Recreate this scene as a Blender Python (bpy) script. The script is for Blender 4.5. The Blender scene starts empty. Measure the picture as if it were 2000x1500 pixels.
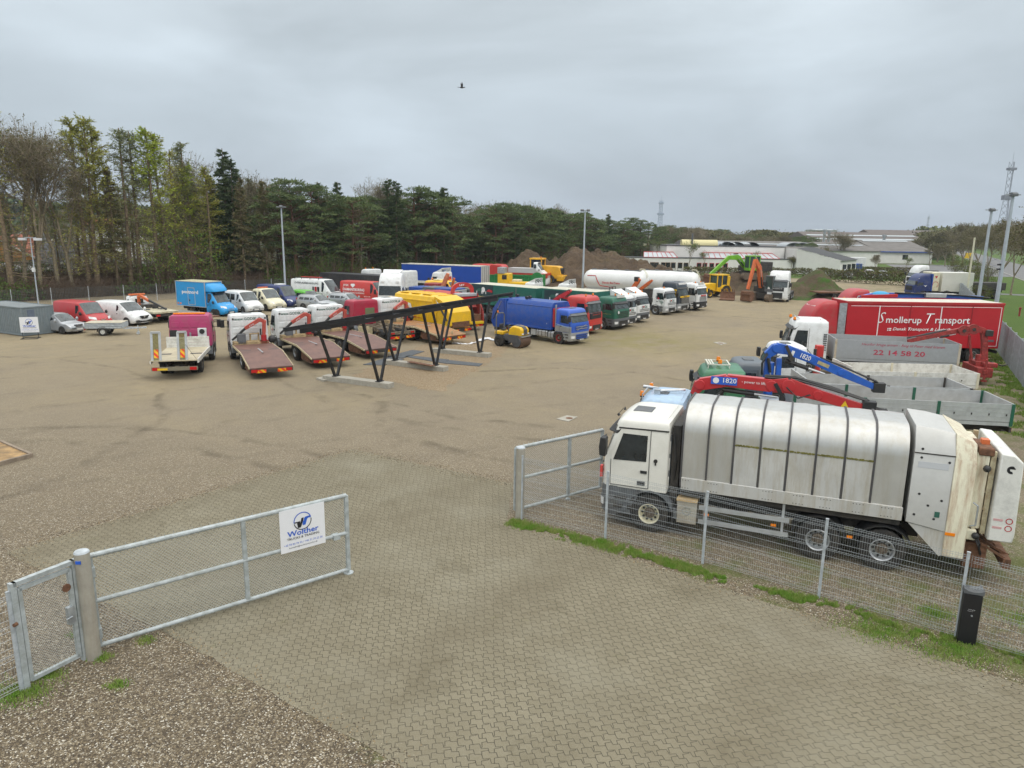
import bpy, math, random
from mathutils import Vector, noise
from math import sin, cos, pi, radians as rad
SC = bpy.context.scene
COL = SC.collection
RND = random.Random(7)

# ------------------------------------------------------------------ camera
CAMH, FPX = 8.3, 1400.0                      # camera height (m), focal length for a 2000 px wide frame
pitch, roll = math.atan(300 / FPX), 0.0137
fwd = Vector((0, cos(pitch), -sin(pitch)))
up0 = Vector((0, sin(pitch), cos(pitch)))
rt = Vector((1, 0, 0)) * cos(roll) + up0 * sin(roll)
upv = -Vector((1, 0, 0)) * sin(roll) + up0 * cos(roll)
cd = bpy.data.cameras.new('camera')
cam = bpy.data.objects.new('camera', cd)
COL.objects.link(cam)
from mathutils import Matrix
cam.matrix_world = Matrix(((rt.x, upv.x, -fwd.x, 0), (rt.y, upv.y, -fwd.y, 0), (rt.z, upv.z, -fwd.z, CAMH), (0, 0, 0, 1)))
cd.sensor_width = 36
cd.lens = 36 * FPX / 2000
cd.clip_start = 0.1
cd.clip_end = 6000
SC.camera = cam

# ------------------------------------------------------------------ sky, sun, exposure
SUN_EL, SUN_AZ = rad(48), rad(150)
w = bpy.data.worlds.new("World")
SC.world = w
w.use_nodes = True
nt = w.node_tree
nt.nodes.clear()
def N(t, typ, **kw):
    n = t.nodes.new(typ)
    for k, v in kw.items():
        if k.startswith('i_'):
            n.inputs[k[2:].replace('_', ' ')].default_value = v
        else:
            setattr(n, k, v)
    return n
out = N(nt, 'ShaderNodeOutputWorld')
bg = N(nt, 'ShaderNodeBackground')
bg.inputs[1].default_value = 0.1
sky = N(nt, 'ShaderNodeTexSky', sky_type='NISHITA', sun_disc=False, sun_elevation=SUN_EL, sun_rotation=SUN_AZ, air_density=1.5, dust_density=3.0)
tc = N(nt, 'ShaderNodeTexCoord')
sep = N(nt, 'ShaderNodeSeparateXYZ')
nt.links.new(tc.outputs['Generated'], sep.inputs[0])
# overcast deck: brighter overhead, blue grey towards the horizon
rampz = N(nt, 'ShaderNodeValToRGB')
e = rampz.color_ramp.elements
e[0].position = 0.0; e[0].color = (3.3, 3.85, 4.45, 1)
e[1].position = 1.0; e[1].color = (19.0, 18.8, 18.2, 1)
for p, c in ((0.05, (3.6, 4.15, 4.75)), (0.13, (4.2, 4.8, 5.35)), (0.3, (5.3, 5.9, 6.3)), (0.5, (9.6, 9.9, 9.9))):
    k = e.new(p); k.color = (*c, 1)
nt.links.new(sep.outputs[2], rampz.inputs[0])
mp = N(nt, 'ShaderNodeMapping')
mp.inputs['Scale'].default_value = (1.0, 1.0, 3.2)
mp.inputs['Rotation'].default_value = (0.1, 0.15, 0.5)
mp.inputs['Location'].default_value = (0.35, 0.1, 0.2)
nt.links.new(tc.outputs['Generated'], mp.inputs[0])
n1 = N(nt, 'ShaderNodeTexNoise', i_Scale=1.9, i_Detail=5.0, i_Roughness=0.5, i_Distortion=0.35)
nt.links.new(mp.outputs[0], n1.inputs[0])
mr = N(nt, 'ShaderNodeMapRange')
mr.inputs[1].default_value = 0.3; mr.inputs[2].default_value = 0.7
mr.inputs[3].default_value = 0.72; mr.inputs[4].default_value = 1.2
nt.links.new(n1.outputs[0], mr.inputs[0])
mul = N(nt, 'ShaderNodeVectorMath', operation='SCALE')
nt.links.new(rampz.outputs[0], mul.inputs[0])
nt.links.new(mr.outputs[0], mul.inputs['Scale'])
mx = N(nt, 'ShaderNodeMix', data_type='RGBA')
mx.inputs[0].default_value = 0.93
nt.links.new(sky.outputs[0], mx.inputs[6])
nt.links.new(mul.outputs[0], mx.inputs[7])
nt.links.new(mx.outputs[2], bg.inputs[0])
nt.links.new(bg.outputs[0], out.inputs[0])
sd = bpy.data.lights.new('sun', 'SUN')
sd.energy = 0.5
sd.angle = rad(25)
sd.color = (1.0, 0.96, 0.9)
sun = bpy.data.objects.new('sun', sd)
COL.objects.link(sun)
sun.rotation_euler = (rad(90) - SUN_EL, 0, rad(180) - SUN_AZ)
SC.view_settings.view_transform = 'Standard'
SC.view_settings.look = 'None'
SC.view_settings.exposure = 0.42
SC.view_settings.gamma = 1.0
SC.cycles.max_bounces = 5
SC.cycles.transparent_max_bounces = 8

# ------------------------------------------------------------------ survey helpers (photo pixel -> point on a level plane)
def G(px, py, z=0.0):
    d = fwd + rt * ((px - 1000) / FPX) - upv * ((py - 750) / FPX)
    t = (z - CAMH) / d.z
    return Vector((d.x * t, d.y * t, z))
def D(px, py, depth):
    d = fwd + rt * ((px - 1000) / FPX) - upv * ((py - 750) / FPX)
    t = depth / d.y
    return Vector((d.x * t, depth, CAMH + d.z * t))

# ------------------------------------------------------------------ materials
MATS = {}
def mat(name, col, rough=0.5, metal=0.0, var=0.0, vscale=4.0, dirt=0.0, dcol=(0.16, 0.13, 0.09), dscale=1.5, bump=0.0, bscale=30.0, col2=None, spec=0.5, coat=0.0, streak=False, alpha=1.0):
    if name in MATS:
        return MATS[name]
    m = bpy.data.materials.new(name)
    m.use_nodes = True
    t = m.node_tree
    b = t.nodes['Principled BSDF']
    b.inputs['Base Color'].default_value = (*col, 1)
    b.inputs['Roughness'].default_value = rough
    b.inputs['Metallic'].default_value = metal
    b.inputs['Specular IOR Level'].default_value = spec
    if coat:
        b.inputs['Coat Weight'].default_value = coat
        b.inputs['Coat Roughness'].default_value = 0.12
    tcn = N(t, 'ShaderNodeTexCoord')
    src = None
    if var or col2:
        n = N(t, 'ShaderNodeTexNoise', i_Scale=vscale, i_Detail=6.0, i_Roughness=0.65)
        t.links.new(tcn.outputs['Object'], n.inputs[0])
        r = N(t, 'ShaderNodeMix', data_type='RGBA')
        c2 = col2 or tuple(max(0, c * (1 - var)) for c in col)
        c1 = col if col2 else tuple(min(1, c * (1 + var)) for c in col)
        mrn = N(t, 'ShaderNodeMapRange')
        mrn.inputs[1].default_value = 0.35; mrn.inputs[2].default_value = 0.65
        t.links.new(n.outputs[0], mrn.inputs[0])
        t.links.new(mrn.outputs[0], r.inputs[0])
        r.inputs[6].default_value = (*c1, 1)
        r.inputs[7].default_value = (*c2, 1)
        src = r.outputs[2]
    if dirt:
        n = N(t, 'ShaderNodeTexNoise', i_Scale=dscale, i_Detail=8.0, i_Roughness=0.75)
        if streak:
            mpn = N(t, 'ShaderNodeMapping')
            mpn.inputs['Scale'].default_value = (5.0, 5.0, 0.6)
            t.links.new(tcn.outputs['Object'], mpn.inputs[0])
            t.links.new(mpn.outputs[0], n.inputs[0])
        else:
            t.links.new(tcn.outputs['Object'], n.inputs[0])
        mrn = N(t, 'ShaderNodeMapRange')
        mrn.inputs[1].default_value = 0.45; mrn.inputs[2].default_value = 0.8
        mrn.inputs[4].default_value = dirt
        t.links.new(n.outputs[0], mrn.inputs[0])
        r = N(t, 'ShaderNodeMix', data_type='RGBA')
        t.links.new(mrn.outputs[0], r.inputs[0])
        if src:
            t.links.new(src, r.inputs[6])
        else:
            r.inputs[6].default_value = (*col, 1)
        r.inputs[7].default_value = (*dcol, 1)
        src = r.outputs[2]
    if src:
        t.links.new(src, b.inputs['Base Color'])
    if bump:
        n = N(t, 'ShaderNodeTexNoise', i_Scale=bscale, i_Detail=5.0)
        t.links.new(tcn.outputs['Object'], n.inputs[0])
        bp = N(t, 'ShaderNodeBump', i_Strength=bump, i_Distance=0.05)
        t.links.new(n.outputs[0], bp.inputs['Height'])
        t.links.new(bp.outputs[0], b.inputs['Normal'])
    MATS[name] = m
    return m
def paint(name, col, dirt=0.25, rough=0.42):
    return mat('paint_' + name, col, rough, var=0.03, vscale=1.2, dirt=dirt * 1.5, dscale=2.4, coat=0.15, dcol=(0.2, 0.17, 0.12))
GLASS = mat('window_glass', (0.018, 0.024, 0.027), 0.06, spec=0.75, var=0.5, vscale=1.5)
GLASSB = mat('windscreen_glass', (0.05, 0.065, 0.068), 0.08, spec=0.8, var=0.6, vscale=1.3)
RUBBER = mat('rubber', (0.022, 0.021, 0.02), 0.85, var=0.3, vscale=9, dirt=0.5, dcol=(0.13, 0.11, 0.085), dscale=4)
BLACK = mat('black_plastic', (0.02, 0.021, 0.023), 0.5, var=0.2, dirt=0.2)
DARKP = mat('dark_chassis', (0.035, 0.033, 0.03), 0.7, var=0.4, dirt=0.5, dcol=(0.14, 0.11, 0.08))
GREYP = mat('grey_plastic', (0.11, 0.12, 0.13), 0.55, var=0.15, dirt=0.35)
STEEL = mat('galvanised_steel', (0.42, 0.45, 0.47), 0.45, metal=0.6, var=0.18, vscale=6, dirt=0.3)
GALV = mat('weathered_galvanised', (0.46, 0.5, 0.53), 0.6, metal=0.15, var=0.18, vscale=7, dirt=0.3, dcol=(0.2, 0.19, 0.16), dscale=3)
CHROME = mat('bare_metal', (0.6, 0.62, 0.64), 0.3, metal=0.8, var=0.1, dirt=0.3)
ALU = mat('aluminium_panel', (0.47, 0.49, 0.5), 0.42, metal=0.35, var=0.1, vscale=2.5, dirt=0.35, dcol=(0.28, 0.26, 0.22), dscale=2.2)
WHITE = paint('white', (0.72, 0.74, 0.74))
WHITED = paint('soiled_white', (0.68, 0.68, 0.64), 0.5)
CREAM = paint('cream', (0.7, 0.66, 0.48), 0.35)
RED = paint('red', (0.42, 0.015, 0.022))
REDB = paint('bright_red', (0.52, 0.03, 0.025))
MAROON = mat('rusty_red_steel', (0.3, 0.035, 0.03), 0.6, var=0.35, vscale=6, dirt=0.7, dcol=(0.09, 0.04, 0.03), dscale=4)
PINK = paint('magenta', (0.42, 0.045, 0.15))
BLUE = paint('blue', (0.002, 0.06, 0.33))
NAVY = paint('navy', (0.012, 0.03, 0.14))
SKYB = paint('sky_blue', (0.01, 0.3, 0.68), 0.15)
ICE = paint('pale_blue', (0.36, 0.5, 0.66), 0.3)
YELLOW = paint('yellow', (0.78, 0.47, 0.008), 0.2)
GREEND = paint('dark_green', (0.012, 0.12, 0.075))
GREENB = paint('bright_green', (0.1, 0.42, 0.03), 0.2)
SILVER = mat('silver_paint', (0.42, 0.44, 0.46), 0.3, metal=0.5, var=0.04, dirt=0.25)
ORANGE = mat('orange_paint', (0.6, 0.13, 0.03), 0.5, var=0.2, vscale=5, dirt=0.5, dcol=(0.18, 0.1, 0.07), dscale=3)
AMBER = mat('amber_lens', (0.85, 0.24, 0.01), 0.25)
REDL = mat('red_lens', (0.5, 0.01, 0.012), 0.2)
LAMP = mat('lamp_lens', (0.75, 0.76, 0.76), 0.12, spec=0.8, var=0.15, vscale=20)
RUST = mat('rusty_steel', (0.14, 0.065, 0.035), 0.85, var=0.45, vscale=7, dirt=0.5, dcol=(0.24, 0.15, 0.09), dscale=5)
YPLATE = mat('yellow_plate', (0.75, 0.5, 0.02), 0.5)
def chevmat():
    m = mat('chevron_board', (0.8, 0.5, 0.02), 0.4)
    t = m.node_tree; b = t.nodes['Principled BSDF']
    tcn = N(t, 'ShaderNodeTexCoord'); mpn = N(t, 'ShaderNodeMapping')
    mpn.inputs['Rotation'].default_value = (rad(45), 0, 0)
    wv = N(t, 'ShaderNodeTexWave', i_Scale=1.4); wv.bands_direction = 'Y'
    t.links.new(tcn.outputs['Object'], mpn.inputs[0]); t.links.new(mpn.outputs[0], wv.inputs[0])
    r = N(t, 'ShaderNodeValToRGB'); r.color_ramp.interpolation = 'CONSTANT'
    r.color_ramp.elements[0].color = (0.8, 0.45, 0.01, 1); r.color_ramp.elements[1].position = 0.5; r.color_ramp.elements[1].color = (0.75, 0.05, 0.01, 1)
    t.links.new(wv.outputs[0], r.inputs[0]); t.links.new(r.outputs[0], b.inputs['Base Color'])
    return m
CHEV = chevmat()

# ------------------------------------------------------------------ mesh builder
class MB:
    def __init__(s): s.v, s.f, s.mi, s.mats = [], [], [], []
    def add(s, vs, fs, m=0):
        o = len(s.v)
        s.v.extend([tuple(v) for v in vs])
        s.f.extend([tuple(i + o for i in f) for f in fs]); s.mi.extend([m] * len(fs))
        return s
    def box(s, x0, x1, y0, y1, z0, z1, m=0):
        vs = [(x, y, z) for x in (x0, x1) for y in (y0, y1) for z in (z0, z1)]
        return s.add(vs, [(0, 1, 3, 2), (4, 6, 7, 5), (0, 4, 5, 1), (2, 3, 7, 6), (0, 2, 6, 4), (1, 5, 7, 3)], m)
    def prism(s, poly, a, b, axis='y', m=0):
        n = len(poly)
        def P(p, q): return (p[0], q, p[1]) if axis == 'y' else ((q, p[0], p[1]) if axis == 'x' else (p[0], p[1], q))
        vs = [P(p, a) for p in poly] + [P(p, b) for p in poly]
        fs = [tuple(range(n)), tuple(range(2 * n - 1, n - 1, -1))] + [(i, i + n, (i + 1) % n + n, (i + 1) % n) for i in range(n)]
        return s.add(vs, fs, m)
    def loft(s, rings, cap=True, closed=True, m=0):
        n = len(rings[0]); vs = [p for r in rings for p in r]; fs = []
        for k in range(len(rings) - 1):
            for i in range(n if closed else n - 1):
                a = k * n + i; b = k * n + (i + 1) % n
                fs.append((a, b, b + n, a + n))
        if cap and closed:
            fs.append(tuple(range(n - 1, -1, -1))); fs.append(tuple(range((len(rings) - 1) * n, len(rings) * n)))
        return s.add(vs, fs, m)
    def beam(s, p0, p1, a=(0.1, 0.1), b=None, m=0, up=(0, 0, 1)):
        # box girder from p0 to p1; a, b = (height, width) at the ends
        b = b or a; p0, p1 = Vector(p0), Vector(p1); d = (p1 - p0).normalized()
        side = d.cross(Vector(up))
        if side.length < 1e-4: side = Vector((0, 1, 0))
        side.normalize(); u = side.cross(d).normalized(); vs = []
        for p, (h, w_) in ((p0, a), (p1, b)):
            for i, j in ((-1, -1), (1, -1), (1, 1), (-1, 1)): vs.append(p + side * (w_ / 2 * i) + u * (h / 2 * j))
        return s.add(vs, [(0, 1, 2, 3), (7, 6, 5, 4), (0, 4, 5, 1), (1, 5, 6, 2), (2, 6, 7, 3), (3, 7, 4, 0)], m)
    def cyl(s, p0, p1, r0, r1=None, n=10, cap=True, m=0):
        r1 = r0 if r1 is None else r1; p0, p1 = Vector(p0), Vector(p1); d = (p1 - p0).normalized()
        a = d.cross(Vector((0, 0, 1)))
        if a.length < 1e-4: a = Vector((1, 0, 0))
        a.normalize(); b = d.cross(a)
        R = [[p + (a * cos(2 * pi * i / n) + b * sin(2 * pi * i / n)) * r for i in range(n)] for p, r in ((p0, r0), (p1, r1))]
        return s.loft(R, cap, m=m)
    def tube(s, pts, r, n=6, m=0):
        for i in range(len(pts) - 1):
            r0, r1 = (r[i], r[i + 1]) if isinstance(r, (list, tuple)) else (r, r)
            s.cyl(pts[i], pts[i + 1], r0, r1, n, m=m)
        return s
    def sphere(s, c, r, n=10, k=6, m=0, sc=(1, 1, 1)):
        R = []
        for j in range(k + 1):
            t = pi * j / k; rr = max(sin(t), 0.02) * r
            R.append([(c[0] + cos(2 * pi * i / n) * rr * sc[0], c[1] + sin(2 * pi * i / n) * rr * sc[1], c[2] - cos(t) * r * sc[2]) for i in range(n)])
        return s.loft(R, m=m)
    def lathe_y(s, prof, c=(0, 0, 0), n=24, m=0, cap=True):   # prof: (radius, y)
        R = [[(c[0] + cos(2 * pi * i / n) * r, c[1] + y, c[2] + sin(2 * pi * i / n) * r) for i in range(n)] for r, y in prof]
        return s.loft(R, cap, m=m)
    def quad(s, a, b, c, d, m=0): return s.add([a, b, c, d], [(0, 1, 2, 3)], m)
    def grid(s, fn, nu, nv, m=0):
        vs = [fn(i / nu, j / nv) for j in range(nv + 1) for i in range(nu + 1)]
        return s.add(vs, [(j * (nu + 1) + i, j * (nu + 1) + i + 1, (j + 1) * (nu + 1) + i + 1, (j + 1) * (nu + 1) + i) for j in range(nv) for i in range(nu)], m)
    def mesh(s, name, mats, smooth=True, ang=35):
        me = bpy.data.meshes.new(name)
        me.from_pydata(s.v, [], s.f)
        for m_ in (mats if isinstance(mats, (list, tuple)) else [mats]): me.materials.append(m_)
        if any(s.mi): me.polygons.foreach_set('material_index', s.mi)
        if smooth:
            me.polygons.foreach_set('use_smooth', [True] * len(s.f))
            me.set_sharp_from_angle(angle=rad(ang))
        me.update()
        return me
    def obj(s, name, mats, parent=None, bevel=0, smooth=True, ang=35, loc=None):
        o = bpy.data.objects.new(name, s.mesh(name, mats, smooth, ang))
        COL.objects.link(o)
        if parent is not None: o.parent = parent
        if loc is not None: o.location = loc
        if bevel:
            b = o.modifiers.new('bevel', 'BEVEL'); b.width = bevel; b.segments = 2; b.limit_method = 'ANGLE'; b.angle_limit = rad(40)
        return o
def B(x0, x1, y0, y1, z0, z1): return MB().box(x0, x1, y0, y1, z0, z1)

def tag(o, label=None, cat=None, group=None, kind=None):
    if label: o['label'] = label
    if cat: o['category'] = cat
    if group: o['group'] = group
    if kind: o['kind'] = kind
    return o
def thing(name, label, cat, group=None):
    if len(label.split()) > 16: print('LONG', len(label.split()), label)
    o = bpy.data.objects.new(name, None); COL.objects.link(o); o.empty_display_size = 0.3
    return tag(o, label, cat, group)
def place(o, loc, heading, s=1.0, anchor=(0, 0, 0)):
    # put the thing so that its local point `anchor` lies at loc (x, y, z)
    a = rad(heading)
    ax, ay = anchor[0] * s, anchor[1] * s
    o.location = (loc[0] - (cos(a) * ax - sin(a) * ay), loc[1] - (sin(a) * ax + cos(a) * ay), 0)
    o.rotation_euler = (0, 0, a); o.scale = (s, s, s)
    return o
def copy_tree(o, parent=None):
    c = o.copy(); COL.objects.link(c)
    if parent is not None: c.parent = parent
    for ch in [k for k in o.children]: copy_tree(ch, c)
    return c
def structure(o, kind='structure'): o['kind'] = kind; return o

# ------------------------------------------------------------------ lettering
def text(parent, s, pos, right, up, width, m, name='lettering', height=None, shear=0.0, off=0.0, align='C', depth=0.004, space=1.0):
    cu = bpy.data.curves.new('t', 'FONT'); cu.body = s; cu.size = 1.0; cu.shear = shear; cu.offset = off; cu.resolution_u = 2; cu.space_character = space
    tmp = bpy.data.objects.new('t', cu)
    me = bpy.data.meshes.new_from_object(tmp)
    bpy.data.objects.remove(tmp); bpy.data.curves.remove(cu)
    xs = [v.co.x for v in me.vertices]; ys = [v.co.y for v in me.vertices]
    x0, x1, y0 = min(xs), max(xs), min(ys)
    sx = width / (x1 - x0); sy = (height / (max(ys) - y0)) if height else sx
    R, U, P = Vector(right).normalized(), Vector(up).normalized(), Vector(pos); n = R.cross(U)
    ox = (x0 + x1) / 2 if align == 'C' else x0
    for v in me.vertices: v.co = P + R * ((v.co.x - ox) * sx) + U * ((v.co.y - y0) * sy) + n * depth
    me.materials.clear(); me.materials.append(m); me.name = name
    o = bpy.data.objects.new(name, me); COL.objects.link(o); o.parent = parent
    return o
def flat(parent, poly, pos, right, up, m, name, depth=0.004, k=1.0):
    R, U, P = Vector(right).normalized(), Vector(up).normalized(), Vector(pos); n = R.cross(U)
    b = MB(); q = [P + R * (x * k) + U * (y * k) + n * depth for x, y in poly]
    b.add(q, [tuple(range(len(q)))])
    return b.obj(name, m, parent, smooth=False)
def arcpoly(r0, r1, a0, a1, n=20):
    return [(cos(rad(a0 + (a1 - a0) * i / n)) * r1, sin(rad(a0 + (a1 - a0) * i / n)) * r1) for i in range(n + 1)] + [(cos(rad(a1 + (a0 - a1) * i / n)) * r0, sin(rad(a1 + (a0 - a1) * i / n)) * r0) for i in range(n + 1)]
HEART = [(0, -0.5), (0.3, -0.15), (0.5, 0.15), (0.42, 0.42), (0.2, 0.48), (0, 0.28), (-0.2, 0.48), (-0.42, 0.42), (-0.5, 0.15), (-0.3, -0.15)]
INKB = mat('ink_blue', (0.02, 0.11, 0.55), 0.5)
INKK = mat('ink_black', (0.015, 0.015, 0.018), 0.5)
INKG = mat('ink_green', (0.03, 0.12, 0.09), 0.5)
INKR = mat('ink_red', (0.45, 0.02, 0.03), 0.5)
INKW = mat('ink_white', (0.8, 0.8, 0.8), 0.5)
INKY = mat('ink_yellow', (0.6, 0.45, 0.1), 0.5)
INKP = mat('ink_pink', (0.45, 0.05, 0.09), 0.5)
def company_sign(parent, pos, right, up, W):
    # white board, W wide: ring logo, name, trade line, phone numbers
    H = W * 0.95
    R, U, P = Vector(right).normalized(), Vector(up).normalized(), Vector(pos); n = R.cross(U)
    b = MB(); q = [P + R * (x * W) + U * (y * H) + n * d for d in (0, 0.006) for x, y in ((-.5, 0), (.5, 0), (.5, 1), (-.5, 1))]
    b.add(q, [(3, 2, 1, 0), (4, 5, 6, 7), (0, 1, 5, 4), (1, 2, 6, 5), (2, 3, 7, 6), (3, 0, 4, 7)])
    board = b.obj('sign_board', mat('sign_white', (0.78, 0.79, 0.82), 0.4, var=0.02), parent)
    c = P + U * (H * 0.67) + n * 0.008; r = W * 0.2
    flat(board, arcpoly(0.9, 1.0, 20, 185), c, R, U, INKB, 'logo_ring', k=r)
    flat(board, arcpoly(0.9, 1.0, 190, 368), c, R, U, INKK, 'logo_ring', k=r)
    flat(board, [(-.98, .02), (-.9, -.12), (-.62, -.12), (-.55, -.7), (-.22, -.7), (.1, .1), (.14, .35), (-.12, .35), (-.25, -.2), (-.3, .18), (-.3, .02)], c, R, U, INKK, 'logo_letter', k=r)
    flat(board, [(-.02, -.5), (.3, -.5), (.5, .1), (.62, .2), (.96, .22), (.9, .42), (.35, .4), (.2, .3), (.12, -.1), (.08, .1), (-.0, -.2)], c, R, U, INKB, 'logo_letter', k=r, depth=0.005)
    for s, y, w_, h_, m_, o_ in (('Wolther', .355, .7, .13, INKB, .02), ('TRUCKS & TRADING', .275, .72, .055, INKK, .01), ('+45 93 83 74 92 / +45 31 39 22 30', .15, .86, .045, INKB, 0), ('kontakt@wolthertrucks.dk', .07, .64, .045, INKK, 0)):
        text(board, s, P + U * (H * y) + n * 0.008, R, U, W * w_, m_, height=H * h_, off=o_)
    return board
# ================================================================== SETTING
def lin(p0, p1, t): return Vector(p0).lerp(Vector(p1), t)
def ground_mat(name, kind):
    m = bpy.data.materials.new(name); m.use_nodes = True
    t = m.node_tree; b = t.nodes['Principled BSDF']; L = t.links.new
    b.inputs['Roughness'].default_value = 0.9; b.inputs['Specular IOR Level'].default_value = 0.25
    tcn = N(t, 'ShaderNodeTexCoord'); P = tcn.outputs['Object']
    def noise_(scale, detail=4.0, rough=0.6, vec=P, dist=0.0):
        n = N(t, 'ShaderNodeTexNoise', i_Scale=scale, i_Detail=detail, i_Roughness=rough, i_Distortion=dist); L(vec, n.inputs[0]); return n.outputs[0]
    def mrange(v, a, b_, c=0.0, d=1.0):
        n = N(t, 'ShaderNodeMapRange'); L(v, n.inputs[0]); n.inputs[1].default_value = a; n.inputs[2].default_value = b_; n.inputs[3].default_value = c; n.inputs[4].default_value = d; return n.outputs[0]
    def mix(f, a, b_, typ='MIX'):
        n = N(t, 'ShaderNodeMix', data_type='RGBA', blend_type=typ)
        if isinstance(f, float): n.inputs[0].default_value = f
        else: L(f, n.inputs[0])
        for i, v in ((6, a), (7, b_)):
            if isinstance(v, tuple): n.inputs[i].default_value = (*v, 1)
            else: L(v, n.inputs[i])
        return n.outputs[2]
    def math_(op, a, b_=None):
        n = N(t, 'ShaderNodeMath', operation=op)
        for i, v in ((0, a), (1, b_)):
            if v is None: continue
            if isinstance(v, (int, float)): n.inputs[i].default_value = v
            else: L(v, n.inputs[i])
        return n.outputs[0]
    def ramp(v, stops, const=False):
        r = N(t, 'ShaderNodeValToRGB'); el = r.color_ramp.elements
        if const: r.color_ramp.interpolation = 'CONSTANT'
        el[0].position, el[0].color = stops[0][0], (*stops[0][1], 1); el[1].position, el[1].color = stops[-1][0], (*stops[-1][1], 1)
        for p, c in stops[1:-1]:
            k = el.new(p); k.color = (*c, 1)
        L(v, r.inputs[0]); return r.outputs[0]
    def bump(h, strength, dist):
        n = N(t, 'ShaderNodeBump', i_Strength=strength, i_Distance=dist); L(h, n.inputs['Height']); L(n.outputs[0], b.inputs['Normal'])
    if kind == 'gravel':
        vo = N(t, 'ShaderNodeTexVoronoi', i_Scale=46.0); L(P, vo.inputs[0])
        sc_ = N(t, 'ShaderNodeSeparateColor'); L(vo.outputs['Color'], sc_.inputs[0])
        stones = ramp(sc_.outputs[0], [(0.0, (0.018, 0.014, 0.013)), (0.3, (0.055, 0.041, 0.028)), (0.52, (0.105, 0.078, 0.046)), (0.72, (0.19, 0.145, 0.085)), (0.88, (0.36, 0.3, 0.2)), (1.0, (0.85, 0.82, 0.72))])
        big = N(t, 'ShaderNodeTexVoronoi', i_Scale=19.0); L(P, big.inputs[0])
        sc2 = N(t, 'ShaderNodeSeparateColor'); L(big.outputs['Color'], sc2.inputs[0])
        stones = mix(mrange(sc2.outputs[1], 0.0, 1.0, 0.0, 0.55), stones, ramp(sc2.outputs[0], [(0, (0.03, 0.023, 0.018)), (.5, (0.11, .083, .055)), (1, (0.36, .31, .22))]))
        sp0 = N(t, 'ShaderNodeSeparateXYZ'); L(P, sp0.inputs[0])
        stones = mix(mrange(math_('ADD', sp0.outputs[1], math_('MULTIPLY', noise_(0.3, 4), 6.0)), 14.0, 34.0, 0.12, 0.8), stones, mix(noise_(0.6, 8, .7), (0.315, 0.265, 0.185), (0.215, 0.178, 0.128)))
        sand = mix(noise_(6.0, 6), (0.36, 0.295, 0.175), (0.285, 0.232, 0.14))
        # where fines have come up: worn lanes across the yard and a rough, stony foreground
        sepn = N(t, 'ShaderNodeSeparateXYZ'); L(P, sepn.inputs[0])
        far = mrange(sepn.outputs[1], 14.0, 48.0, 0.0, 0.42)
        f1 = math_('ADD', noise_(0.09, 5, 0.62, dist=0.6), far)
        sandf = mrange(f1, 0.72, 1.0, 0.0, 0.85)
        fine = noise_(1.6, 8, 0.72)
        sandf = math_('MULTIPLY', sandf, mrange(fine, 0.3, 0.62, 0.25, 1.0))
        col = mix(sandf, stones, sand)
        # large soft stains, wheel tracks
        col = mix(mrange(noise_(0.32, 7, 0.65, dist=0.8), 0.42, 0.75, 0.0, 0.4), col, mix(0.5, col, (0.12, 0.1, 0.075)))
        for rot, sca, thr, loc in ((0.95, 0.075, 0.95, (3, 1, 0)), (0.3, 0.035, 0.965, (9, 4, 0))):
            mpn = N(t, 'ShaderNodeMapping'); mpn.inputs['Rotation'].default_value = (0, 0, rot); mpn.inputs['Location'].default_value = loc; L(P, mpn.inputs[0])
            wv = N(t, 'ShaderNodeTexWave', i_Scale=sca, i_Distortion=5.0, i_Detail=2.0); wv.inputs['Detail Scale'].default_value = 0.35; L(mpn.outputs[0], wv.inputs[0])
            tr = math_('MULTIPLY', mrange(wv.outputs[1], thr, thr + 0.035), mrange(noise_(0.7, 5), 0.45, 0.66, 0.0, 0.2))
            col = mix(tr, col, (0.07, 0.055, 0.04))
        # sweeping ruts left by turning lorries
        for cx_, cy_, rad_ in ((-17, 12, 15.0), (-17, 12, 16.9), (9, 52, 23.5), (9, 52, 25.4), (-34, 26, 19), (3, 34, 9.5)):
            vm = N(t, 'ShaderNodeVectorMath', operation='DISTANCE'); L(P, vm.inputs[0]); vm.inputs[1].default_value = (cx_, cy_, 0)
            dd_ = math_('ABSOLUTE', math_('SUBTRACT', math_('ADD', vm.outputs['Value'], math_('MULTIPLY', noise_(0.25, 3), 2.2)), rad_ + 1.1))
            rut = math_('MULTIPLY', mrange(dd_, 0.34, 0.08, 0.0, 1.0), mrange(noise_(0.5, 6, .7), 0.44, 0.64, 0.0, 0.5)); col = mix(rut, col, (0.075, 0.06, 0.04))
        # damp dark hollows
        col = mix(mrange(noise_(0.17, 6, 0.6, dist=1.2), 0.64, 0.74, 0.0, 0.45), col, (0.1, 0.085, 0.06))
        # yellowish algae in front of the middle row
        vm = N(t, 'ShaderNodeVectorMath', operation='DISTANCE'); L(P, vm.inputs[0]); vm.inputs[1].default_value = (9.5, 56, 0)
        col = mix(math_('MULTIPLY', mrange(vm.outputs['Value'], 9.0, 2.0, 0.0, 1.0), mrange(noise_(0.5, 6, .7), .35, .6, 0, .6)), col, (0.2, 0.18, 0.05))
        # moss and thin grass where nobody drives
        rgt = mrange(math_('ADD', sepn.outputs[0], math_('MULTIPLY', sepn.outputs[1], -0.52)), -9.0, -4.0, 0.0, 0.13)
        nr = mrange(sepn.outputs[1], 8.0, 46.0, 0.06, 0.0)
        mossf = math_('ADD', math_('ADD', noise_(0.55, 8, 0.74, dist=0.4), rgt), nr)
        mossf = math_('MULTIPLY', mrange(mossf, 0.64, 0.78, 0.0, 0.75), mrange(rgt, 0.0, 0.02, 0.3, 1.0))
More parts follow.
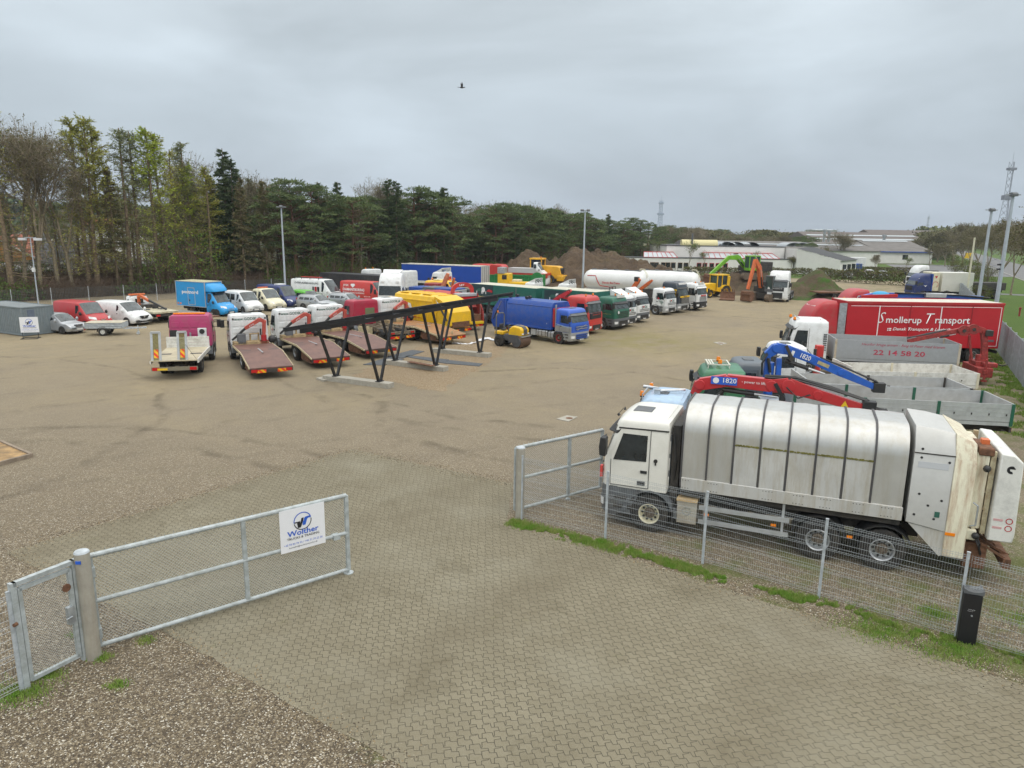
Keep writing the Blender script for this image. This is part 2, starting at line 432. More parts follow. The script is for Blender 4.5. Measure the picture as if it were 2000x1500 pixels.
        col = mix(mossf, col, mix(noise_(20.0, 3), (0.065, 0.1, 0.018), (0.13, 0.145, 0.04)))
        L(col, b.inputs['Base Color'])
        hh = math_('ADD', math_('MULTIPLY', vo.outputs['Distance'], -1.0), math_('MULTIPLY', noise_(1.2, 5), 1.5))
        bump(hh, 0.7, 0.025)
    elif kind == 'sand':
        col = mix(noise_(2.0, 8), (0.27, 0.2, 0.115), (0.2, 0.145, 0.085)); vo = N(t, 'ShaderNodeTexVoronoi', i_Scale=25.0); L(P, vo.inputs[0])
        sc_ = N(t, 'ShaderNodeSeparateColor'); L(vo.outputs['Color'], sc_.inputs[0])
        col = mix(mrange(sc_.outputs[0], 0.6, 0.95, 0, .5), col, (0.42, 0.37, 0.3)); L(col, b.inputs['Base Color']); bump(noise_(9.0, 8), 0.6, 0.06)
    elif kind == 'paving':
        mpn = N(t, 'ShaderNodeMapping'); mpn.inputs['Rotation'].default_value = (0, 0, rad(35)); L(P, mpn.inputs[0])
        s3 = N(t, 'ShaderNodeSeparateXYZ'); L(mpn.outputs[0], s3.inputs[0])
        U, V = s3.outputs[0], s3.outputs[1]
        pu, pv, amp = 0.17, 0.17, 0.036
        zu = math_('MULTIPLY', math_('SUBTRACT', math_('PINGPONG', V, pv / 2 * 1.0), pv / 4), amp / (pv / 4))
        zv = math_('MULTIPLY', math_('SUBTRACT', math_('PINGPONG', U, pu / 2 * 1.0), pu / 4), amp / (pu / 4))
        cx = N(t, 'ShaderNodeCombineXYZ'); L(math_('ADD', U, zu), cx.inputs[0]); L(math_('ADD', V, zv), cx.inputs[1])
        br = N(t, 'ShaderNodeTexBrick', i_Scale=1.0); br.inputs['Brick Width'].default_value = 0.255; br.inputs['Row Height'].default_value = 0.17; br.inputs['Mortar Size'].default_value = 0.009
        br.inputs['Mortar Smooth'].default_value = 0.35; br.offset = 0.5
        br.inputs['Color1'].default_value = (0.168, 0.146, 0.094, 1); br.inputs['Color2'].default_value = (0.196, 0.172, 0.114, 1); br.inputs['Mortar'].default_value = (0.02, 0.016, 0.008, 1)
        L(cx.outputs[0], br.inputs[0])
        col = br.outputs[0]
        col = mix(mrange(noise_(0.5, 6, 0.7, dist=0.5), 0.35, 0.68, 0, 0.65), col, mix(0.68, col, (0.12, 0.1, 0.06), 'MIX'))
        col = mix(mrange(noise_(0.23, 5, 0.6), 0.5, 0.7, 0, 0.35), col, (0.27, 0.26, 0.2))
        col = mix(mrange(noise_(60.0, 3, 0.8), 0.3, 0.7, 0, 0.22), col, (0.42, 0.4, 0.34))
        col = mix(mrange(noise_(0.8, 7, 0.7, dist=1.0), 0.55, 0.7, 0, 0.4), col, (0.085, 0.07, 0.04))
        # straight wheel lanes running out of the gate, fines spilled along them
        w2 = N(t, 'ShaderNodeTexWave', i_Scale=0.055, i_Distortion=1.2, i_Detail=2.0); L(mpn.outputs[0], w2.inputs[0])
        col = mix(math_('MULTIPLY', mrange(w2.outputs[1], .72, .98, 0, 0.32), mrange(noise_(0.9, 5), .35, .6)), col, (0.12, 0.1, 0.065))
        vo = N(t, 'ShaderNodeTexVoronoi', i_Scale=9.0); L(P, vo.inputs[0])
        peb = math_('MULTIPLY', mrange(vo.outputs['Distance'], 0.06, 0.04), mrange(noise_(0.35, 3), 0.5, 0.62))
        col = mix(peb, col, (0.5, 0.47, 0.4))
        col = mix(mrange(noise_(1.1, 8, 0.7), 0.63, 0.8, 0, 0.5), col, (0.13, 0.13, 0.045))
        L(col, b.inputs['Base Color'])
        bump(math_('MULTIPLY', br.outputs['Fac'], -1.0), 0.6, 0.012)
    elif kind == 'grass':
        col = mix(noise_(0.25, 8, 0.7), (0.06, 0.13, 0.018), (0.11, 0.15, 0.03)); col = mix(mrange(noise_(9.0, 6, .7), .4, .7, 0, .5), col, (0.035, 0.07, 0.012))
        L(col, b.inputs['Base Color']); bump(noise_(18.0, 6), 0.8, 0.08)
    elif kind == 'field':
        col = mix(mrange(noise_(0.03, 6, 0.7), .4, .6), (0.07, 0.11, 0.025), (0.14, 0.115, 0.06)); L(col, b.inputs['Base Color']); bump(noise_(3.0, 6), 0.8, 0.2)
    elif kind == 'forest':
        col = mix(noise_(0.9, 8, 0.75), (0.055, 0.04, 0.022), (0.04, 0.055, 0.015)); L(col, b.inputs['Base Color']); bump(noise_(3.0, 8), 1.0, 0.3)
    elif kind == 'asphalt':
        col = mix(noise_(0.4, 8, 0.7), (0.17, 0.17, 0.17), (0.22, 0.22, 0.22)); col = mix(mrange(noise_(40, 4), .4, .7, 0, .4), col, (0.09, .09, .09)); L(col, b.inputs['Base Color'])
    elif kind == 'earth':
        col = mix(mrange(noise_(0.5, 9, 0.75, dist=0.5), 0.35, 0.65), (0.085, 0.06, 0.042), (0.17, 0.12, 0.075))
        col = mix(mrange(noise_(2.5, 8, 0.8), 0.5, 0.75, 0, 0.7), col, (0.045, 0.033, 0.025))
        g = math_('MULTIPLY', mrange(noise_(0.22, 6, 0.7), 0.52, 0.68, 0, 0.6), mrange(noise_(3.0, 5), .35, .6))
        col = mix(g, col, (0.06, 0.09, 0.02)); L(col, b.inputs['Base Color']); bump(noise_(1.3, 9, 0.8), 1.0, 0.5)
    elif kind == 'bank':
        col = mix(mrange(noise_(0.35, 9, 0.75, dist=0.5), 0.42, 0.55), (0.05, 0.12, 0.012), (0.12, 0.085, 0.055)); col = mix(mrange(noise_(4, 8, .8), .45, .7, 0, .6), col, (0.03, .05, .01))
        L(col, b.inputs['Base Color']); bump(noise_(2.3, 9, 0.8), 1.0, 0.35)
    return m
M_GRAVEL = ground_mat('gravel', 'gravel'); M_PAVE = ground_mat('interlocking_paving', 'paving'); M_GRASS = ground_mat('grass_ground', 'grass')
M_FIELD = ground_mat('field', 'field'); M_FOREST = ground_mat('forest_litter', 'forest'); M_ASPH = ground_mat('asphalt', 'asphalt'); M_EARTH = ground_mat('bare_earth', 'earth'); M_SAND = ground_mat('sand', 'sand'); M_BANK = ground_mat('grown_over_earth', 'bank')
def sheet(name, pts, z, m, jag=0.0, kind='structure', label=None):
    P = []
    for i, p in enumerate(pts):
        q = pts[(i + 1) % len(pts)]; P.append(p)
        d = math.dist(p[:2], q[:2])
        if jag and d < 60:
            n = max(1, int(d / 0.35))
            for k in range(1, n): P.append((p[0] + (q[0] - p[0]) * k / n + RND.uniform(-jag, jag), p[1] + (q[1] - p[1]) * k / n + RND.uniform(-jag, jag)))
    b = MB(); b.add([(p[0], p[1], z) for p in P], [tuple(range(len(P)))])
    o = b.obj(name, m, smooth=False); 
    if kind: o['kind'] = kind
    return o
FL0, FLD = Vector((29.4, 40.6, 0)), Vector((13.3, 24.5, 0)).normalized()       # right hand sheet fence line
def FR(s, off=0.0): q = FL0 + FLD * s + Vector((FLD.y, -FLD.x, 0)) * off; return (q.x, q.y)
structure(B(-1500, 1800, -60, 3500, -1.2, -0.03).obj('ground', M_FIELD, smooth=False))
sheet('gravel_yard', [(-70, -20), (60, -20), FR(-45), FR(0), FR(105), (40, 142), (20, 150), (2, 135), (-20, 110), (-42, 96), (-57, 78), (-75, 60)], 0.0, M_GRAVEL)
pv = [G(10, 1080), G(688, 878), G(1003, 945), G(990, 1013), G(2000, 1338)]
pv = [(p.x, p.y) for p in pv]; dR = (pv[4][0] - pv[3][0], pv[4][1] - pv[3][1])
nl = G(790, 1500); fl = G(330, 1240)
sheet('block_paving', [pv[0], pv[1], pv[2], pv[3], pv[4], (pv[4][0] + dR[0], pv[4][1] + dR[1]), (6, -8), (nl.x + (nl.x - fl.x) * 2.2, nl.y + (nl.y - fl.y) * 2.2), (nl.x, nl.y), (fl.x, fl.y)], 0.006, M_PAVE, 0.035)
# verge, road, path on the right
sheet('grass_verge', [FR(-60, 0.3), FR(-60, 14.5), FR(330, 12.5), FR(330, 0.3)], -0.012, M_GRASS)
sheet('road', [FR(-60, 14.8), FR(-60, 26), FR(600, 22), FR(600, 12.8)], -0.008, M_ASPH)
structure(MB().prism([FR(-60, 14.5), FR(-60, 14.8), FR(330, 12.8), FR(330, 12.5)], -0.05, 0.1, 'z').obj('road_kerb', mat('kerb_concrete', (0.3, 0.29, 0.27), 0.8, var=0.2)))
sheet('grass_verge', [FR(-60, 26.3), FR(-60, 45), FR(600, 45), FR(600, 22.3)], -0.012, M_GRASS)
sheet('path', [FR(78, 0.4), FR(81, 0.4), FR(81, 13), FR(78, 13)], -0.006, M_ASPH)
pk = [D(1780, 505, 0.0 + 225), D(1835, 505, 225), D(1815, 545, 150), D(1690, 534, 150)]
sheet('car_park', [(110, 215), (150, 215), (122, 155), (86, 155)], -0.006, M_ASPH)
sheet('lawn', [(60, 178), (105, 178), (125, 215), (60, 215)], -0.012, M_GRASS)
sheet('lawn', [(36, 150), (80, 128), (110, 130), (128, 160), (60, 160)], -0.013, M_GRASS)
sheet('forest_floor', [(-200, 40), (-75, 60), (-58, 77), (-43, 94), (-22, 107), (-4, 125), (26, 174), (60, 240), (-60, 420), (-420, 260)], -0.014, M_FOREST)
sheet('sand_patch', [tuple(G(x, y)[:2]) for x, y in ((690, 735), (860, 765), (985, 690), (1010, 660), (900, 655), (770, 690))], 0.004, M_SAND, 0.3)

# ------------------------------------------------------------------ heaps of soil
def heap(name, bumps, rect, m, label, cat='soil heap', rough=0.5, seed=0, n=90):
    x0, x1, y0, y1 = rect
    def hh(x, y):
        z = 0
        for bx, by, sx, sy, h in bumps: z = max(z, h * math.exp(-((x - bx) / sx) ** 2 - ((y - by) / sy) ** 2)) + 0.25 * min(z, h * math.exp(-((x - bx) / sx) ** 2 - ((y - by) / sy) ** 2))
        q = Vector((x * 0.35 + seed, y * 0.35, seed)); nz = noise.fractal(q, 0.7, 2.2, 5) * rough
        rg = (1 - abs(noise.noise(Vector((x * 0.28, y * 0.28, seed + 3))))) * 0.35
        e = min(1, z / 0.8)
        return z + (nz + rg * rough) * e - 0.12
    b = MB(); b.grid(lambda u, v: (x0 + (x1 - x0) * u, y0 + (y1 - y0) * v, hh(x0 + (x1 - x0) * u, y0 + (y1 - y0) * v)), n, int(n * .7))
    o = b.obj(name, m, ang=80); tag(o, label, cat); return o
heap('soil_heap', [(11.3, 119, 6.2, 6.5, 4.9), (3.0, 119, 4.8, 5, 3.9), (17.5, 119, 6.5, 6, 3.5), (23, 120, 6, 6, 1.9), (28.5, 121, 5, 5, 1.2)], (-6, 38, 106, 136), M_EARTH, 'large brown soil heap behind the parked trucks, below the pine wood', rough=1.1, seed=3, n=150)
heap('soil_heap', [(33.5, 105, 4.5, 4, 2.1), (29.5, 105, 3.5, 3.5, 1.3), (37.5, 106, 3, 3.5, 1.3)], (22, 48, 97, 114), M_EARTH, 'low brown soil heap the green excavator is parked on', rough=0.6, seed=9, n=60)
heap('soil_heap', [(41.8, 100, 2.3, 5, 3.3), (44.2, 99, 2.4, 5, 1.3), (38.2, 99, 2.6, 4, 1.5)], (33, 56, 88, 110), M_BANK, 'steep soil heap overgrown with bright green grass right of the white tractor unit', rough=0.55, seed=14, n=70)

# ------------------------------------------------------------------ trees
def leafmat(name, c1, c2, sc_=1.2):
    m = mat(name, c1, 0.75, col2=c2, vscale=sc_, spec=0.2)
    return m
BARK = mat('bark_brown', (0.19, 0.14, 0.09), 0.9, var=0.4, vscale=6, dirt=0.5, dcol=(0.08, 0.085, 0.03))
BARKP = mat('bark_red', (0.13, 0.065, 0.04), 0.9, var=0.35, vscale=4)
BARKG = mat('bark_grey', (0.23, 0.19, 0.13), 0.9, var=0.3, vscale=5, dirt=0.5, dcol=(0.1, 0.11, 0.04))
TWIG = mat('twigs', (0.13, 0.09, 0.06), 0.9, var=0.3)
TWIGG = mat('twigs_grey', (0.19, 0.155, 0.125), 0.9, var=0.3)
LF = {'larch_olive': leafmat('needles_olive', (0.38, 0.38, 0.06), (0.28, 0.3, 0.05)), 'larch_grey': leafmat('needles_grey_green', (0.26, 0.3, 0.12), (0.18, 0.22, 0.09)),
      'larch_bright': leafmat('needles_fresh', (0.42, 0.5, 0.05), (0.3, 0.38, 0.045)), 'spruce': leafmat('needles_spruce', (0.05, 0.08, 0.035), (0.1, 0.135, 0.052)),
      'pine': leafmat('needles_pine', (0.075, 0.115, 0.045), (0.15, 0.19, 0.07), 0.9), 'brown': leafmat('needles_dead', (0.19, 0.15, 0.08), (0.12, 0.13, 0.05)),
      'bud': leafmat('buds', (0.15, 0.14, 0.055), (0.085, 0.09, 0.035), 0.25), 'fresh': leafmat('fresh_leaves', (0.12, 0.2, 0.03), (0.07, 0.13, 0.02)), 'hedge': leafmat('hedge_leaves', (0.14, 0.15, 0.03), (0.07, 0.09, 0.02), 2.0)}
def rv(r): return Vector((r.gauss(0, 1), r.gauss(0, 1), r.gauss(0, 1))).normalized()
def leaf(b, p, d, L, W, r):
    s = d.cross(rv(r))
    if s.length < 1e-3: return
    s = s.normalized() * (W / 2); q = p + d * L
    b.v += [tuple(p - s), tuple(p + s), tuple(q + s * .4), tuple(q - s * .4)]; n = len(b.v); b.f.append((n - 4, n - 3, n - 2, n - 1)); b.mi.append(0)
def seg(b, p, q, r0, r1, n=3):
    d = (q - p)
    a = d.cross(Vector((0.3, 0.2, 1)));
    if a.length < 1e-5: return
    a.normalize(); c = d.normalized().cross(a); o = len(b.v)
    for pp, rr in ((p, r0), (q, r1)):
        for i in range(n): b.v.append(tuple(pp + (a * cos(2 * pi * i / n) + c * sin(2 * pi * i / n)) * rr))
    for i in range(n): b.f.append((o + i, o + (i + 1) % n, o + n + (i + 1) % n, o + n + i)); b.mi.append(0)
def trunk_pts(r, H, n=8, wob=0.012):
    p = Vector((0, 0, -0.1)); P = [p]; dx, dy = r.gauss(0, wob), r.gauss(0, wob)
    for i in range(n): p = p + Vector((dx + r.gauss(0, wob), dy + r.gauss(0, wob), 1.0)) * ((H + .1) / n); P.append(p)
    return P
def at_h(P, H, z):
    t = max(0, min(len(P) - 1.001, z / H * (len(P) - 1))); i = int(t); return P[i].lerp(P[i + 1], t - i)
def make_larch(seed, H, foliage, dens=1.0, start=.15, reach=3.2):
    r = random.Random(seed); t, c = MB(), MB(); P = trunk_pts(r, H)
    for i in range(len(P) - 1): seg(t, P[i], P[i + 1], .19 * (1 - i / len(P)) + .02, .19 * (1 - (i + 1) / len(P)) + .02, 6)
    z = H * start
    while z < H * .985:
        k = z / H; L = (reach * (1 - k) ** .75 + .35) * r.uniform(.6, 1.1); a = r.uniform(0, 2 * pi); p = at_h(P, H, z)
        rise = -.12 + .75 * k ** 2.5 + r.uniform(-.1, .15); d = Vector((cos(a), sin(a), rise)).normalized()
        q = p; n = 4; br = .035 * (1 - k * .5)
        for j in range(n):
            d2 = (d + Vector((r.gauss(0, .1), r.gauss(0, .1), .12 * (j - .5)))).normalized(); q2 = q + d2 * (L / n)
            seg(t, q, q2, br * (1 - j / n) + .008, br * (1 - (j + 1) / n) + .008)
            for _ in range(3 if k < .35 else 4):
                f = r.random(); s = q.lerp(q2, f); td = (d2 * .5 + rv(r) * .8 + Vector((0, 0, .1 if k > .5 else -.15))).normalized(); tl = r.uniform(.25, .8) * (1 - .3 * k)
                e_ = s + td * tl; seg(t, s, e_, .011, .005)
                live = dens * (1.3 if k > .62 else .55 if k > .3 else .3)
                for _ in range(int(live * 6 + r.random())): leaf(c, s.lerp(e_, r.random()), (td + rv(r) * .9).normalized(), r.uniform(.08, .15), .05, r)
            q, d = q2, d2
        z += r.uniform(.09, .22) * (1.4 if k < .4 else 1)
    return t, c, BARK, LF[foliage]
def make_bare(seed, H, lean=0.25, levels=6, bark=None, buds=0.5, budm='bud', fork=.25, twigm=None):
    r = random.Random(seed); t, c = MB(), MB()
    def grow(p, d, L, rad_, lv):
        n = 3 if lv < 3 else 2; q = p
        for j in range(n):
            d = (d + rv(r) * (.1 + .03 * lv) + Vector((0, 0, .09))).normalized(); q2 = q + d * (L / n); b = t
            seg(b, q, q2, rad_ * (1 - .3 * j / n), rad_ * (1 - .3 * (j + 1) / n), 6 if lv < 2 else 3); q = q2
            if lv >= 2 and lv < levels and r.random() < .7: grow(q, (d + rv(r) * .9).normalized(), L * .55, rad_ * .45, max(lv + 1, 4))
        if lv < levels:
            for k in range(r.choice((2, 3)) if lv else 3): grow(q, (d + rv(r) * (.42 + .05 * lv)).normalized(), L * r.uniform(.62, .85), rad_ * .62, lv + 1)
        else:
            for _ in range(2):
                e_ = q + (d + rv(r) * .6).normalized() * r.uniform(.3, .7); seg(t, q, e_, .008, .004)
                if r.random() < buds:
                    for _ in range(3): leaf(c, q.lerp(e_, r.random()), rv(r), .11, .08, r)
    grow(Vector((0, 0, -.1)), Vector((r.gauss(0, .05), r.gauss(0, .05), 1)), H * fork, .022 * H * .55, 0)
    zm = max(v[2] for v in t.v); k = H / zm
    for b in (t, c): b.v = [(v[0] * k, v[1] * k, v[2] * k) for v in b.v]
    if not c.v: leaf(c, Vector((0, 0, H * .9)), Vector((0, 0, 1)), .1, .05, r)
    return t, c, bark or BARKG, LF[budm]
def make_pine(seed, H, start=.3, foliage='pine', wid=1.35):
    r = random.Random(seed); t, c = MB(), MB(); P = trunk_pts(r, H * .93, 9, .03)
    for i in range(len(P) - 1): seg(t, P[i], P[i + 1], .19 * (1 - i / len(P)) + .03, .19 * (1 - (i + 1) / len(P)) + .03, 6)
    for i in range(62):
        k = r.uniform(start, 1) if i > 4 else r.uniform(.85, 1); z = H * .93 * k; p = at_h(P, H * .93, z); a = r.uniform(0, 2 * pi)
        L = wid * (2.6 * (1 - ((k - start) / (1 - start)) ** 2.0) ** .5 * r.uniform(.45, 1.05) + .25); q = p + Vector((cos(a) * L, sin(a) * L, L * r.uniform(.05, .5) + .1))
        seg(t, p, q, .05, .02)
        R = r.uniform(.55, 1.15)
        for _ in range(int(130 * R)):
            u = rv(r); o = Vector((u.x * R, u.y * R, abs(u.z) * R * .55 - .1)) * r.uniform(.35, 1) ** .5
            leaf(c, q + o, (u + Vector((0, 0, .5)) + rv(r) * .5).normalized(), r.uniform(.14, .3), .09, r)
    for _ in range(10):
        z = H * r.uniform(.15, start); p = at_h(P, H * .93, z); a = r.uniform(0, 2 * pi); seg(t, p, p + Vector((cos(a), sin(a), .1)) * r.uniform(.5, 1.6), .025, .008)
    return t, c, BARKP, LF[foliage]
def make_spruce(seed, H, foliage='spruce', base=.12, wid=3.0):
    r = random.Random(seed); t, c = MB(), MB(); P = trunk_pts(r, H, 8, .008)
    for i in range(len(P) - 1): seg(t, P[i], P[i + 1], .18 * (1 - i / len(P)) + .015, .18 * (1 - (i + 1) / len(P)) + .015, 6)
    z = H * base
    while z < H * .99:
        k = z / H; L = wid * ((1 - k) ** .8) * r.uniform(.65, 1.12) + .2; a = r.uniform(0, 2 * pi); p = at_h(P, H, z)
        thin = .35 if k < .35 else 1
        d = Vector((cos(a), sin(a), .25 * k)).normalized(); q = p
        for j in range(3):
            d = (d + Vector((0, 0, -.16 if j < 2 else .2))).normalized(); q2 = q + d * (L / 3); seg(t, q, q2, .025 - j * .006, .018 - j * .006)
            for _ in range(int((9 + 9 * L) * thin)):
                s = q.lerp(q2, r.random()); td = (d * .7 + rv(r) * .7 + Vector((0, 0, -.35))).normalized(); leaf(c, s, td, r.uniform(.2, .45), .1, r)
            q = q2
        z += r.uniform(.06, .13)
    return t, c, BARK, LF[foliage]
def make_bush(seed, H, R, foliage, n=900, stems=16, size=.13):
    r = random.Random(seed); t, c = MB(), MB()
    for _ in range(stems):
        a = r.uniform(0, 2 * pi); q = Vector((cos(a) * R * r.random(), sin(a) * R * r.random(), H * r.uniform(.5, .95))); m_ = Vector((q.x * .4, q.y * .4, q.z * .5))
        seg(t, Vector((q.x * .12, q.y * .12, -.05)), m_, .035, .022); seg(t, m_, q, .022, .007)
        for _ in range(10): s = m_.lerp(q, r.random()); seg(t, s, s + rv(r) * .6, .01, .004)
    for _ in range(n):
        u = rv(r); k = r.uniform(.3, 1) ** .6; p = Vector((u.x * R * k, u.y * R * k, H * .52 + u.z * H * .48 * k * (1 + .18 * noise.noise(u * 2.5 + Vector((seed, 0, 0))))))
        if noise.noise(p * 1.1 + Vector((seed, 2, 1))) > -.12: leaf(c, p, rv(r), size, size * .7, r)
    return t, c, TWIG, LF[foliage]
PROTO = {}
def tree(kind, key, fn, loc, H, label, group, rz=None, cat='tree', name='tree', sxy=None):
    if key not in PROTO:
        t, c, bm_, lm = fn()
        PROTO[key] = (t.mesh('trunk', bm_, ang=60), c.mesh('crown', lm, smooth=False), max(v[2] for v in (t.v if kind != 'pine' else c.v)))
    tm, cm, h0 = PROTO[key]
    o = thing(name, label, cat, group)
    for n_, me in (('trunk', tm), ('crown', cm)):
        ch = bpy.data.objects.new(n_, me); COL.objects.link(ch); ch.parent = o
    k = H / h0; kx = k if sxy is None else sxy
    o.location = (loc[0], loc[1], 0); o.scale = (kx, kx, k); o.rotation_euler = (0, 0, RND.uniform(0, 6.28) if rz is None else rz)
    return o
BELT = [(-75, 64), (-54, 77), (-42, 93), (-22, 107), (-4, 126), (26, 172), (60, 235)]
def belt_depth(px):   # nearest point of the wood's edge along the sight line through photo column px
    kx = (px - 1000) / FPX / 1.02
    for a, b in zip(BELT, BELT[1:]):
        den = (b[0] - a[0]) - kx * (b[1] - a[1])
        if abs(den) < 1e-6: continue
        s = (kx * a[1] - a[0]) / den
        if 0 <= s <= 1: return Vector((a[0] + (b[0] - a[0]) * s, a[1] + (b[1] - a[1]) * s, 0))
    return None
def ptree(px, top, kind, back, label, group):
    p = belt_depth(px)
    if p is None: return
    p = p * (1 + back / p.length)
    hor = 450 + (px - 1000) * .0137
    H = CAMH + (hor - top) * p.y / FPX * 1.0
    v = RND.randrange(2 if kind in ('bare', 'spruce', 'barebud') else 3)
    if kind.startswith('larch'):
        d = {'larch_olive': 1.3, 'larch_grey': .9, 'larch_bright': 1.9, 'larch_thin': .5}[kind]; f = kind if kind != 'larch_thin' else 'larch_olive'
        tree('larch', (kind, v), lambda: make_larch(20 + v + len(kind), 18, f, d), p, H, label, group, name='larch_tree', sxy=H / 18 * 1.45)
    elif kind == 'bare': tree('bare', ('bare', v), lambda: make_bare(40 + v, 17, levels=6, buds=.35), p, H, label, group, name='bare_tree')
    elif kind == 'barebud': tree('bare', ('barebud', v), lambda: make_bare(50 + v, 15, levels=5, buds=.9, budm='fresh'), p, H, label, group, name='budding_tree')
    elif kind == 'spruce': tree('spruce', ('spruce', v), lambda: make_spruce(60 + v, 16), p, H, label, group, name='spruce_tree', sxy=H / 16 * 1.2)
    elif kind == 'brown': tree('spruce', ('brown', v), lambda: make_spruce(70 + v, 15, 'brown', .2, 2.0), p, H, label, group, name='spruce_tree')
    elif kind == 'pine': tree('pine', ('pine', v), lambda: make_pine(80 + v, 13), p, H, label, group, name='pine_tree', sxy=H / 13 * 1.25)
GL = 'trees at the edge of the wood'
front = [(-30, 205, 'larch_thin'), (4, 222, 'larch_thin'), (30, 240, 'bare'), (64, 238, 'bare'), (100, 245, 'bare'), (128, 262, 'bare'), (160, 246, 'larch_olive'), (176, 235, 'larch_olive'), (192, 258, 'larch_olive'), (216, 330, 'brown'), (243, 262, 'larch_grey'), (262, 268, 'larch_grey'),
         (298, 262, 'larch_bright'), (322, 270, 'larch_olive'), (340, 300, 'larch_thin'), (362, 288, 'larch_grey'), (372, 325, 'larch_bright'), (396, 300, 'bare'), (405, 330, 'larch_olive'), (440, 300, 'spruce'), (452, 318, 'spruce'), (478, 335, 'bare'), (500, 345, 'bare'), (470, 352, 'brown'), (515, 356, 'brown'), (540, 372, 'pine'),
         (572, 352, 'pine'), (600, 362, 'pine'), (624, 360, 'spruce'), (657, 360, 'spruce'), (680, 385, 'pine'), (703, 372, 'barebud'), (722, 350, 'bare'), (740, 352, 'bare'), (758, 354, 'spruce'), (770, 358, 'spruce'), (806, 366, 'pine'), (818, 372, 'spruce'), (848, 374, 'pine'), (862, 370, 'spruce'), (884, 384, 'pine'), (905, 388, 'bare'), (925, 390, 'bare'), (945, 392, 'bare')]
side_word = {'larch_thin': 'nearly bare larch', 'larch_olive': 'olive-tinged larch', 'larch_grey': 'thin grey-green larch', 'larch_bright': 'larch with fresh yellow-green needles', 'bare': 'leafless broad tree with fine twigs', 'barebud': 'slim fresh-green budding tree', 'spruce': 'dark conical spruce', 'brown': 'brownish thin spruce', 'pine': 'dark round-topped pine'}
def where(px):
    for lim, s in ((20, 'at the left edge of the photo'), (100, 'above the steel container'), (150, 'above the silver car'), (230, 'above the white van with black grille'), (300, 'above the tow truck with orange crane'), (350, 'left of the blue box van'), (420, 'above the blue box van'), (480, 'above the small white minibus'), (540, 'left of the tall lamp mast'), (600, 'just right of the tall lamp mast'), (680, 'above the white lettered van'), (760, 'above the red lettered van'), (830, 'above the left end of the blue trailer'), (900, 'above the middle of the blue trailer'), (960, 'above the right end of the blue trailer'), (1080, 'above the wheel loader'), (1160, 'behind the big soil heap'), (1250, 'right of the lamp mast by the soil heap'), (1400, 'above the white workshop')):
        if px < lim: return s
    return 'at the far right'
cnt = {}
for px, top, kind in front:
    k_ = (side_word[kind], where(px)); cnt[k_] = cnt.get(k_, 0) + 1
    ordn = ('', 'second ', 'third ', 'fourth ')[cnt[k_] - 1]
    lab = f"{ordn}{side_word[kind]} {where(px)}"
    ptree(px, top, kind, 0.5 + RND.uniform(0, 4) + (9 if kind == 'bare' and px > 380 else 0), lab, GL)
prow = [(px, 398 + (px - 965) * .128 + RND.uniform(-7, 9)) for px in range(962, 1300, 13)]
for i, (px, top) in enumerate(prow):
    ptree(px, top, 'pine' if i % 7 != 3 else 'spruce', RND.uniform(0, 9), f"{('dark pine', 'dense pine', 'broad pine')[i % 3]} in the long row, tree {i + 1} counted from the blue trailer", 'pines in the long row')
for i, px in enumerate((985, 1030, 1050, 1072, 1095)): ptree(px, 392 + i * 2, 'bare', 24, f'greyish leafless crown rising over the pines, number {i + 1} from the left of five', 'bare trees behind the pines')
# rows behind fill the wood
for row, (n_, bk) in enumerate(((54, 8), (50, 16), (44, 26))):
    for i in range(n_):
        px = -60 + (1330 + 60) * (i + RND.random() * .8) / n_
        if px < 345:
            if i % 2: continue
            kind = RND.choice(('bare', 'larch_thin', 'larch_grey', 'barebud')); top = 330 + RND.uniform(0, 80) + row * 14
        elif px < 560: kind = RND.choice(('spruce', 'brown', 'bare', 'larch_grey')); top = 345 + RND.uniform(0, 40)
        else: kind = RND.choice(('pine', 'pine', 'spruce')); top = 378 + max(0, px - 760) * .11 + RND.uniform(4, 34)
        ptree(px, top, kind, bk + RND.uniform(-3, 3), f'{side_word[kind].replace(" with fine twigs", "")} deep in the wood {where(px)}', 'trees deep in the wood')
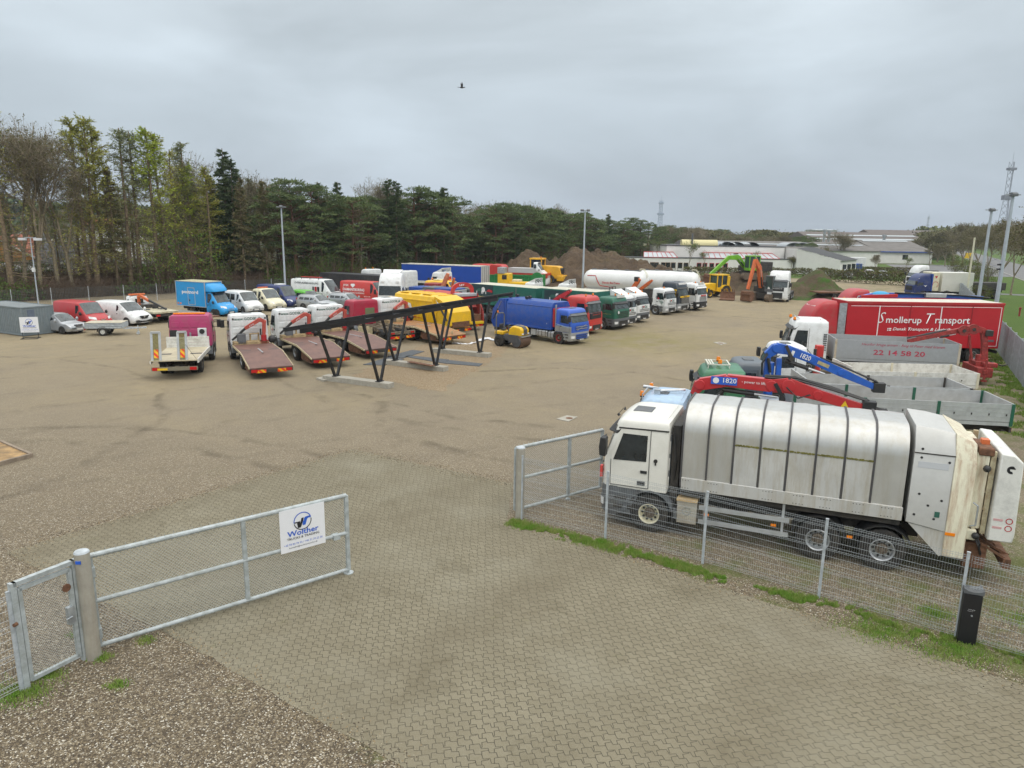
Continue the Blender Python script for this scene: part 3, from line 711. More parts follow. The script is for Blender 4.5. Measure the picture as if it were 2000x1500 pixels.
# small green understorey trees at the edge
for i, (px, top, sc2) in enumerate(((318, 470, 1), (365, 440, 1), (300, 480, 1), (415, 500, 1), (610, 490, 1), (640, 485, 1), (700, 495, 1), (760, 505, 1), (820, 505, 1), (1075, 470, 1), (1065, 485, 1), (1215, 478, 1), (1255, 470, 1), (1190, 492, 1), (950, 500, 1), (880, 500, 1), (560, 500, 1), (900, 515, 1), (1010, 505, 1))):
    p = belt_depth(px) * (1 - .01); hor = 450 + (px - 1000) * .0137; H = CAMH - (top - hor) * p.y / FPX
    tree('bush', ('ubush', i % 3), lambda: make_bush(90 + i, 4, 2.0, 'fresh', 800, 18, .12), p, max(2.0, H), f'bush in light green leaf {where(px)}', 'bushes at the wood edge', cat='bush', name='bush')
def thicket():
    r = random.Random(5); c = MB()
    for a, b in zip(BELT, BELT[1:]):
        L = math.dist(a, b); n = int(L * 300)
        for _ in range(n):
            s, o = r.random(), abs(r.gauss(0, 6)); dx, dy = (b[0] - a[0]) / L, (b[1] - a[1]) / L
            x, y = a[0] + dx * L * s - dy * o, a[1] + dy * L * s + dx * o
            H = r.uniform(.8, 2.3) + 1.6 * max(0, noise.noise(Vector((x * .12, y * .12, 0)))) + min(o * .16, 1.8)
            p = Vector((x, y, 0)); q = p + Vector((r.gauss(0, .4), r.gauss(0, .4), H)); seg(c, p, q, .018, .008)
            g = 1 if noise.noise(Vector((x * .09 + 4, y * .09, 2))) > -.05 else 0
            for _ in range(7):
                s2 = p.lerp(q, r.uniform(.15, 1)); d = rv(r); leaf(c, s2 + rv(r) * .25, d, r.uniform(.18, .4), .1 if g else .04, r); c.mi[-1] = 1 if (g and r.random() < .7) else 0
    o = c.obj('undergrowth', [TWIG, LF['fresh']], smooth=False); tag(o, 'brown and green undergrowth filling the edge of the wood', 'undergrowth', kind='stuff')
thicket()
# trees along the road on the right
for i, s in enumerate((33, 47, 62, 78, 96, 116, 140, 168, 200, 240)):
    x, y = FR(s, 7.2); v = i % 2
    tree('bare', ('lime', v), lambda: make_bare(130 + v, 10, levels=6, buds=.55, fork=.22), (x, y), 12 + RND.uniform(-1, 1), f'budding roadside tree, number {i + 1} counted from the near end of the verge', 'roadside trees', name='roadside_tree')
for i, s in enumerate((95, 112, 132, 155, 180, 210, 250)):
    x, y = FR(s, 27); v = i % 2
    tree('bare', ('lime', v), None, (x, y), 9.5 + RND.uniform(-1, 1), f'budding tree on the far side of the road, number {i + 1} from the near end', 'trees beyond the road', name='roadside_tree')
def lone(px, base, top, kind, label, wide=1.0, depth=None):
    p = G(px, base) if depth is None else Vector(((px - 1000) / FPX * depth * 1.02, depth, 0)); hor = 450 + (px - 1000) * .0137; H = CAMH + (hor - top) * p.y / FPX
    v = RND.randrange(2)
    if kind == 'bare': o = tree('bare', ('lone', v), lambda: make_bare(150 + v, 9, levels=6, buds=.15, fork=.2), p, H, label, None, name='bare_tree')
    elif kind == 'bud': o = tree('bare', ('lonebud', v), lambda: make_bare(160 + v, 8, levels=5, buds=.95, budm='bud', fork=.16), p, H, label, None, name='budding_tree')
    elif kind == 'birch': o = tree('bare', ('birch', v), lambda: make_bare(170 + v, 8, levels=5, buds=.8, budm='fresh', fork=.3), p, H, label, None, name='slender_tree')
    elif kind == 'bush': o = tree('bush', ('gbush', v), lambda: make_bush(180 + v, 5, 2.6, 'hedge', 2600, 24, .16), p, H, label, 'bushes around the car park', cat='bush', name='bush')
    elif kind == 'pinel': o = tree('pine', ('pine', v), None, p, H, label, None, name='pine_tree')
    if wide != 1: o.scale.x *= wide; o.scale.y *= wide
lone(1635, 520, 446, 'bare', 'wide dark leafless tree in front of the grey-roofed halls', 1.25)
lone(1710, 533, 494, 'bare', 'small leaning leafless tree on the lawn before the car park', 1.0)
lone(1766, 538, 497, 'birch', 'thin young tree at the left edge of the car park')
lone(1545, 534, 498, 'bud', 'round budding bush by the gable of the white workshop')
lone(1345, 534, 466, 'birch', 'slender tree before the white workshop, left of the long skylight')
lone(1375, 533, 486, 'birch', 'thin sapling before the left end of the long skylight')
lone(1470, 532, 487, 'birch', 'thin sapling before the right end of the long skylight')
lone(1285, 524, 462, 'barebud' if 0 else 'birch', 'leafing slender tree at the left end of the white workshop')
lone(1678, 545, 512, 'birch', 'leafing shrub tree in front of the white parked lorry')
lone(1610, 528, 478, 'bud', 'budding tree beside the dark gable roof')
for i, (px, b_, t_, w_) in enumerate(((1830, 512, 450, 1.5), (1862, 514, 444, 1.5), (1800, 510, 462, 1.2), (1895, 514, 458, 1.3), (1880, 520, 470, 1.3), (1815, 518, 478, 1.2), (1845, 520, 470, 1.3))):
    lone(px, b_, t_, 'bud', f'dense olive budding tree in the clump beyond the parked tractor units, {("left", "tallest", "far left", "right", "front right", "front left", "front middle")[i]} one', w_)
for i, (px, b_, t_) in enumerate(((1885, 540, 505), (1905, 545, 510), (1865, 533, 508), (1800, 512, 500), (1690, 513, 502), (1640, 520, 505), (1720, 512, 506), (1755, 513, 507), (1920, 560, 520), (1860, 520, 495), (1912, 590, 552))):
    lone(px, b_, t_, 'bush', 'low green bush among those dotted around the car park and lawn', 1.3)
def hedge(name, pts, H, W, lf, label, cat='hedge', dens=260, seed=1):
    r = random.Random(seed); c = MB()
    for a, b in zip(pts, pts[1:]):
        L = math.dist(a, b); dx, dy = (b[0] - a[0]) / L, (b[1] - a[1]) / L
        for _ in range(int(L * dens)):
            s, o = r.random() * L, r.uniform(-.5, .5) * W; x, y = a[0] + dx * s - dy * o, a[1] + dy * s + dx * o
            h = H * (1 + .12 * noise.noise(Vector((x * .4, y * .4, 1)))); z = h * r.uniform(0, 1) ** .6; leaf(c, Vector((x, y, z)), rv(r), r.uniform(.14, .3), .13, r); c.mi[-1] = 1 if r.random() < .35 else 0
    o = c.obj(name, [LF[lf], TWIG], smooth=False); tag(o, label, cat); return o
h1 = [tuple(D(x, 500, d)[:2]) for x, d in ((1600, 134), (1700, 127), (1812, 121))]
hedge('hedge', h1, 2.3, 1.6, 'hedge', 'long clipped olive-green hedge behind the bank and the car park', dens=420)
h2 = [tuple(D(x, 500, 146)[:2]) for x in (1338, 1500, 1590)]
hedge('hedge', h2, 1.6, 1.3, 'hedge', 'low hedge along the foot of the white workshop', dens=260, seed=4)
h3 = [tuple(D(x, 500, 165)[:2]) for x in (1590, 1700, 1790)]
hedge('hedge', h3, 1.3, 1.6, 'bud', 'low brown hedge in front of the lawn and containers', dens=200, seed=6)

# distant woods on the horizon
def distant(name, pts, lf, label, seed, n=900, sz=2.2):
    r = random.Random(seed); c = MB()
    for a, b in zip(pts, pts[1:]):
        for _ in range(n):
            s = r.random(); x, y, h = a[0] + (b[0] - a[0]) * s, a[1] + (b[1] - a[1]) * s, a[2] + (b[2] - a[2]) * s
            h *= 1 + .25 * noise.noise(Vector((x * .03, y * .03, seed))) + .12 * noise.noise(Vector((x * .15, y * .1, seed)))
            for _ in range(3): leaf(c, Vector((x + r.gauss(0, 2), y + r.uniform(0, 14), h * r.random() ** .5)), rv(r), sz * r.uniform(.5, 1), sz * .7, r)
    o = c.obj(name, LF[lf], smooth=False); tag(o, label, 'wood', kind='stuff')
distant('distant_wood', [(-420, 300, 24), (-250, 330, 20), (-120, 340, 15)], 'spruce', 'dark wooded ridge beyond the houses on the left', 2, 1500, 3)
distant('distant_wood', [(50, 235, 8.6), (85, 265, 8.6), (110, 300, 8.5), (150, 360, 8.6)], 'bud', 'olive budding wood behind the white workshop', 3, 4200, .7)
FW = 'trees of the far wood behind the workshop'
for i in range(64):
    px = 1275 + 295 * (i + RND.random()) / 64; dep = RND.uniform(205, 300); top = 437 + (px - 1275) * .072 + RND.uniform(-3, 9) + (dep - 205) * .03
    k_ = RND.choice(('lime', 'bare', 'barebud', 'bare', 'pine', 'lime') if px > 1310 else ('pine', 'pine', 'bare')); H = CAMH + (454 - top) * dep / FPX
    if k_ == 'lime': tree('bare', ('lime', i % 2), lambda: make_bare(130 + i % 2, 10, levels=6, buds=.85, fork=.22), ((px - 1000) / FPX * dep * 1.02, dep), H, 'olive budding tree in the far wood behind the white workshop', FW, name='budding_tree', sxy=H / 9)
    elif k_ == 'pine': tree('pine', ('pine', i % 3), lambda: make_pine(80 + i % 3, 13), ((px - 1000) / FPX * dep * 1.02, dep), H, 'dark conifer in the far wood behind the white workshop', FW, name='pine_tree', sxy=H / 10)
    else: tree('bare', (k_, i % 2), None if (k_, i % 2) in PROTO else (lambda: make_bare(50, 15, levels=5, buds=.9, budm='fresh')), ((px - 1000) / FPX * dep * 1.02, dep), H, 'light crown in the far wood behind the white workshop', FW, name='budding_tree', sxy=H / 11)
distant('distant_wood', [(170, 420, 9.5), (260, 430, 9), (360, 460, 9)], 'bud', 'low far woods behind the industrial halls', 5, 2500, 1.2)
distant('distant_wood', [(280, 500, 13), (360, 560, 14), (460, 560, 16)], 'hedge', 'hazy wooded rise at the right horizon', 6, 700, 3)
distant('distant_wood', [(150, 250, 8), (175, 300, 9), (235, 420, 10)], 'bud', 'brownish tree mass at the far end of the road', 7, 3500, .9)
# grass along the panel fence and in tufts
def grass_patch():
    r = random.Random(11); c = MB(); A, Bp = G(1000, 1016), G(2050, 1300); L = (Bp - A).length; d = (Bp - A) / L; nrm = Vector((-d.y, d.x, 0))
    if nrm.y > 0: nrm = -nrm
    for _ in range(60000):
        s = r.random() * L * 1.05; o = r.gauss(.0, .16) + .1 + .2 * noise.noise(Vector((s * .5, 0, 0)))
        if noise.noise(Vector((s * .7, o * 1.5, 3))) + (.34 if s < L * .5 else .0) - abs(o) * 1.3 + .55 * noise.noise(Vector((s * 6, o * 6, 1))) < 0: continue
        p = A + d * s + nrm * o; leaf(c, Vector((p.x, p.y, 0)), (Vector((0, 0, 1)) + rv(r) * .45).normalized(), r.uniform(.03, .09), .012, r)
    for cx, cy, R, n in ((38, 1352, .28, 900), (100, 1318, .12, 250), (230, 1338, .1, 160), (200, 1285, .1, 180), (285, 1252, .1, 120), (1828, 1198, .2, 500), (2010, 1215, .3, 500), (1740, 1240, .3, 400), (1700, 1228, .35, 600), (1865, 1262, .25, 600), (1910, 1285, .3, 400), (1830, 1275, .25, 300), (150, 1240, .1, 90)):
        g = G(cx, cy)
        for _ in range(n * 2): leaf(c, Vector((g.x + r.gauss(0, R), g.y + r.gauss(0, R * .8), 0)), (Vector((0, 0, 1)) + rv(r) * .5).normalized(), r.uniform(.03, .08), .012, r)
    for _ in range(60000):      # rough strip inside the right hand fence
        s = r.uniform(-14, 40); o = -abs(r.gauss(0, 1.5)); x, y = FR(s, o)
        if noise.noise(Vector((x * 1.1, y * 1.1, 5))) + .5 * noise.noise(Vector((x * 4, y * 4, 2))) < -.12 + abs(o) * .1: continue
        leaf(c, Vector((x, y, 0)), (Vector((0, 0, 1)) + rv(r) * .5).normalized(), r.uniform(.06, .16), .03, r)
    o = c.obj('grass', mat('grass_blades', (0.13, 0.28, 0.02), 0.7, col2=(0.26, 0.3, 0.08), vscale=3), smooth=False); tag(o, 'grass and weeds growing along the fences', 'grass', kind='stuff')
grass_patch()
def spill():
    r = random.Random(21); c = MB(); E_ = [(pv[0], pv[1]), (pv[1], pv[2]), ((fl.x, fl.y), (nl.x, nl.y)), (pv[0], (fl.x, fl.y)), (pv[3], pv[4])]
    for a, b in E_:
        L = math.dist(a, b); dx, dy = (b[0] - a[0]) / L, (b[1] - a[1]) / L
        for _ in range(int(L * 150)):
            s, o = r.random() * L, r.gauss(0, .22); x, y = a[0] + dx * s - dy * o, a[1] + dy * s + dx * o; k = r.uniform(.008, .02); n = len(c.v)
            c.v += [(x + k, y, .006), (x, y + k, .006), (x - k, y, .006), (x, y - k, .006), (x, y, .006 + k)]; c.f += [(n, n + 1, n + 4), (n + 1, n + 2, n + 4), (n + 2, n + 3, n + 4), (n + 3, n, n + 4)]; c.mi += [r.randrange(3)] * 4
    o = c.obj('loose_stones', [mat('stone_tan', (.28, .21, .12), .9), mat('stone_pale', (.34, .3, .22), .9), mat('stone_dark', (.09, .07, .05), .9)], smooth=False); tag(o, 'loose pebbles spilled along the edges of the paving', 'pebbles', kind='stuff')
spill()
# ================================================================== VEHICLE BUILDERS (local x forward, y left, z up; x = 0 at the front bumper)
WM = {}
def wheel(parent, x, y, r=.5, w_=.3, rim='grey', name='wheel'):
    out_ = 1 if y > 0 else -1
    key = (round(r, 2), round(w_, 2), rim, out_)
    rimm = {'grey': STEEL, 'white': WHITED, 'dark': DARKP, 'red': MAROON, 'alloy': SILVER, 'yellow': YELLOW, 'rust': RUST, 'cream': CREAM}[rim]
    if key not in WM:
        n = 26 if r > .4 else 20; b = MB(); ri = r * .56; s = out_
        b.lathe_y([(ri, -s * w_ * .5), (r * .9, -s * w_ * .5), (r, -s * w_ * .38), (r, s * w_ * .38), (r * .97, s * w_ * .45), (r * .88, s * w_ * .5), (ri, s * w_ * .5), (ri * .98, s * w_ * .3)], n=n, cap=False)
        for i in range(n): # tread blocks
            a = 2 * pi * i / n; p = Vector((cos(a), 0, sin(a))); b.beam(p * (r - .004) + Vector((0, -w_ * .36, 0)), p * (r - .004) + Vector((0, w_ * .36, 0)), (.02 * r * 2, .06 * r * 2), up=p)
        tm = b.mesh('wheel', RUBBER)
        big = r > .4
        b = MB(); b.lathe_y([(ri, s * w_ * .46), (ri * .95, s * w_ * .5), (ri * .86, s * w_ * .44), (ri * .8, s * w_ * (.08 if big else .25)), (ri * .52, s * w_ * (.05 if big else .3)), (ri * .3, s * w_ * (.0 if big else .3)), (.004, 0)], n=24, cap=False)
        b.lathe_y([(ri * .5, s * w_ * .04), (ri * .46, s * w_ * (.3 if big else .3)), (ri * .4, s * w_ * (.32 if big else .34)), (ri * .2, s * w_ * (.34 if big else .36)), (ri * .16, s * w_ * (.46 if big else .36)), (0.004, s * w_ * (.46 if big else .36))], n=18, m=2 if big else 0, cap=False)
        k = 10 if big else 7
        for i in range(k):
            a = 2 * pi * i / k; c_ = (cos(a) * ri * .67, s * w_ * (.055 if big else .27), sin(a) * ri * .67); b.cyl(c_, (c_[0], c_[1] + s * .015, c_[2]), ri * .115, n=8, m=1)
            a += pi / k; c_ = (cos(a) * ri * .33, s * w_ * .33, sin(a) * ri * .33)
            if big: b.cyl(c_, (c_[0], c_[1] + s * .03, c_[2]), ri * .05, n=6, m=2)
        WM[key] = (tm, b.mesh('rim', [rimm, BLACK, mat('greasy_hub', (.16, .13, .1), .7, metal=.3, var=.4, vscale=9, dirt=.5)]))
    o = bpy.data.objects.new(name, WM[key][0]); COL.objects.link(o); o.parent = parent; o.location = (x, y, r)
    q = bpy.data.objects.new('rim', WM[key][1]); COL.objects.link(q); q.parent = o
    return o

class Cab:
    """rounded lorry cab: keys = (z, x_front, half_width, x_back)"""
    def __init__(s, keys, rc=.22): s.k, s.rc = keys, rc
    def at(s, z):
        k = s.k
        if z <= k[0][0]: return k[0][1:]
        for a, b in zip(k, k[1:]):
            if a[0] <= z <= b[0]:
                t = (z - a[0]) / max(1e-6, b[0] - a[0]); return tuple(a[i] + (b[i] - a[i]) * t for i in (1, 2, 3))
        return k[-1][1:]
    def fx(s, y, z):
        xf, w_, xb = s.at(z); rc = min(s.rc, w_ * .9); e = abs(y) - (w_ - rc); c_ = .05 * (y / w_) ** 2
        return xf - c_ if e <= 0 else xf - c_ - rc + math.sqrt(max(0, rc * rc - min(e, rc) ** 2))
    def ring(s, z, grow=0.0):
        xf, w_, xb = s.at(z); xf += grow; w_ += grow; xb -= grow; rc = min(s.rc, w_ * .9); rb = .06; P = []
        P += [(xb, -w_ + rb), (xb + rb * .3, -w_ + rb * .3), (xb + rb, -w_)]
        for i in range(5): a = -pi / 2 + pi / 2 * i / 4; P.append((xf - .05 - rc + cos(a) * rc + .0, -w_ + rc + sin(a) * rc))
        for y in (-.5, 0, .5): P.append((xf - .05 * (y * .8) ** 2 * 4 * .25, y * (w_ - rc)))
        for i in range(5): a = pi / 2 * i / 4; P.append((xf - .05 - rc + cos(a) * rc, w_ - rc + sin(a) * rc))
        P += [(xb + rb, w_), (xb + rb * .3, w_ - rb * .3), (xb, w_ - rb)]
        return [(x, y, z) for x, y in P]
    def body(s, zs=None):
        b = MB(); ks = [k[0] for k in s.k]; b.loft([s.ring(z) for z in ks]); return b
    def front(s, y0, y1, z0, z1, off=.02, nu=12, nv=4, m=0, b=None, z0b=None, z1b=None):
        b = b or MB()
        def f(u, v):
            y = y0 + (y1 - y0) * u; z = z0 + (z1 - z0) * v
            return (s.fx(y, z) + off, y, z)
        b.grid(lambda u, v: f(u, v), nu, nv, m); 
        return b
    def side(s, sgn, poly, off=.012, b=None):
        b = b or MB(); q = [(x, sgn * (s.at(z)[1] + off), z) for x, z in poly]; n = len(q)
        q2 = [(x, sgn * (s.at(z)[1] - .01), z) for x, z in poly]
        fs = [tuple(range(n)) if sgn < 0 else tuple(range(n - 1, -1, -1))] + [((i, (i + 1) % n, (i + 1) % n + n, i + n)) for i in range(n)]
        b.add(q + q2, fs); return b
def beacon(t, x, y, z, r=.075):
    b = MB().cyl((x, y, z), (x, y, z + .05), r * .9, m=1).cyl((x, y, z + .05), (x, y, z + .2), r, r * .8, m=0); b.obj('beacon', [AMBER, BLACK], t)
def mirror(t, x, y, z, h=.45, armz=None):
    s = 1 if y > 0 else -1
    o = MB().prism([(-.09, 0), (.07, .02), (.09, h * .5), (.06, h), (-.09, h)], -.13 if s > 0 else -.12, .12, 'y').obj('mirror', BLACK, t, bevel=.02, loc=(x, y + s * .12, z))
    MB().tube([(0, -s * .3, h * .95), (0, -s * .05, h * .98)], .018).tube([(0, -s * .3, .05), (0, -s * .05, .04)], .018).obj('mirror_arm', BLACK, o)
    return o
def lorry_cab(t, col, L=1.75, W=2.4, zb=.95, zt=2.62, zr=2.82, rake=.42, low=None, visor=BLACK, grille=BLACK, slats=4, bump_m=None, lowcol=None, high=0, steps=True, glass=GLASSB, doorh=None,
              beacons=0, arch=GREYP, wheel_x=-1.4, rim='grey', gz=(1.05, 1.65), visor_on=True, deflect=False, backwin=False, fr=.5, spot=False, win=True, wcol=None, mirrors=True, gwid=.78, rearribs=True, hatch=True, skirt=True, visz=None, sill=1.72):
    """full cab: body, windscreen, doors, side windows, grille, bumper, headlights, mirrors, visor, front wheels"""
    hw = W / 2
    keys = [(zb, 0, hw, -L), (zb + .3, .0, hw, -L), (sill - .1, -.01, hw, -L), (sill, -.03, hw, -L), (zt, -rake, hw - .06, -L), (zt + .05, -rake - .02, hw - .07, -L)]
    if high:
        for f, xx, ww in ((.25, .08, .0), (.55, .28, .02), (.8, .55, .05), (.94, .8, .1), (1.0, 1.0, .2)): keys.append((zt + .05 + (zr - zt - .05) * f, -rake - .02 - xx * high, hw - .08 - ww, -L + .02 + (.08 if f > .9 else 0)))
    else:
        for f, xx, ww in ((.45, .05, .0), (.75, .14, .05), (.93, .28, .13), (1.0, .45, .25)): keys.append((zt + .05 + (zr - zt - .05) * f, -rake - .02 - xx, hw - .08 - ww, -L + .02 + (.1 if f > .9 else 0)))
    C = Cab(keys)
    body = C.body().obj('cab', col, t, ang=50)
    if rearribs and not backwin:   # pressed ribs in the back wall
        b = MB()
        for y in (-.8, -.27, .27, .8):
            for z in (1.35, 1.85, 2.3): b.box(-L - .022, -L + .01, y - .21, y + .21, z - .17, z + .17)
        b.obj('back_panel', col, t, bevel=.02)
    if backwin:
        MB().box(-L - .02, -L + .01, -.75, .1, 1.75, 2.25).obj('rear_window', mat('rear_glass', (.16, .18, .1), .15), t, bevel=.03)
        b = MB()
        for y in (-.8, -.2, .4, .85): b.box(-L - .022, -L + .01, y - .2, y + .2, 1.15, 1.5)
        b.obj('back_panel', col, t, bevel=.03)
    if win:
        MB.obj(C.front(-hw + .13, hw - .13, sill + .08, zt - .02, .008, b=None), 'windscreen', glass, t)
        b = MB()
        for y in (-.45, .35): b.tube([(C.fx(y, sill + .1) + .03, y, sill + .1), (C.fx(y - .45, sill + .3) + .03, y - .45, sill + .3)], .012, 4)
        b.obj('wiper', BLACK, t)
    for sg in (-1, 1):
        d0, d1 = -rake * .15 - .24, -.24 - 1.05
        C.side(sg, [(d1, zb + .06), (d0, zb + .06), (d0, sill), (d0 - rake * .75, zt - .08), (d1, zt - .04)], .009).obj('door', col, t, smooth=False)
        C.side(sg, [(d1 + .08, sill + .04), (d0 - .06, sill + .0), (d0 - rake * .72 - .07, zt - .2), (d1 + .08, zt - .2)], .014).obj('side_window', GLASS, t, smooth=False)
        q = MB()
        for za, zc in ((zb + .06, sill), (sill, zt - .06)):
            for xa in (d1,): q.beam((xa, sg * (C.at(za)[1] + .01), za), (xa, sg * (C.at(zc)[1] + .01), zc), (.014, .012))
        q.beam((d1, sg * (C.at(zb + .06)[1] + .01), zb + .06), (d0, sg * (C.at(zb + .06)[1] + .01), zb + .06), (.014, .012)); q.beam((d0, sg * (C.at(zb + .06)[1] + .01), zb + .06), (d0, sg * (C.at(sill)[1] + .01), sill), (.014, .012)); q.obj('door_seam', BLACK, t)
        y = sg * (hw + .012); MB().box(d1 + .05, d1 + .22, y - .012, y + .012, sill - .28, sill - .21).obj('door_handle', BLACK, t)
        if steps:
            b = MB().box(-1.02 if wheel_x < -1.2 else -.9, -.25, sg * (hw - .06) - .05, sg * (hw - .06) + .05, .38, zb, 0)
            for z in (.55, .78): b.box(-.95, -.4, sg * (hw + .0) - .015, sg * (hw + .0) + .015, z, z + .1, 1)
            b.obj('step', [arch, DARKP], t, bevel=.015)
        # wheel arch ring
        b = MB(); yo = sg * (hw + .02); yi = sg * (hw - .32); R = []
        for i in range(11):
            a = pi * (i / 10); R.append([(wheel_x + cos(a) * .6, yo, .5 + sin(a) * .6), (wheel_x + cos(a) * .72, yo, .48 + sin(a) * .66), (wheel_x + cos(a) * .72, yi, .48 + sin(a) * .66), (wheel_x + cos(a) * .6, yi, .5 + sin(a) * .6)])
        b.loft(R); b.obj('wheel_arch', arch, t)
        wheel(t, wheel_x, sg * (hw - .13), .5, .3, rim)
        if mirrors: mirror(t, -.12, sg * (hw + .12), sill + .15, .5)
    # dark engine bay block under the cab
    MB().box(-L, -.15, -hw + .25, hw - .25, .45, zb + .02).obj('underbody', DARKP, t)
    # bumper and lower front
    bm = bump_m or arch
    Cb = Cab([(.32, -.05, hw - .02, -.5), (.42, .03, hw, -.55), (zb - .12, .04, hw + .0, -.6), (zb + .02, .02, hw, -.55)], .25)
    Cb.body().obj('bumper', bm, t, ang=50)
    Cg = Cab([(.3, .045, hw + .01, -.5), (zb, .045, hw + .01, -.5), (gz[1] + .1, 0.0, hw, -L)], .22)
    b = MB(); g0, g1 = gz
    Cf = C
    Cf.front(-gwid, gwid, g0, g1, .006, 8, 2, 0, b)
    for i in range(slats):
        z = g0 + (g1 - g0) * (i + .5) / slats; h = (g1 - g0) / slats * .3
        b.box(.0, .04, -gwid + .04, gwid - .04, z - h / 2, z + h / 2, 1)
    b.obj('grille', [grille, wcol or grille], t, bevel=0)
    b = MB(); b.box(.03, .055, -.62, .62, .42, zb - .2, 0)
    for i in range(3): b.box(.05, .065, -.6, .6, .46 + i * .12, .5 + i * .12, 1)
    b.obj('air_intake', [BLACK, DARKP], t)
    for sg in (-1, 1):
        Cb2 = Cb; b = MB(); y0, y1 = sg * (hw - .4), sg * (hw - .04)
        b.grid(lambda u, v: (Cb.fx(y0 + (y1 - y0) * u, .7) + .008, y0 + (y1 - y0) * u, .56 + .2 * v), 6, 2)
        if sg < 0: b.f = [tuple(reversed(f)) for f in b.f]
        b.obj('headlight', LAMP, t)
    MB().box(.05, .062, -.26, .26, .4, .51).obj('number_plate', mat('number_plate', (.7, .7, .68), .4), t)
    if visor_on:
        zv = visz or zt
        b = MB(); n = 10; R = []
        for i in range(n + 1):
            y = -hw + .06 + (W - .12) * i / n; x = C.fx(y, zv)
            R.append([(x - .02, y, zv - .02), (x + .2, y, zv - .2), (x + .17, y, zv - .23), (x + .0, y, zv - .1)])
        b.loft(R); b.obj('sun_visor', visor, t)
    if deflect:
        MB().loft([[(-rake - .25, y * .6, zr - .02) for y in (-1, 1)] + [(-rake - .35, y * .6, zr - .03) for y in (1, -1)], [(-L + .45, y * .85, zr + .32) for y in (-1, 1)] + [(-L + .4, y * .85, zr + .28) for y in (1, -1)], [(-L + .05, y * .95, zr + .5) for y in (-1, 1)] + [(-L + .05, y * .95, zr + .44) for y in (1, -1)]]).obj('roof_deflector', col, t)
        for sg in (-1, 1): MB().prism([(-rake - .4, zr - .05), (-L + .04, zr - .05), (-L + .04, zr + .46)], sg * .93 - .01, sg * .93 + .01).obj('deflector_side', col, t, smooth=False)
    if hatch and not high:
        MB().box(-1.25, -.8, -.3, .3, zr - .01, zr + .035).obj('roof_hatch', GREYP, t, bevel=.02)
    for i in range(beacons): beacon(t, -.75, (-.6, .6, 0)[i], zr - .02)
    return C
def chassis(t, x0, x1, z=.95, W=.8, axles=(), rim='grey', hw=1.2, dual=True, tanks=None, guards=True):
    b = MB()
    for y in (-W / 2, W / 2): b.box(x1, x0, y - .04, y + .04, z - .28, z)
    for x in [x0 - .3 - k * 1.1 for k in range(int((x0 - x1) / 1.1))]: b.box(x - .05, x + .05, -W / 2, W / 2, z - .2, z - .08)
    for ax in axles: b.cyl((ax, -hw + .2, .5), (ax, hw - .2, .5), .09, n=8); b.sphere((ax, 0, .5), .2, 8, 5)
    b.obj('chassis', DARKP, t)
    for ax in axles:
        for sg in (-1, 1):
            wheel(t, ax, sg * (hw - .16), .5, .3, rim)
            if dual: wheel(t, ax, sg * (hw - .5), .5, .28, rim)
            if guards:
                bb = MB(); R = []
                for i in range(9):
                    a = pi * .08 + pi * .84 * i / 8; R.append([(ax + cos(a) * .6, sg * hw, .5 + sin(a) * .58), (ax + cos(a) * .63, sg * hw, .5 + sin(a) * .61), (ax + cos(a) * .63, sg * (hw - .6), .5 + sin(a) * .61), (ax + cos(a) * .6, sg * (hw - .6), .5 + sin(a) * .58)])
                bb.loft(R); bb.obj('mudguard', BLACK, t)
def tank(t, x0, x1, y, z0=.4, z1=.95, m=None, n=3):
    b = MB(); hw_ = .28; P = [(-hw_, z0 + .1), (-hw_ + .1, z0), (hw_ - .1, z0), (hw_, z0 + .1), (hw_, z1 - .1), (hw_ - .1, z1), (-hw_ + .1, z1), (-hw_, z1 - .1)]
    b.prism([(y + a, c) for a, c in P], x0, x1, 'x')
    for i in range(n): x = x0 + (x1 - x0) * (i + .5) / n; b.prism([(y + a * 1.04, z0 + (c - z0) * 1.02 - .005) for a, c in P], x - .03, x + .03, 'x', m=1)
    b.obj('fuel_tank', [m or CHROME, DARKP], t, bevel=.02)
def taillights(t, x, hw=1.15, z=.5, chev=True, m=None):
    MB().box(x, x + .08, -hw, hw, z - .1, z + .1).obj('rear_bar', m or DARKP, t)
    for sg in (-1, 1):
        MB().box(x - .03, x, sg * (hw - .22) - .17, sg * (hw - .22) + .17, z - .08, z + .08).obj('tail_light', REDL, t)
        if chev: MB().box(x - .025, x - .005, sg * .58 - .27, sg * .58 + .27, z - .12, z + .06).obj('chevron_board', CHEV, t)

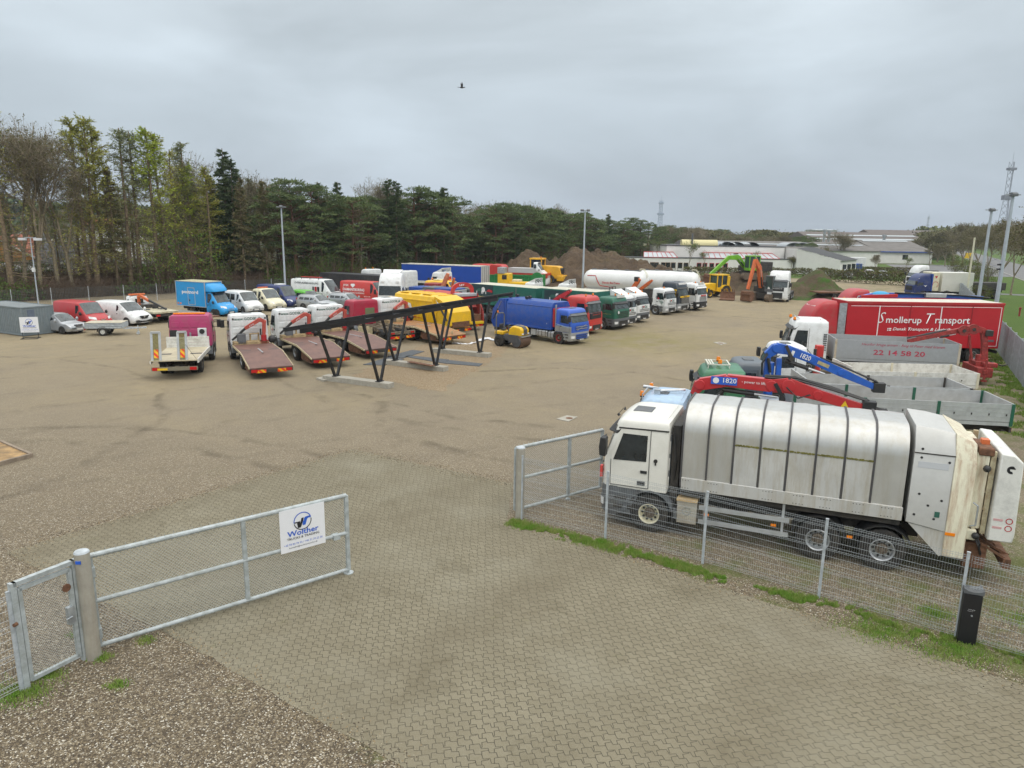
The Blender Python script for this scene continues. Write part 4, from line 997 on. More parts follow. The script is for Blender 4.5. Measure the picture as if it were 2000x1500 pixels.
def van(t, col, L=5.2, H=2.15, W=1.95, roofy=None, wheels=(-.95, None), rim='grey', bump_m=GREYP, side_glass=(), hood=(1.0, 1.28), ws=(-.95, -1.85), tail=True, gl=GLASS, body_len=None, grille_c=BLACK, rear_rake=.1, bonnet=.9, wr=.34, lights_z=.85, nose=.78, sill=None, roofdrop=.05, cutback=None, mir=True, hwt=None, boot=None):
    """panel van or car body lofted through cross sections; windows, lamps, wheels as parts"""
    hb = W / 2; ht = hwt or hb - .14; cz = hood[1]; belt = sill or cz - .02; x_c, x_h = ws
    S = [(0.0, .38, .5, nose - .14, hb * .8, hb * .7), (-.05, .3, .62, nose - .02, hb * .9, hb * .82), (-.22, .24, .7, nose + .14, hb * .97, hb * .86), (-.5, .22, .85, hood[0] + .05, hb, hb * .88), (x_c, .22, belt - .15, cz, hb, hb * .86),
         (x_h, .22, belt, H - roofdrop, hb, ht), (x_h - .35, .22, belt, H, hb, ht), ]
    BL = body_len or L
    if boot: S += [(-boot[0], .22, belt, H - .03, hb, ht - .03), (-boot[1], .24, belt, boot[2], hb * .98, hb * .8), (-BL + .06, .28, belt - .1, boot[2] - .06, hb * .95, hb * .75), (-BL, .4, .7, boot[2] - .25, hb * .88, hb * .7)]
    else: S += [(-BL * .7, .22, belt, H, hb, ht), (-BL + rear_rake + .05, .24, belt, H - .03, hb, ht), (-BL + .03, .28, belt, H - .16 if rear_rake > .12 else H - .06, hb * .985, ht - .02), (-BL, .34, belt, belt + (.15 if rear_rake > .2 else H - belt - .12), hb * .97, ht - .04)]
    def ring(s):
        x, zb, zm, zt, wb, wt = s; e = min(.12, (zt - zm) * .4)
        h = [(wb * .93, zb), (wb, zb + .14), (wb * 1.0, zm * .55 + zb * .45), (wb * .99, zm), (wt + (wb - wt) * .12, zt - e * 1.1), (wt - .05, zt - e * .35), (wt - .18, zt - .01), (wt * .4, zt + .015), (0, zt + .02)]
        h = [(max(a, 0), c) for a, c in h]
        return [(x, -a, c) for a, c in h] + [(x, a, c) for a, c in reversed(h[:-1])]
    MB().loft([ring(s) for s in S]).obj('body', col, t, ang=42)
    def sec(x):
        for a, b_ in zip(S, S[1:]):
            if b_[0] <= x <= a[0]: f = (x - a[0]) / (b_[0] - a[0]); return tuple(a[i] + (b_[i] - a[i]) * f for i in range(6))
        return S[-1] if x < S[-1][0] else S[0]
    def ys(x, z, off):
        _, zb, zm, zt, wb, wt = sec(x); e = min(.12, (zt - zm) * .4)
        if z <= zm: return wb * .995 + off
        f = min(1, (z - zm) / max(.01, zt - e * 1.1 - zm)); return wb * .99 + (wt + (wb - wt) * .12 - wb * .99) * f + off
    def sidepatch(sg, poly, name, m, off=.012):
        # fine ruled patch so that it hugs the side
        P = [(x, sg * ys(x, z, off), z) for x, z in poly]; cx = sum(p[0] for p in poly) / len(poly); czz = sum(p[1] for p in poly) / len(poly)
        P.append((cx, sg * ys(cx, czz, off), czz)); n = len(poly); Q = [(x, sg * (abs(y) - .03), z) for x, y, z in P[:n]]
        b = MB(); b.add(P + Q, [((i, (i + 1) % n, n) if sg < 0 else ((i + 1) % n, i, n)) for i in range(n)] + [(i, (i + 1) % n, n + 1 + (i + 1) % n, n + 1 + i) for i in range(n)])
        return b.obj(name, m, t, smooth=False)
    def top(x, f, off=.015):
        _, zb, zm, zt, wb, wt = sec(x); y = f * (wt - .03); return (x + off * .6, y, zt + .02 - .025 * abs(f) ** 2 * 1.2 - (0.05 * max(0, abs(f) - .8) * 5 * .5) + off)
    MB().grid(lambda u, v: top(x_c + (x_h - x_c) * (.04 + .92 * v), (u * 2 - 1) * .97), 8, 5).obj('windscreen', GLASSB, t)
    b = MB(); b.tube([top(x_c + .02, -.5), top(x_c + (x_h - x_c) * .2, -.1)], .01, 4).tube([top(x_c + .02, .35), top(x_c + (x_h - x_c) * .2, .75)], .01, 4); b.obj('wiper', BLACK, t)
    dx0 = x_c - .12; zt_ = H - .27; k = (zt_ - belt) / (H - cz)
    for sg in (-1, 1):
        dw = [(dx0 - 1.1, belt + .05), (dx0 - .05, belt + .02), (dx0 + (x_h - x_c) * k * .92 - .1, zt_), (dx0 - 1.1, zt_)] if dx0 - 1.1 < dx0 + (x_h - x_c) * k * .92 - .2 else [(x_h - .55, belt + .05), (dx0 - .05, belt + .02), (dx0 + (x_h - x_c) * k * .92 - .1, zt_), (x_h - .55, zt_)]
        sidepatch(sg, [(dw[0][0] - .06, .4), (dx0 + .02, .4), (dx0 + .02, belt), (dw[2][0] + .02, zt_ + .06), (dw[3][0] - .06, zt_ + .06)], 'door', col, .006)
        sidepatch(sg, dw, 'side_window', gl)
        for (a, c_) in side_glass: sidepatch(sg, [(c_, belt + .06), (a, belt + .06), (a, zt_), (c_, zt_)], 'side_window', gl)
        y = sg * (ys(dw[0][0], belt - .15, .02)); MB().box(dw[0][0] + .02, dw[0][0] + .18, y - .01, y + .01, belt - .2, belt - .15).obj('door_handle', BLACK, t)
        # sill strip and arches
        sidepatch(sg, [(-BL + .3, .3), (-.6, .3), (-.6, .44), (-BL + .3, .44)], 'side_trim', bump_m, .012)
        for wx in (wheels[0], wheels[1] if wheels[1] else -BL + 1.0):
            bb = MB(); yy = sg * (hb + .014); P = [(wx + cos(pi * i / 12 - .15 + .3 * i / 12) * wr * 1.2, yy, wr + sin(pi * i / 12) * wr * 1.2) for i in range(13)]; P += [(wx - wr * 1.2, yy, .2), (wx + wr * 1.2, yy, .2)]
            bb.add(P, [tuple(range(len(P)))] if sg < 0 else [tuple(range(len(P) - 1, -1, -1))]); bb.obj('wheel_arch', BLACK, t, smooth=False)
            wheel(t, wx, sg * (hb - .09), wr, .23, rim)
        # lamps
        q = MB(); y0, y1 = sg * hb * .5, sg * hb * .93
        q.grid(lambda u, v: ((-.03 - .36 * u ** 1.6 - .1 * v), y0 + (y1 - y0) * u, lights_z - .12 + .2 * v + .1 * u), 6, 3)
        if sg < 0: q.f = [tuple(reversed(f)) for f in q.f]
        q.obj('headlight', LAMP, t)
        if tail: MB().box(-BL - .012, -BL + .05, sg * (hb - .14), sg * (hb - .04), .8, 1.25).obj('tail_light', REDL, t)
        if mir: MB().sphere((x_c - .3, sg * (hb + .13), belt + .12), .13, 8, 6, sc=(.7, .9, 1.2)).tube([(x_c - .3, sg * (hb - .03), belt + .03), (x_c - .3, sg * (hb + .1), belt + .1)], .03, 6).obj('mirror', BLACK if bump_m is not col else col, t)
    b = MB(); b.grid(lambda u, v: (.025 - .28 * abs(u * 2 - 1) ** 3, (u * 2 - 1) * hb * .93, .26 + .26 * v), 10, 2); b.obj('bumper', bump_m, t)
    b = MB(); b.grid(lambda u, v: (.02 - .06 * abs(u * 2 - 1) ** 2 - .08 * v, (u * 2 - 1) * hb * .45, .6 + .2 * v), 6, 2)
    for i in range(3): b.box(-.02, .03 - i * .02, -hb * .4, hb * .4, .62 + i * .06, .64 + i * .06, 1)
    b.obj('grille', [grille_c, CHROME], t)
    MB().box(.02, .035, -.26, .26, .36, .47).obj('number_plate', mat('number_plate', (.7, .7, .68), .4), t)
    return sidepatch, ys
def box_body(t, x0, x1, hw, z0, z1, m, name='box_body', frame=None, roof=None):
    o = MB().box(x1, x0, -hw, hw, z0, z1).obj(name, m, t, bevel=.02)
    if frame:
        b = MB()
        for x in (x0, x1):
            for y in (-hw, hw): b.box(x - .035, x + .035, y - .035, y + .035, z0 - .02, z1 + .02)
            for z in (z0, z1): b.box(x - .03, x + .03, -hw, hw, z - .03, z + .03)
        for y in (-hw, hw):
            for z in (z0, z1): b.box(x1, x0, y - .03, y + .03, z - .032, z + .032)
        b.obj('edge_frame', frame, t)
    if roof: MB().box(x1 + .04, x0 - .04, -hw + .04, hw - .04, z1 + .003, z1 + .03).obj('roof', roof, t)
    return o
def dropside(t, x0, x1, hw=1.25, z0=1.05, h=.5, m=ALU, post=GREYP, floor=None, front=.2, posts=3, ribs=2, lash=True):
    """open bed with side boards"""
    MB().box(x1, x0, -hw + .03, hw - .03, z0 - .14, z0).obj('bed_floor', floor or mat('bed_planks', (.3, .26, .2), .85, var=.3, vscale=8), t)
    MB().box(x1, x0, -hw - .01, hw + .01, z0 - .2, z0 - .06).obj('bed_frame', m, t)
    for sg in (-1, 1):
        b = MB(); b.box(x1 + .04, x0 - .04, sg * hw - .02, sg * hw + .02, z0 - .04, z0 + h)
        for i in range(ribs): z = z0 + h * (i + 1) / (ribs + 1); b.box(x1 + .05, x0 - .05, sg * (hw + .02) - .006, sg * (hw + .02) + .006, z - .012, z + .012)
        b.obj('side_board', m, t)
        b = MB()
        for i in range(posts + 1): x = x0 + (x1 - x0) * i / posts; x = min(x0 - .06, max(x1 + .06, x)); b.box(x - .06, x + .06, sg * hw - .035, sg * hw + .035, z0 - .2, z0 + h + .01)
        b.obj('stake', post, t)
        b = MB()
        for i in range(int((x0 - x1) / .62)): x = x0 - .4 - i * .62; b.box(x - .02, x + .02, sg * (hw + .03) - .008, sg * (hw + .03) + .008, z0 + h * .3, z0 + h * .42)
        if lash: b.obj('lashing_point', DARKP, t)
    MB().box(x1 - .02, x1 + .03, -hw, hw, z0 - .04, z0 + h).obj('tailgate', m, t)
    MB().box(x0 - .03, x0 + .03, -hw, hw, z0 - .04, z0 + h + front).obj('headboard', m, t)
def girder(t, name, pts, hs, ws, m):
    """folded crane or digger arm through points with heights hs and widths ws"""
    b = MB()
    for i in range(len(pts) - 1): b.beam(pts[i], pts[i + 1], (hs[i], ws[i]), (hs[i + 1], ws[i + 1]))
    for i in range(1, len(pts) - 1): p = pts[i]; b.cyl((p[0], p[1] - ws[i] * .62, p[2]), (p[0], p[1] + ws[i] * .62, p[2]), hs[i] * .42, n=10)
    return b.obj(name, m, t, bevel=.012)
def ram(t, p, q, r=.06):
    p, q = Vector(p), Vector(q); m = p.lerp(q, .58)
    return MB().cyl(p, m, r, n=8, m=0).cyl(m, q, r * .5, n=8, m=1).obj('hydraulic_ram', [BLACK, CHROME], t)
def hoses(t, pts, n=4, r=.016, m=None):
    b = MB(); rr = random.Random(len(pts))
    for k in range(n): b.tube([(p[0] + rr.uniform(-.05, .05), p[1] + (k - n / 2) * .04, p[2] + rr.uniform(-.04, .04)) for p in pts], r, 5)
    return b.obj('hydraulic_hose', m or BLACK, t)
def stretchrow(t, s, y, **k): pass
RIGHT = dict(right=(1, 0, 0), up=(0, 0, 1)); LEFT = dict(right=(-1, 0, 0), up=(0, 0, 1)); REAR = dict(right=(0, -1, 0), up=(0, 0, 1)); FRONT = dict(right=(0, 1, 0), up=(0, 0, 1))
def godik(t, pos, right, up, w_, slant=0.0, hearts=True):
    R, U = Vector(right), Vector(up)
    if slant: R, U = (R * cos(slant) + U * sin(slant)).normalized(), (U * cos(slant) - R * sin(slant)).normalized()
    P = Vector(pos); h = w_ * .27
    text(t, 'G', P - R * w_ * .4, R, U, w_ * .2, INKK, height=h, off=.02); flat(t, HEART, P - R * w_ * .2 + U * h * .5, R, U, INKR, 'heart_mark', k=w_ * .2); text(t, 'DIK', P + R * w_ * .2, R, U, w_ * .5, INKG, height=h, off=.01)
# ================================================================== NEAR REFUSE TRUCK
t = thing('refuse_truck', 'big white refuse truck with ribbed grey metal body, parked right behind the front wire fence', 'refuse truck')
S_ = 1.08
place(t, (3.03, 20.73), 158, S_)
C = lorry_cab(t, mat('cream_white_cab', (.74, .73, .67), .32, var=.03, vscale=1.5, dirt=.22, dcol=(.3, .28, .18), dscale=2.2, coat=.3), L=1.76, W=2.36, zb=1.12, zt=2.78, zr=3.0, rake=.3, sill=1.86, arch=GREYP, bump_m=GREYP, grille=BLACK, slats=4, gz=(1.2, 1.68), wheel_x=-1.35, visor_on=True, rim='cream', deflect=False, hatch=False)
MB().box(-1.12, -.62, -.28, .3, 2.975, 3.02).obj('roof_hatch', GREYP, t, bevel=.03)
b = MB()
for i, y in enumerate((-.8, -.55, -.3, 0, .3, .55, .8)): b.box(-1.62, -1.22, y - .012, y + .012, 2.94, 2.975)
b.obj('roof_rib', mat('mossy_groove', (.25, .24, .12), .9, var=.3), t)
MB().cyl((-.35, .7, 2.93), (-.3, .7, 2.98), .035).tube([(-.32, .7, 2.97), (-.45, .72, 3.15)], .008).cyl((-.35, .1, 2.95), (-.35, .1, 3.03), .04, .01).obj('aerial', BLACK, t)
b = MB()    # black drip seam round the roof
P = [(-.45, 1.13, 2.72), (-1.74, 1.13, 2.75)]; b.beam(P[0], P[1], (.035, .02)); b.beam((P[0][0], -1.13, 2.72), (P[1][0], -1.13, 2.75), (.035, .02)); b.obj('roof_seam', BLACK, t)
for sg in (-1, 1): MB().box(-.04, .02, sg * 1.05 - .06, sg * 1.05 + .06, 1.3, 1.62).obj('marker_sticker', mat('sticker_red', (.6, .06, .05), .4), t)
MB().cyl((-1.45, 1.17, 1.95), (-1.45, 1.205, 1.95), .05, n=12).box(-1.47, -1.43, 1.18, 1.2, 1.84, 1.95).obj('fuel_cap', BLACK, t)
MB().box(-1.2, -1.0, 1.19, 1.2, 1.25, 1.36).obj('air_vent', BLACK, t)
b = MB()                      # ribbed grey rear wall
for i in range(9): b.box(-1.8, -1.74, -1.0 + i * .23, -.86 + i * .23, 1.3, 2.6)
b.obj('back_panel', GREYP, t, bevel=.015)
MB().box(-2.02, -1.82, -1.0, 1.0, .9, 2.9).obj('equipment_frame', DARKP, t)
chassis(t, -1.5, -7.6, .98, .85, (-5.42, -6.81), 'alloy', 1.17)
METB = mat('body_sheet_metal', (.55, .55, .53), .3, metal=.45, var=.08, vscale=.8, dirt=.65, dcol=(.42, .38, .29), dscale=.9, streak=True, bump=.12, bscale=1.3)
METM = mat('body_sheet_soiled', (.56, .56, .54), .45, metal=.2, var=.08, vscale=1.2, dirt=.9, dcol=(.36, .3, .19), dscale=1.1, streak=True)
def barrel_ring(x, hw=1.16, z0=1.38, z1=3.44, r=.66, out_=0.0):
    P = []; zc = z1 - r
    P.append((x, -hw - out_, z0)); P.append((x, -hw - out_, (z0 + zc) / 2))
    for i in range(9): a = pi - pi / 2 * i / 8; P.append((x, -hw + r + cos(a) * (r + out_), zc + sin(a) * (r + out_)))
    for i in range(9): a = pi / 2 - pi / 2 * i / 8; P.append((x, hw - r + cos(a) * (r + out_), zc + sin(a) * (r + out_)))
    P.append((x, hw + out_, (z0 + zc) / 2)); P.append((x, hw + out_, z0)); return P
xs = [-2.1, -2.72, -3.33, -3.95, -4.57, -5.19, -5.81, -6.43, -7.1]
for i in range(8):
    p = MB().loft([barrel_ring(xs[i], out_=0), barrel_ring((xs[i] + xs[i + 1]) / 2, out_=.012), barrel_ring(xs[i + 1], out_=0)]); p.obj('body_panel', METB, t, ang=60)
for i in range(2, 7):   # matt lower plates with a mossy upper edge
    MB().box(xs[i + 1] + .03, xs[i] - .03, 1.168, 1.185, 1.42, 2.62).obj('lower_plate', METM, t)
    b = MB(); rr = random.Random(i)
    for k in range(60): x = xs[i + 1] + .04 + (xs[i] - xs[i + 1] - .08) * rr.random(); b.box(x - .02, x + .02, 1.17, 1.19 + rr.random() * .008, 2.6 + rr.random() * .02, 2.62 + rr.random() * .03)
    b.obj('moss_line', mat('moss', (.16, .15, .04), .9, var=.4), t)
for x in xs[:8]:
    R = [[(q[0] + dx, q[1], q[2]) for q in barrel_ring(x, out_=o_)] for dx, o_ in ((-.022, .0), (-.022, .03), (.022, .03), (.022, .0))]
    MB().loft(R, cap=False).obj('body_rib', mat('dark_rib', (.06, .06, .065), .6, dirt=.4), t)
for sg in (-1, 1):
    MB().box(-7.12, -2.12, sg * 1.18 - .02, sg * 1.18 + .02, 1.3, 1.62).obj('side_skirt', METM, t, bevel=.01)
MB().box(-7.1, -2.1, -1.1, 1.1, 1.15, 1.4).obj('subframe', DARKP, t)
# tailgate hopper
TG = mat('tailgate_grey', (.54, .54, .52), .4, metal=.2, var=.04, dirt=.25, dcol=(.35, .33, .28))
poly = [(-7.22, 1.3), (-7.95, 1.18), (-8.0, 3.02), (-7.98, 3.18), (-7.3, 3.46), (-7.12, 3.46), (-7.12, 3.0)]
def hopper(ww, wt): return None
b = MB(); R = []
for x0_, w_, z0_, z1_ in ((-7.2, 1.19, 1.3, 3.5), (-7.6, 1.19, 1.24, 3.47), (-8.0, 1.19, 1.18, 3.4)):
    R.append([(x0_, -w_, z0_), (x0_, -w_, z1_ - .45), (x0_, -w_ + .3, z1_), (x0_, w_ - .3, z1_), (x0_, w_, z1_ - .45), (x0_, w_, z0_)])
b.loft(R); b.obj('tailgate', TG, t, bevel=.01)
MB().prism([(-7.25, 1.28), (-8.02, 1.17), (-8.02, .62), (-7.95, .58)], -1.1, 1.17, 'y').obj('hopper_bottom', METM, t)
b = MB(); R = []
FR_ = mat('rusty_cream_frame', (.7, .67, .52), .45, var=.04, dirt=1.0, dcol=(.28, .1, .025), dscale=1.5, streak=True)
for x0_, z0_, z1_ in ((-8.0, .62, 3.42), (-8.42, .6, 3.22)):
    R.append([(x0_, -1.2, z0_), (x0_, -1.2, z1_ - .5), (x0_, -.95, z1_), (x0_, .95, z1_), (x0_, 1.21, z1_ - .5), (x0_, 1.21, z0_)])
b.loft(R); b.obj('rear_frame', FR_, t, bevel=.015)
MB().box(-8.46, -8.42, -.85, .85, 1.0, 2.9).obj('hopper_opening', RUST, t); MB().box(-8.68, -8.43, -1.0, 1.02, 1.3, 3.05).box(-8.62, -8.4, -1.12, 1.12, 1.05, 1.3).obj('lift_housing', FR_, t, bevel=.03)
for sg in (-1, 1):
    b = MB()
    for z in (1.35, 1.75, 2.15, 2.55): b.box(-8.78, -8.42, sg * .95 - .03, sg * .95 + .03, z, z + .05)
    b.box(-8.8, -8.7, sg * .95 - .05, sg * .95 + .05, 1.2, 3.1); b.obj('lift_frame', mat('rusty_lift', (.5, .45, .3), .7, var=.2, dirt=.9, dcol=(.25, .1, .03), dscale=4), t)
    MB().tube([(-8.46, sg * 1.16, 1.4), (-8.55, sg * 1.22, 1.45), (-8.55, sg * 1.22, 1.9), (-8.46, sg * 1.16, 1.95)], .018).obj('grab_handle', STEEL, t)
    MB().sphere((-8.6, sg * 1.15, 1.18), .08, 8, 6).sphere((-8.62, sg * 1.15, 2.75), .08, 8, 6).obj('work_lamp', BLACK, t)
    MB().box(-8.2, -8.0, sg * 1.215 - .006, sg * 1.215 + .006, 1.12, 1.19).obj('side_marker', AMBER, t)
FLP = mat('peeling_white_flap', (.72, .72, .68), .45, dirt=.8, dcol=(.25, .25, .24), dscale=1.3, var=.03)
fl = MB().prism([(-8.82, 1.12), (-9.3, 1.12), (-9.32, 1.3), (-9.28, 2.95), (-9.1, 3.1), (-8.85, 3.12)], -1.15, 1.15, 'y').obj('bin_lift_flap', FLP, t, bevel=.03)
flat(fl, arcpoly(.3, .8, 60, 290, 14), (-9.07, 1.151, 2.78), (-1, 0, 0), (0, 0, 1), INKK, 'maker_mark', k=.11); flat(fl, arcpoly(.0, .45, 0, 180, 8), (-9.09, 1.151, 2.8), (-1, 0, 0), (0, 0, 1), INKK, 'maker_mark', k=.11)
for x, z in ((-9.18, 1.45), (-9.18, 1.62)): flat(fl, arcpoly(.75, 1, 0, 360, 20), (x, 1.151, z), (-1, 0, 0), (0, 0, 1), INKR, 'warning_sign', k=.07)
for z in (1.42, 1.6): MB().box(-9.06, -8.88, 1.15, 1.154, z, z + .05).obj('warning_label', mat('label_pink', (.6, .35, .35), .5), fl)
b = MB(); rr = random.Random(3)   # comb of rusty bin forks below the flap
for i in range(9): b.beam((-8.7, -1 + i * .25, 1.0), (-9.2 - rr.random() * .2, -1 + i * .25, .7), (.05, .05))
b.box(-9.35, -9.2, -1.1, 1.1, .5, .72); b.obj('bin_fork', RUST, t)
MB().box(-8.9, -8.45, -1.0, 1.0, .35, .95).obj('loading_sill', RUST, t, bevel=.03)
for x in (-2.3, -3.0, -4.3, -5.0, -5.6, -6.3, -6.9):
    q = MB()
    for k in range(4): q.cyl((x + k * .07, 1.2, 1.36), (x + k * .07, 1.206, 1.36), .011, n=6).cyl((x + k * .07, 1.2, 1.56), (x + k * .07, 1.206, 1.56), .011, n=6)
    q.obj('rivet_row', DARKP, t)
q = MB()
for x, z in ((-7.35, 2.85), (-7.9, 2.8), (-7.4, 2.0), (-7.85, 1.9), (-7.35, 1.5), (-7.75, 1.45), (-7.6, 1.75), (-7.35, 3.05)): q.cyl((x, 1.185, z), (x, 1.196, z), .028, n=10)
q.obj('panel_bolt', BLACK, t)
MB().box(-7.85, -7.75, 1.19, 1.2, 1.5, 1.63).obj('switch_panel', INKG, t); MB().box(-7.9, -7.3, 1.19, 1.194, 2.62, 2.76).obj('faded_patch', mat('faded_panel', (.55, .57, .6), .4), t); MB().box(-8.0, -7.2, 1.185, 1.2, 2.94, 2.965).obj('panel_seam', DARKP, t)
hoses(t, [(-1.9, 1.0, 2.7), (-1.95, 1.02, 2.0), (-1.95, .9, 1.3), (-2.1, .8, 1.0)], 5, .02); MB().box(-1.98, -1.86, .6, .95, 1.4, 1.9).obj('valve_box', STEEL, t, bevel=.02)
hoses(t, [(-8.45, .6, 3.1), (-8.7, .7, 3.15), (-8.85, .9, 2.9)], 4, .02); hoses(t, [(-8.5, 1.0, 1.3), (-8.7, 1.1, 1.0), (-8.8, 1.0, .7)], 4, .02)
MB().box(-8.75, -8.45, .2, 1.05, 3.0, 3.18).obj('hinge_bar', RUST, t, bevel=.03); MB().box(-8.7, -8.55, .5, .7, 3.18, 3.28).obj('marker_lamp', mat('lamp_orange', (.6, .15, .05), .4), t)
# between the axles
MB().box(-2.55, -2.05, .72, 1.16, .38, .98).obj('storage_box', mat('chequer_plate', (.5, .48, .42), .45, metal=.4, var=.15, dirt=.4, dcol=(.35, .2, .08)), t, bevel=.02)
flat(t, arcpoly(.8, 1, 0, 360, 20), (-2.3, 1.162, .72), (-1, 0, 0), (0, 0, 1), CHROME, 'logo_ring', k=.11)
flat(t, [(0, 1), (.12, .15), (.85, -.5), (0, -.15), (-.85, -.5), (-.12, .15)], (-2.3, 1.162, .72), (-1, 0, 0), (0, 0, 1), CHROME, 'logo_mark', k=.1)
MB().box(-2.56, -2.04, .7, 1.18, .98, 1.04).obj('box_lid', mat('rusty_lid', (.6, .45, .25), .6, dirt=.6, dcol=(.35, .15, .03), dscale=3), t)
for sg in (-1, 1):
    b = MB(); b.box(-4.75, -2.6, sg * 1.14 - .02, sg * 1.14 + .02, .82, .93); b.box(-4.75, -2.6, sg * 1.14 - .02, sg * 1.14 + .02, .45, .56)
    for x in (-2.75, -4.6): b.box(x - .03, x + .03, sg * 1.1 - .02, sg * 1.1 + .02, .45, 1.3)
    b.obj('side_guard', ALU, t)
    for x in (-2.8, -4.4, -6.1): MB().box(x - .06, x + .06, sg * 1.165 - .008, sg * 1.165 + .008, .68, .74).obj('side_marker', AMBER, t)
b = MB()
for i in range(3): b.cyl((-3.0 - i * .45, .55, .75), (-3.3 - i * .45, .55, .75), .15, n=10)
b.obj('air_tank', DARKP, t)
for sg in (-1,1): MB().box(-1.98, -1.93, sg*.95-.25, sg*.95+.25, .3, .9).obj('mud_flap', BLACK, t)

# ================================================================== PALE BLUE TRUCK WITH RED CRANE
def crane(t, m, root, ptsA, ptsB=None, base_z=1.0, legs=True, hB=(.34, .3), hose=True, w0=.26):
    x, y, z = root
    MB().cyl((x, y, base_z), (x, y, z - .1), .2, .17, n=12).box(x - .3, x + .3, y - .5, y + .5, base_z - .15, base_z + .25).box(x - .12, x + .12, y - 1.2, y + 1.2, base_z - .35, base_z - .12).obj('crane_column', m, t, bevel=.02)
    if legs:
        for sg in (-1, 1): MB().cyl((x, sg * 1.12, .35), (x, sg * 1.12, 1.5), .07).cyl((x, sg * 1.12, .22), (x, sg * 1.12, .3), .16).obj('outrigger', m, t)
t = thing('crane_truck', 'pale blue truck with amber beacons and red loading crane, just behind the refuse truck', 'truck')
place(t, (4.2, 24.3), 160, 1.0)
lorry_cab(t, ICE, L=1.88, W=2.4, zb=1.0, zt=2.62, zr=2.95, rake=.35, arch=GREYP, visor=BLACK, wheel_x=-1.4)
beacon(t, -.45, .75, 2.9); beacon(t, -.55, -.5, 2.93)
MB().tube([(-.5, -1, 3.05), (-.5, 1, 3.05)], .025).tube([(-.5, -.95, 2.85), (-.5, -.95, 3.05)], .02).tube([(-.5, .95, 2.85), (-.5, .95, 3.05)], .02).obj('light_bar', CHROME, t)
MB().tube([(-1.75, -.2, 3.06), (-.9, .3, 3.06)], .05, 8).box(-1.0, -.8, .25, .45, 2.95, 3.12).obj('roof_light', CHROME, t)
MB().cyl((-.35, -.1, 3.08), (-.9, .0, 3.1), .06, .02).obj('air_horn', CHROME, t)
chassis(t, -1.5, -9.2, .98, .85, (-5.6, -6.95), 'grey', 1.2)
crane(t, RED, (-2.35, 0, 3.0), None)
RC = mat('red_crane_paint', (.5, .025, .03), .35, var=.05, dirt=.2, coat=.3)
g = girder(t, 'crane_boom', [(-2.05, 0, 2.98), (-2.25, 0, 3.35), (-3.1, 0, 3.55), (-4.5, .0, 3.5), (-5.0, 0, 3.55), (-5.9, 0, 3.32), (-7.35, 0, 2.98)], [.22, .4, .4, .42, .5, .36, .26], [.2, .26, .26, .26, .28, .24, .2], RC)
text(g, '1820', (-3.2, .18, 3.49), (-1, 0, 0), (0, 0, 1), .42, INKW, height=.16, off=.01)
MB().box(-3.43, -2.6, .165, .172, 3.42, 3.68).obj('number_panel', INKB, g)
flat(g, arcpoly(0, 1, 0, 360, 18), (-2.76, .175, 3.55), (-1, 0, 0), (0, 0, 1), INKW, 'oval_badge', k=.1)
text(g, '- power to lift.', (-3.95, .17, 3.5), (-1, 0, -.02), (0, 0, 1), .75, INKW, height=.12)
ram(t, (-3.0, 0, 3.22), (-4.7, 0, 3.12), .08); ram(t, (-3.0, .06, 3.18), (-2.4, 0, 2.5), .07)
hoses(t, [(-4.3, .02, 3.78), (-5.2, .02, 3.78), (-6.3, .02, 3.55), (-7.3, .02, 3.25), (-7.5, .02, 2.95)], 5, .035)
hoses(t, [(-4.9, .2, 3.5), (-5.3, .25, 3.2), (-5.7, .22, 3.35)], 2, .015)
MB().box(-7.6, -7.2, -.14, .14, 2.75, 3.25).cyl((-7.45, -.16, 2.9), (-7.45, .16, 2.9), .12).obj('boom_head', BLACK, t, bevel=.02)
hoses(t, [(-7.5, 0, 3.05), (-7.9, 0, 3.0), (-8.0, 0, 2.7)], 3, .025)
flat(g, [(-1, -.8), (1, -.8), (0, 1)], (-6.7, .13, 3.1), (-1, 0, -.15), (0, 0, 1), YPLATE, 'warning_triangle', k=.12)
MB().cyl((-4.85, -.2, 3.1), (-4.85, .2, 3.1), .1).beam((-4.6, .18, 3.6), (-4.9, .18, 3.1), (.12, .03)).beam((-4.6, -.18, 3.6), (-4.9, -.18, 3.1), (.12, .03)).obj('link_plate', BLACK, t)
b = MB().box(-3.2, -2.7, -.2, 1.0, 1.1, 1.9).box(-3.1, -2.75, .4, .9, 1.9, 2.1); b.obj('valve_block', DARKP, t, bevel=.03)
dropside(t, -3.5, -9.4, 1.25, 1.1, .4, ALU, GREYP); taillights(t, -9.5, 1.15, .6)

# ================================================================== GREEN CAB TRUCK WITH BLUE CRANE
t = thing('crane_truck', 'dark green cab truck with blue loading crane and long grey bed with green stakes', 'truck')
place(t, (7.6, 29.8), 171, 1.0)
lorry_cab(t, mat('paint_mid_green', (.03, .17, .08), .4, var=.06, dirt=.3, coat=.2), L=2.05, W=2.36, zb=1.0, zt=2.5, zr=2.86, rake=.3, arch=GREYP, wheel_x=-1.4, hatch=False)
MB().box(-.03, .02, -1.1, 1.1, 1.4, 1.5).obj('front_stripe', mat('stripe_red', (.5, .03, .03), .4), t)
for sg in (-1, 1): MB().box(-2.0, -1.35, sg * 1.185 - .012, sg * 1.185 + .012, 1.05, 1.25).obj('side_stripe', mat('stripe_red', (.5, .03, .03), .4), t)
b = MB()
for y in (-.55, .55): b.box(-1.5, -.55, y - .03, y + .03, 2.98, 3.02)
for x in (-.6, -.7, -.8, -1.45): b.box(x - .03, x + .03, -.55, .55, 2.98, 3.03)
for x in (-.6, -1.45):
    for y in (-.55, .55): b.box(x - .02, x + .02, y - .02, y + .02, 2.82, 2.98)
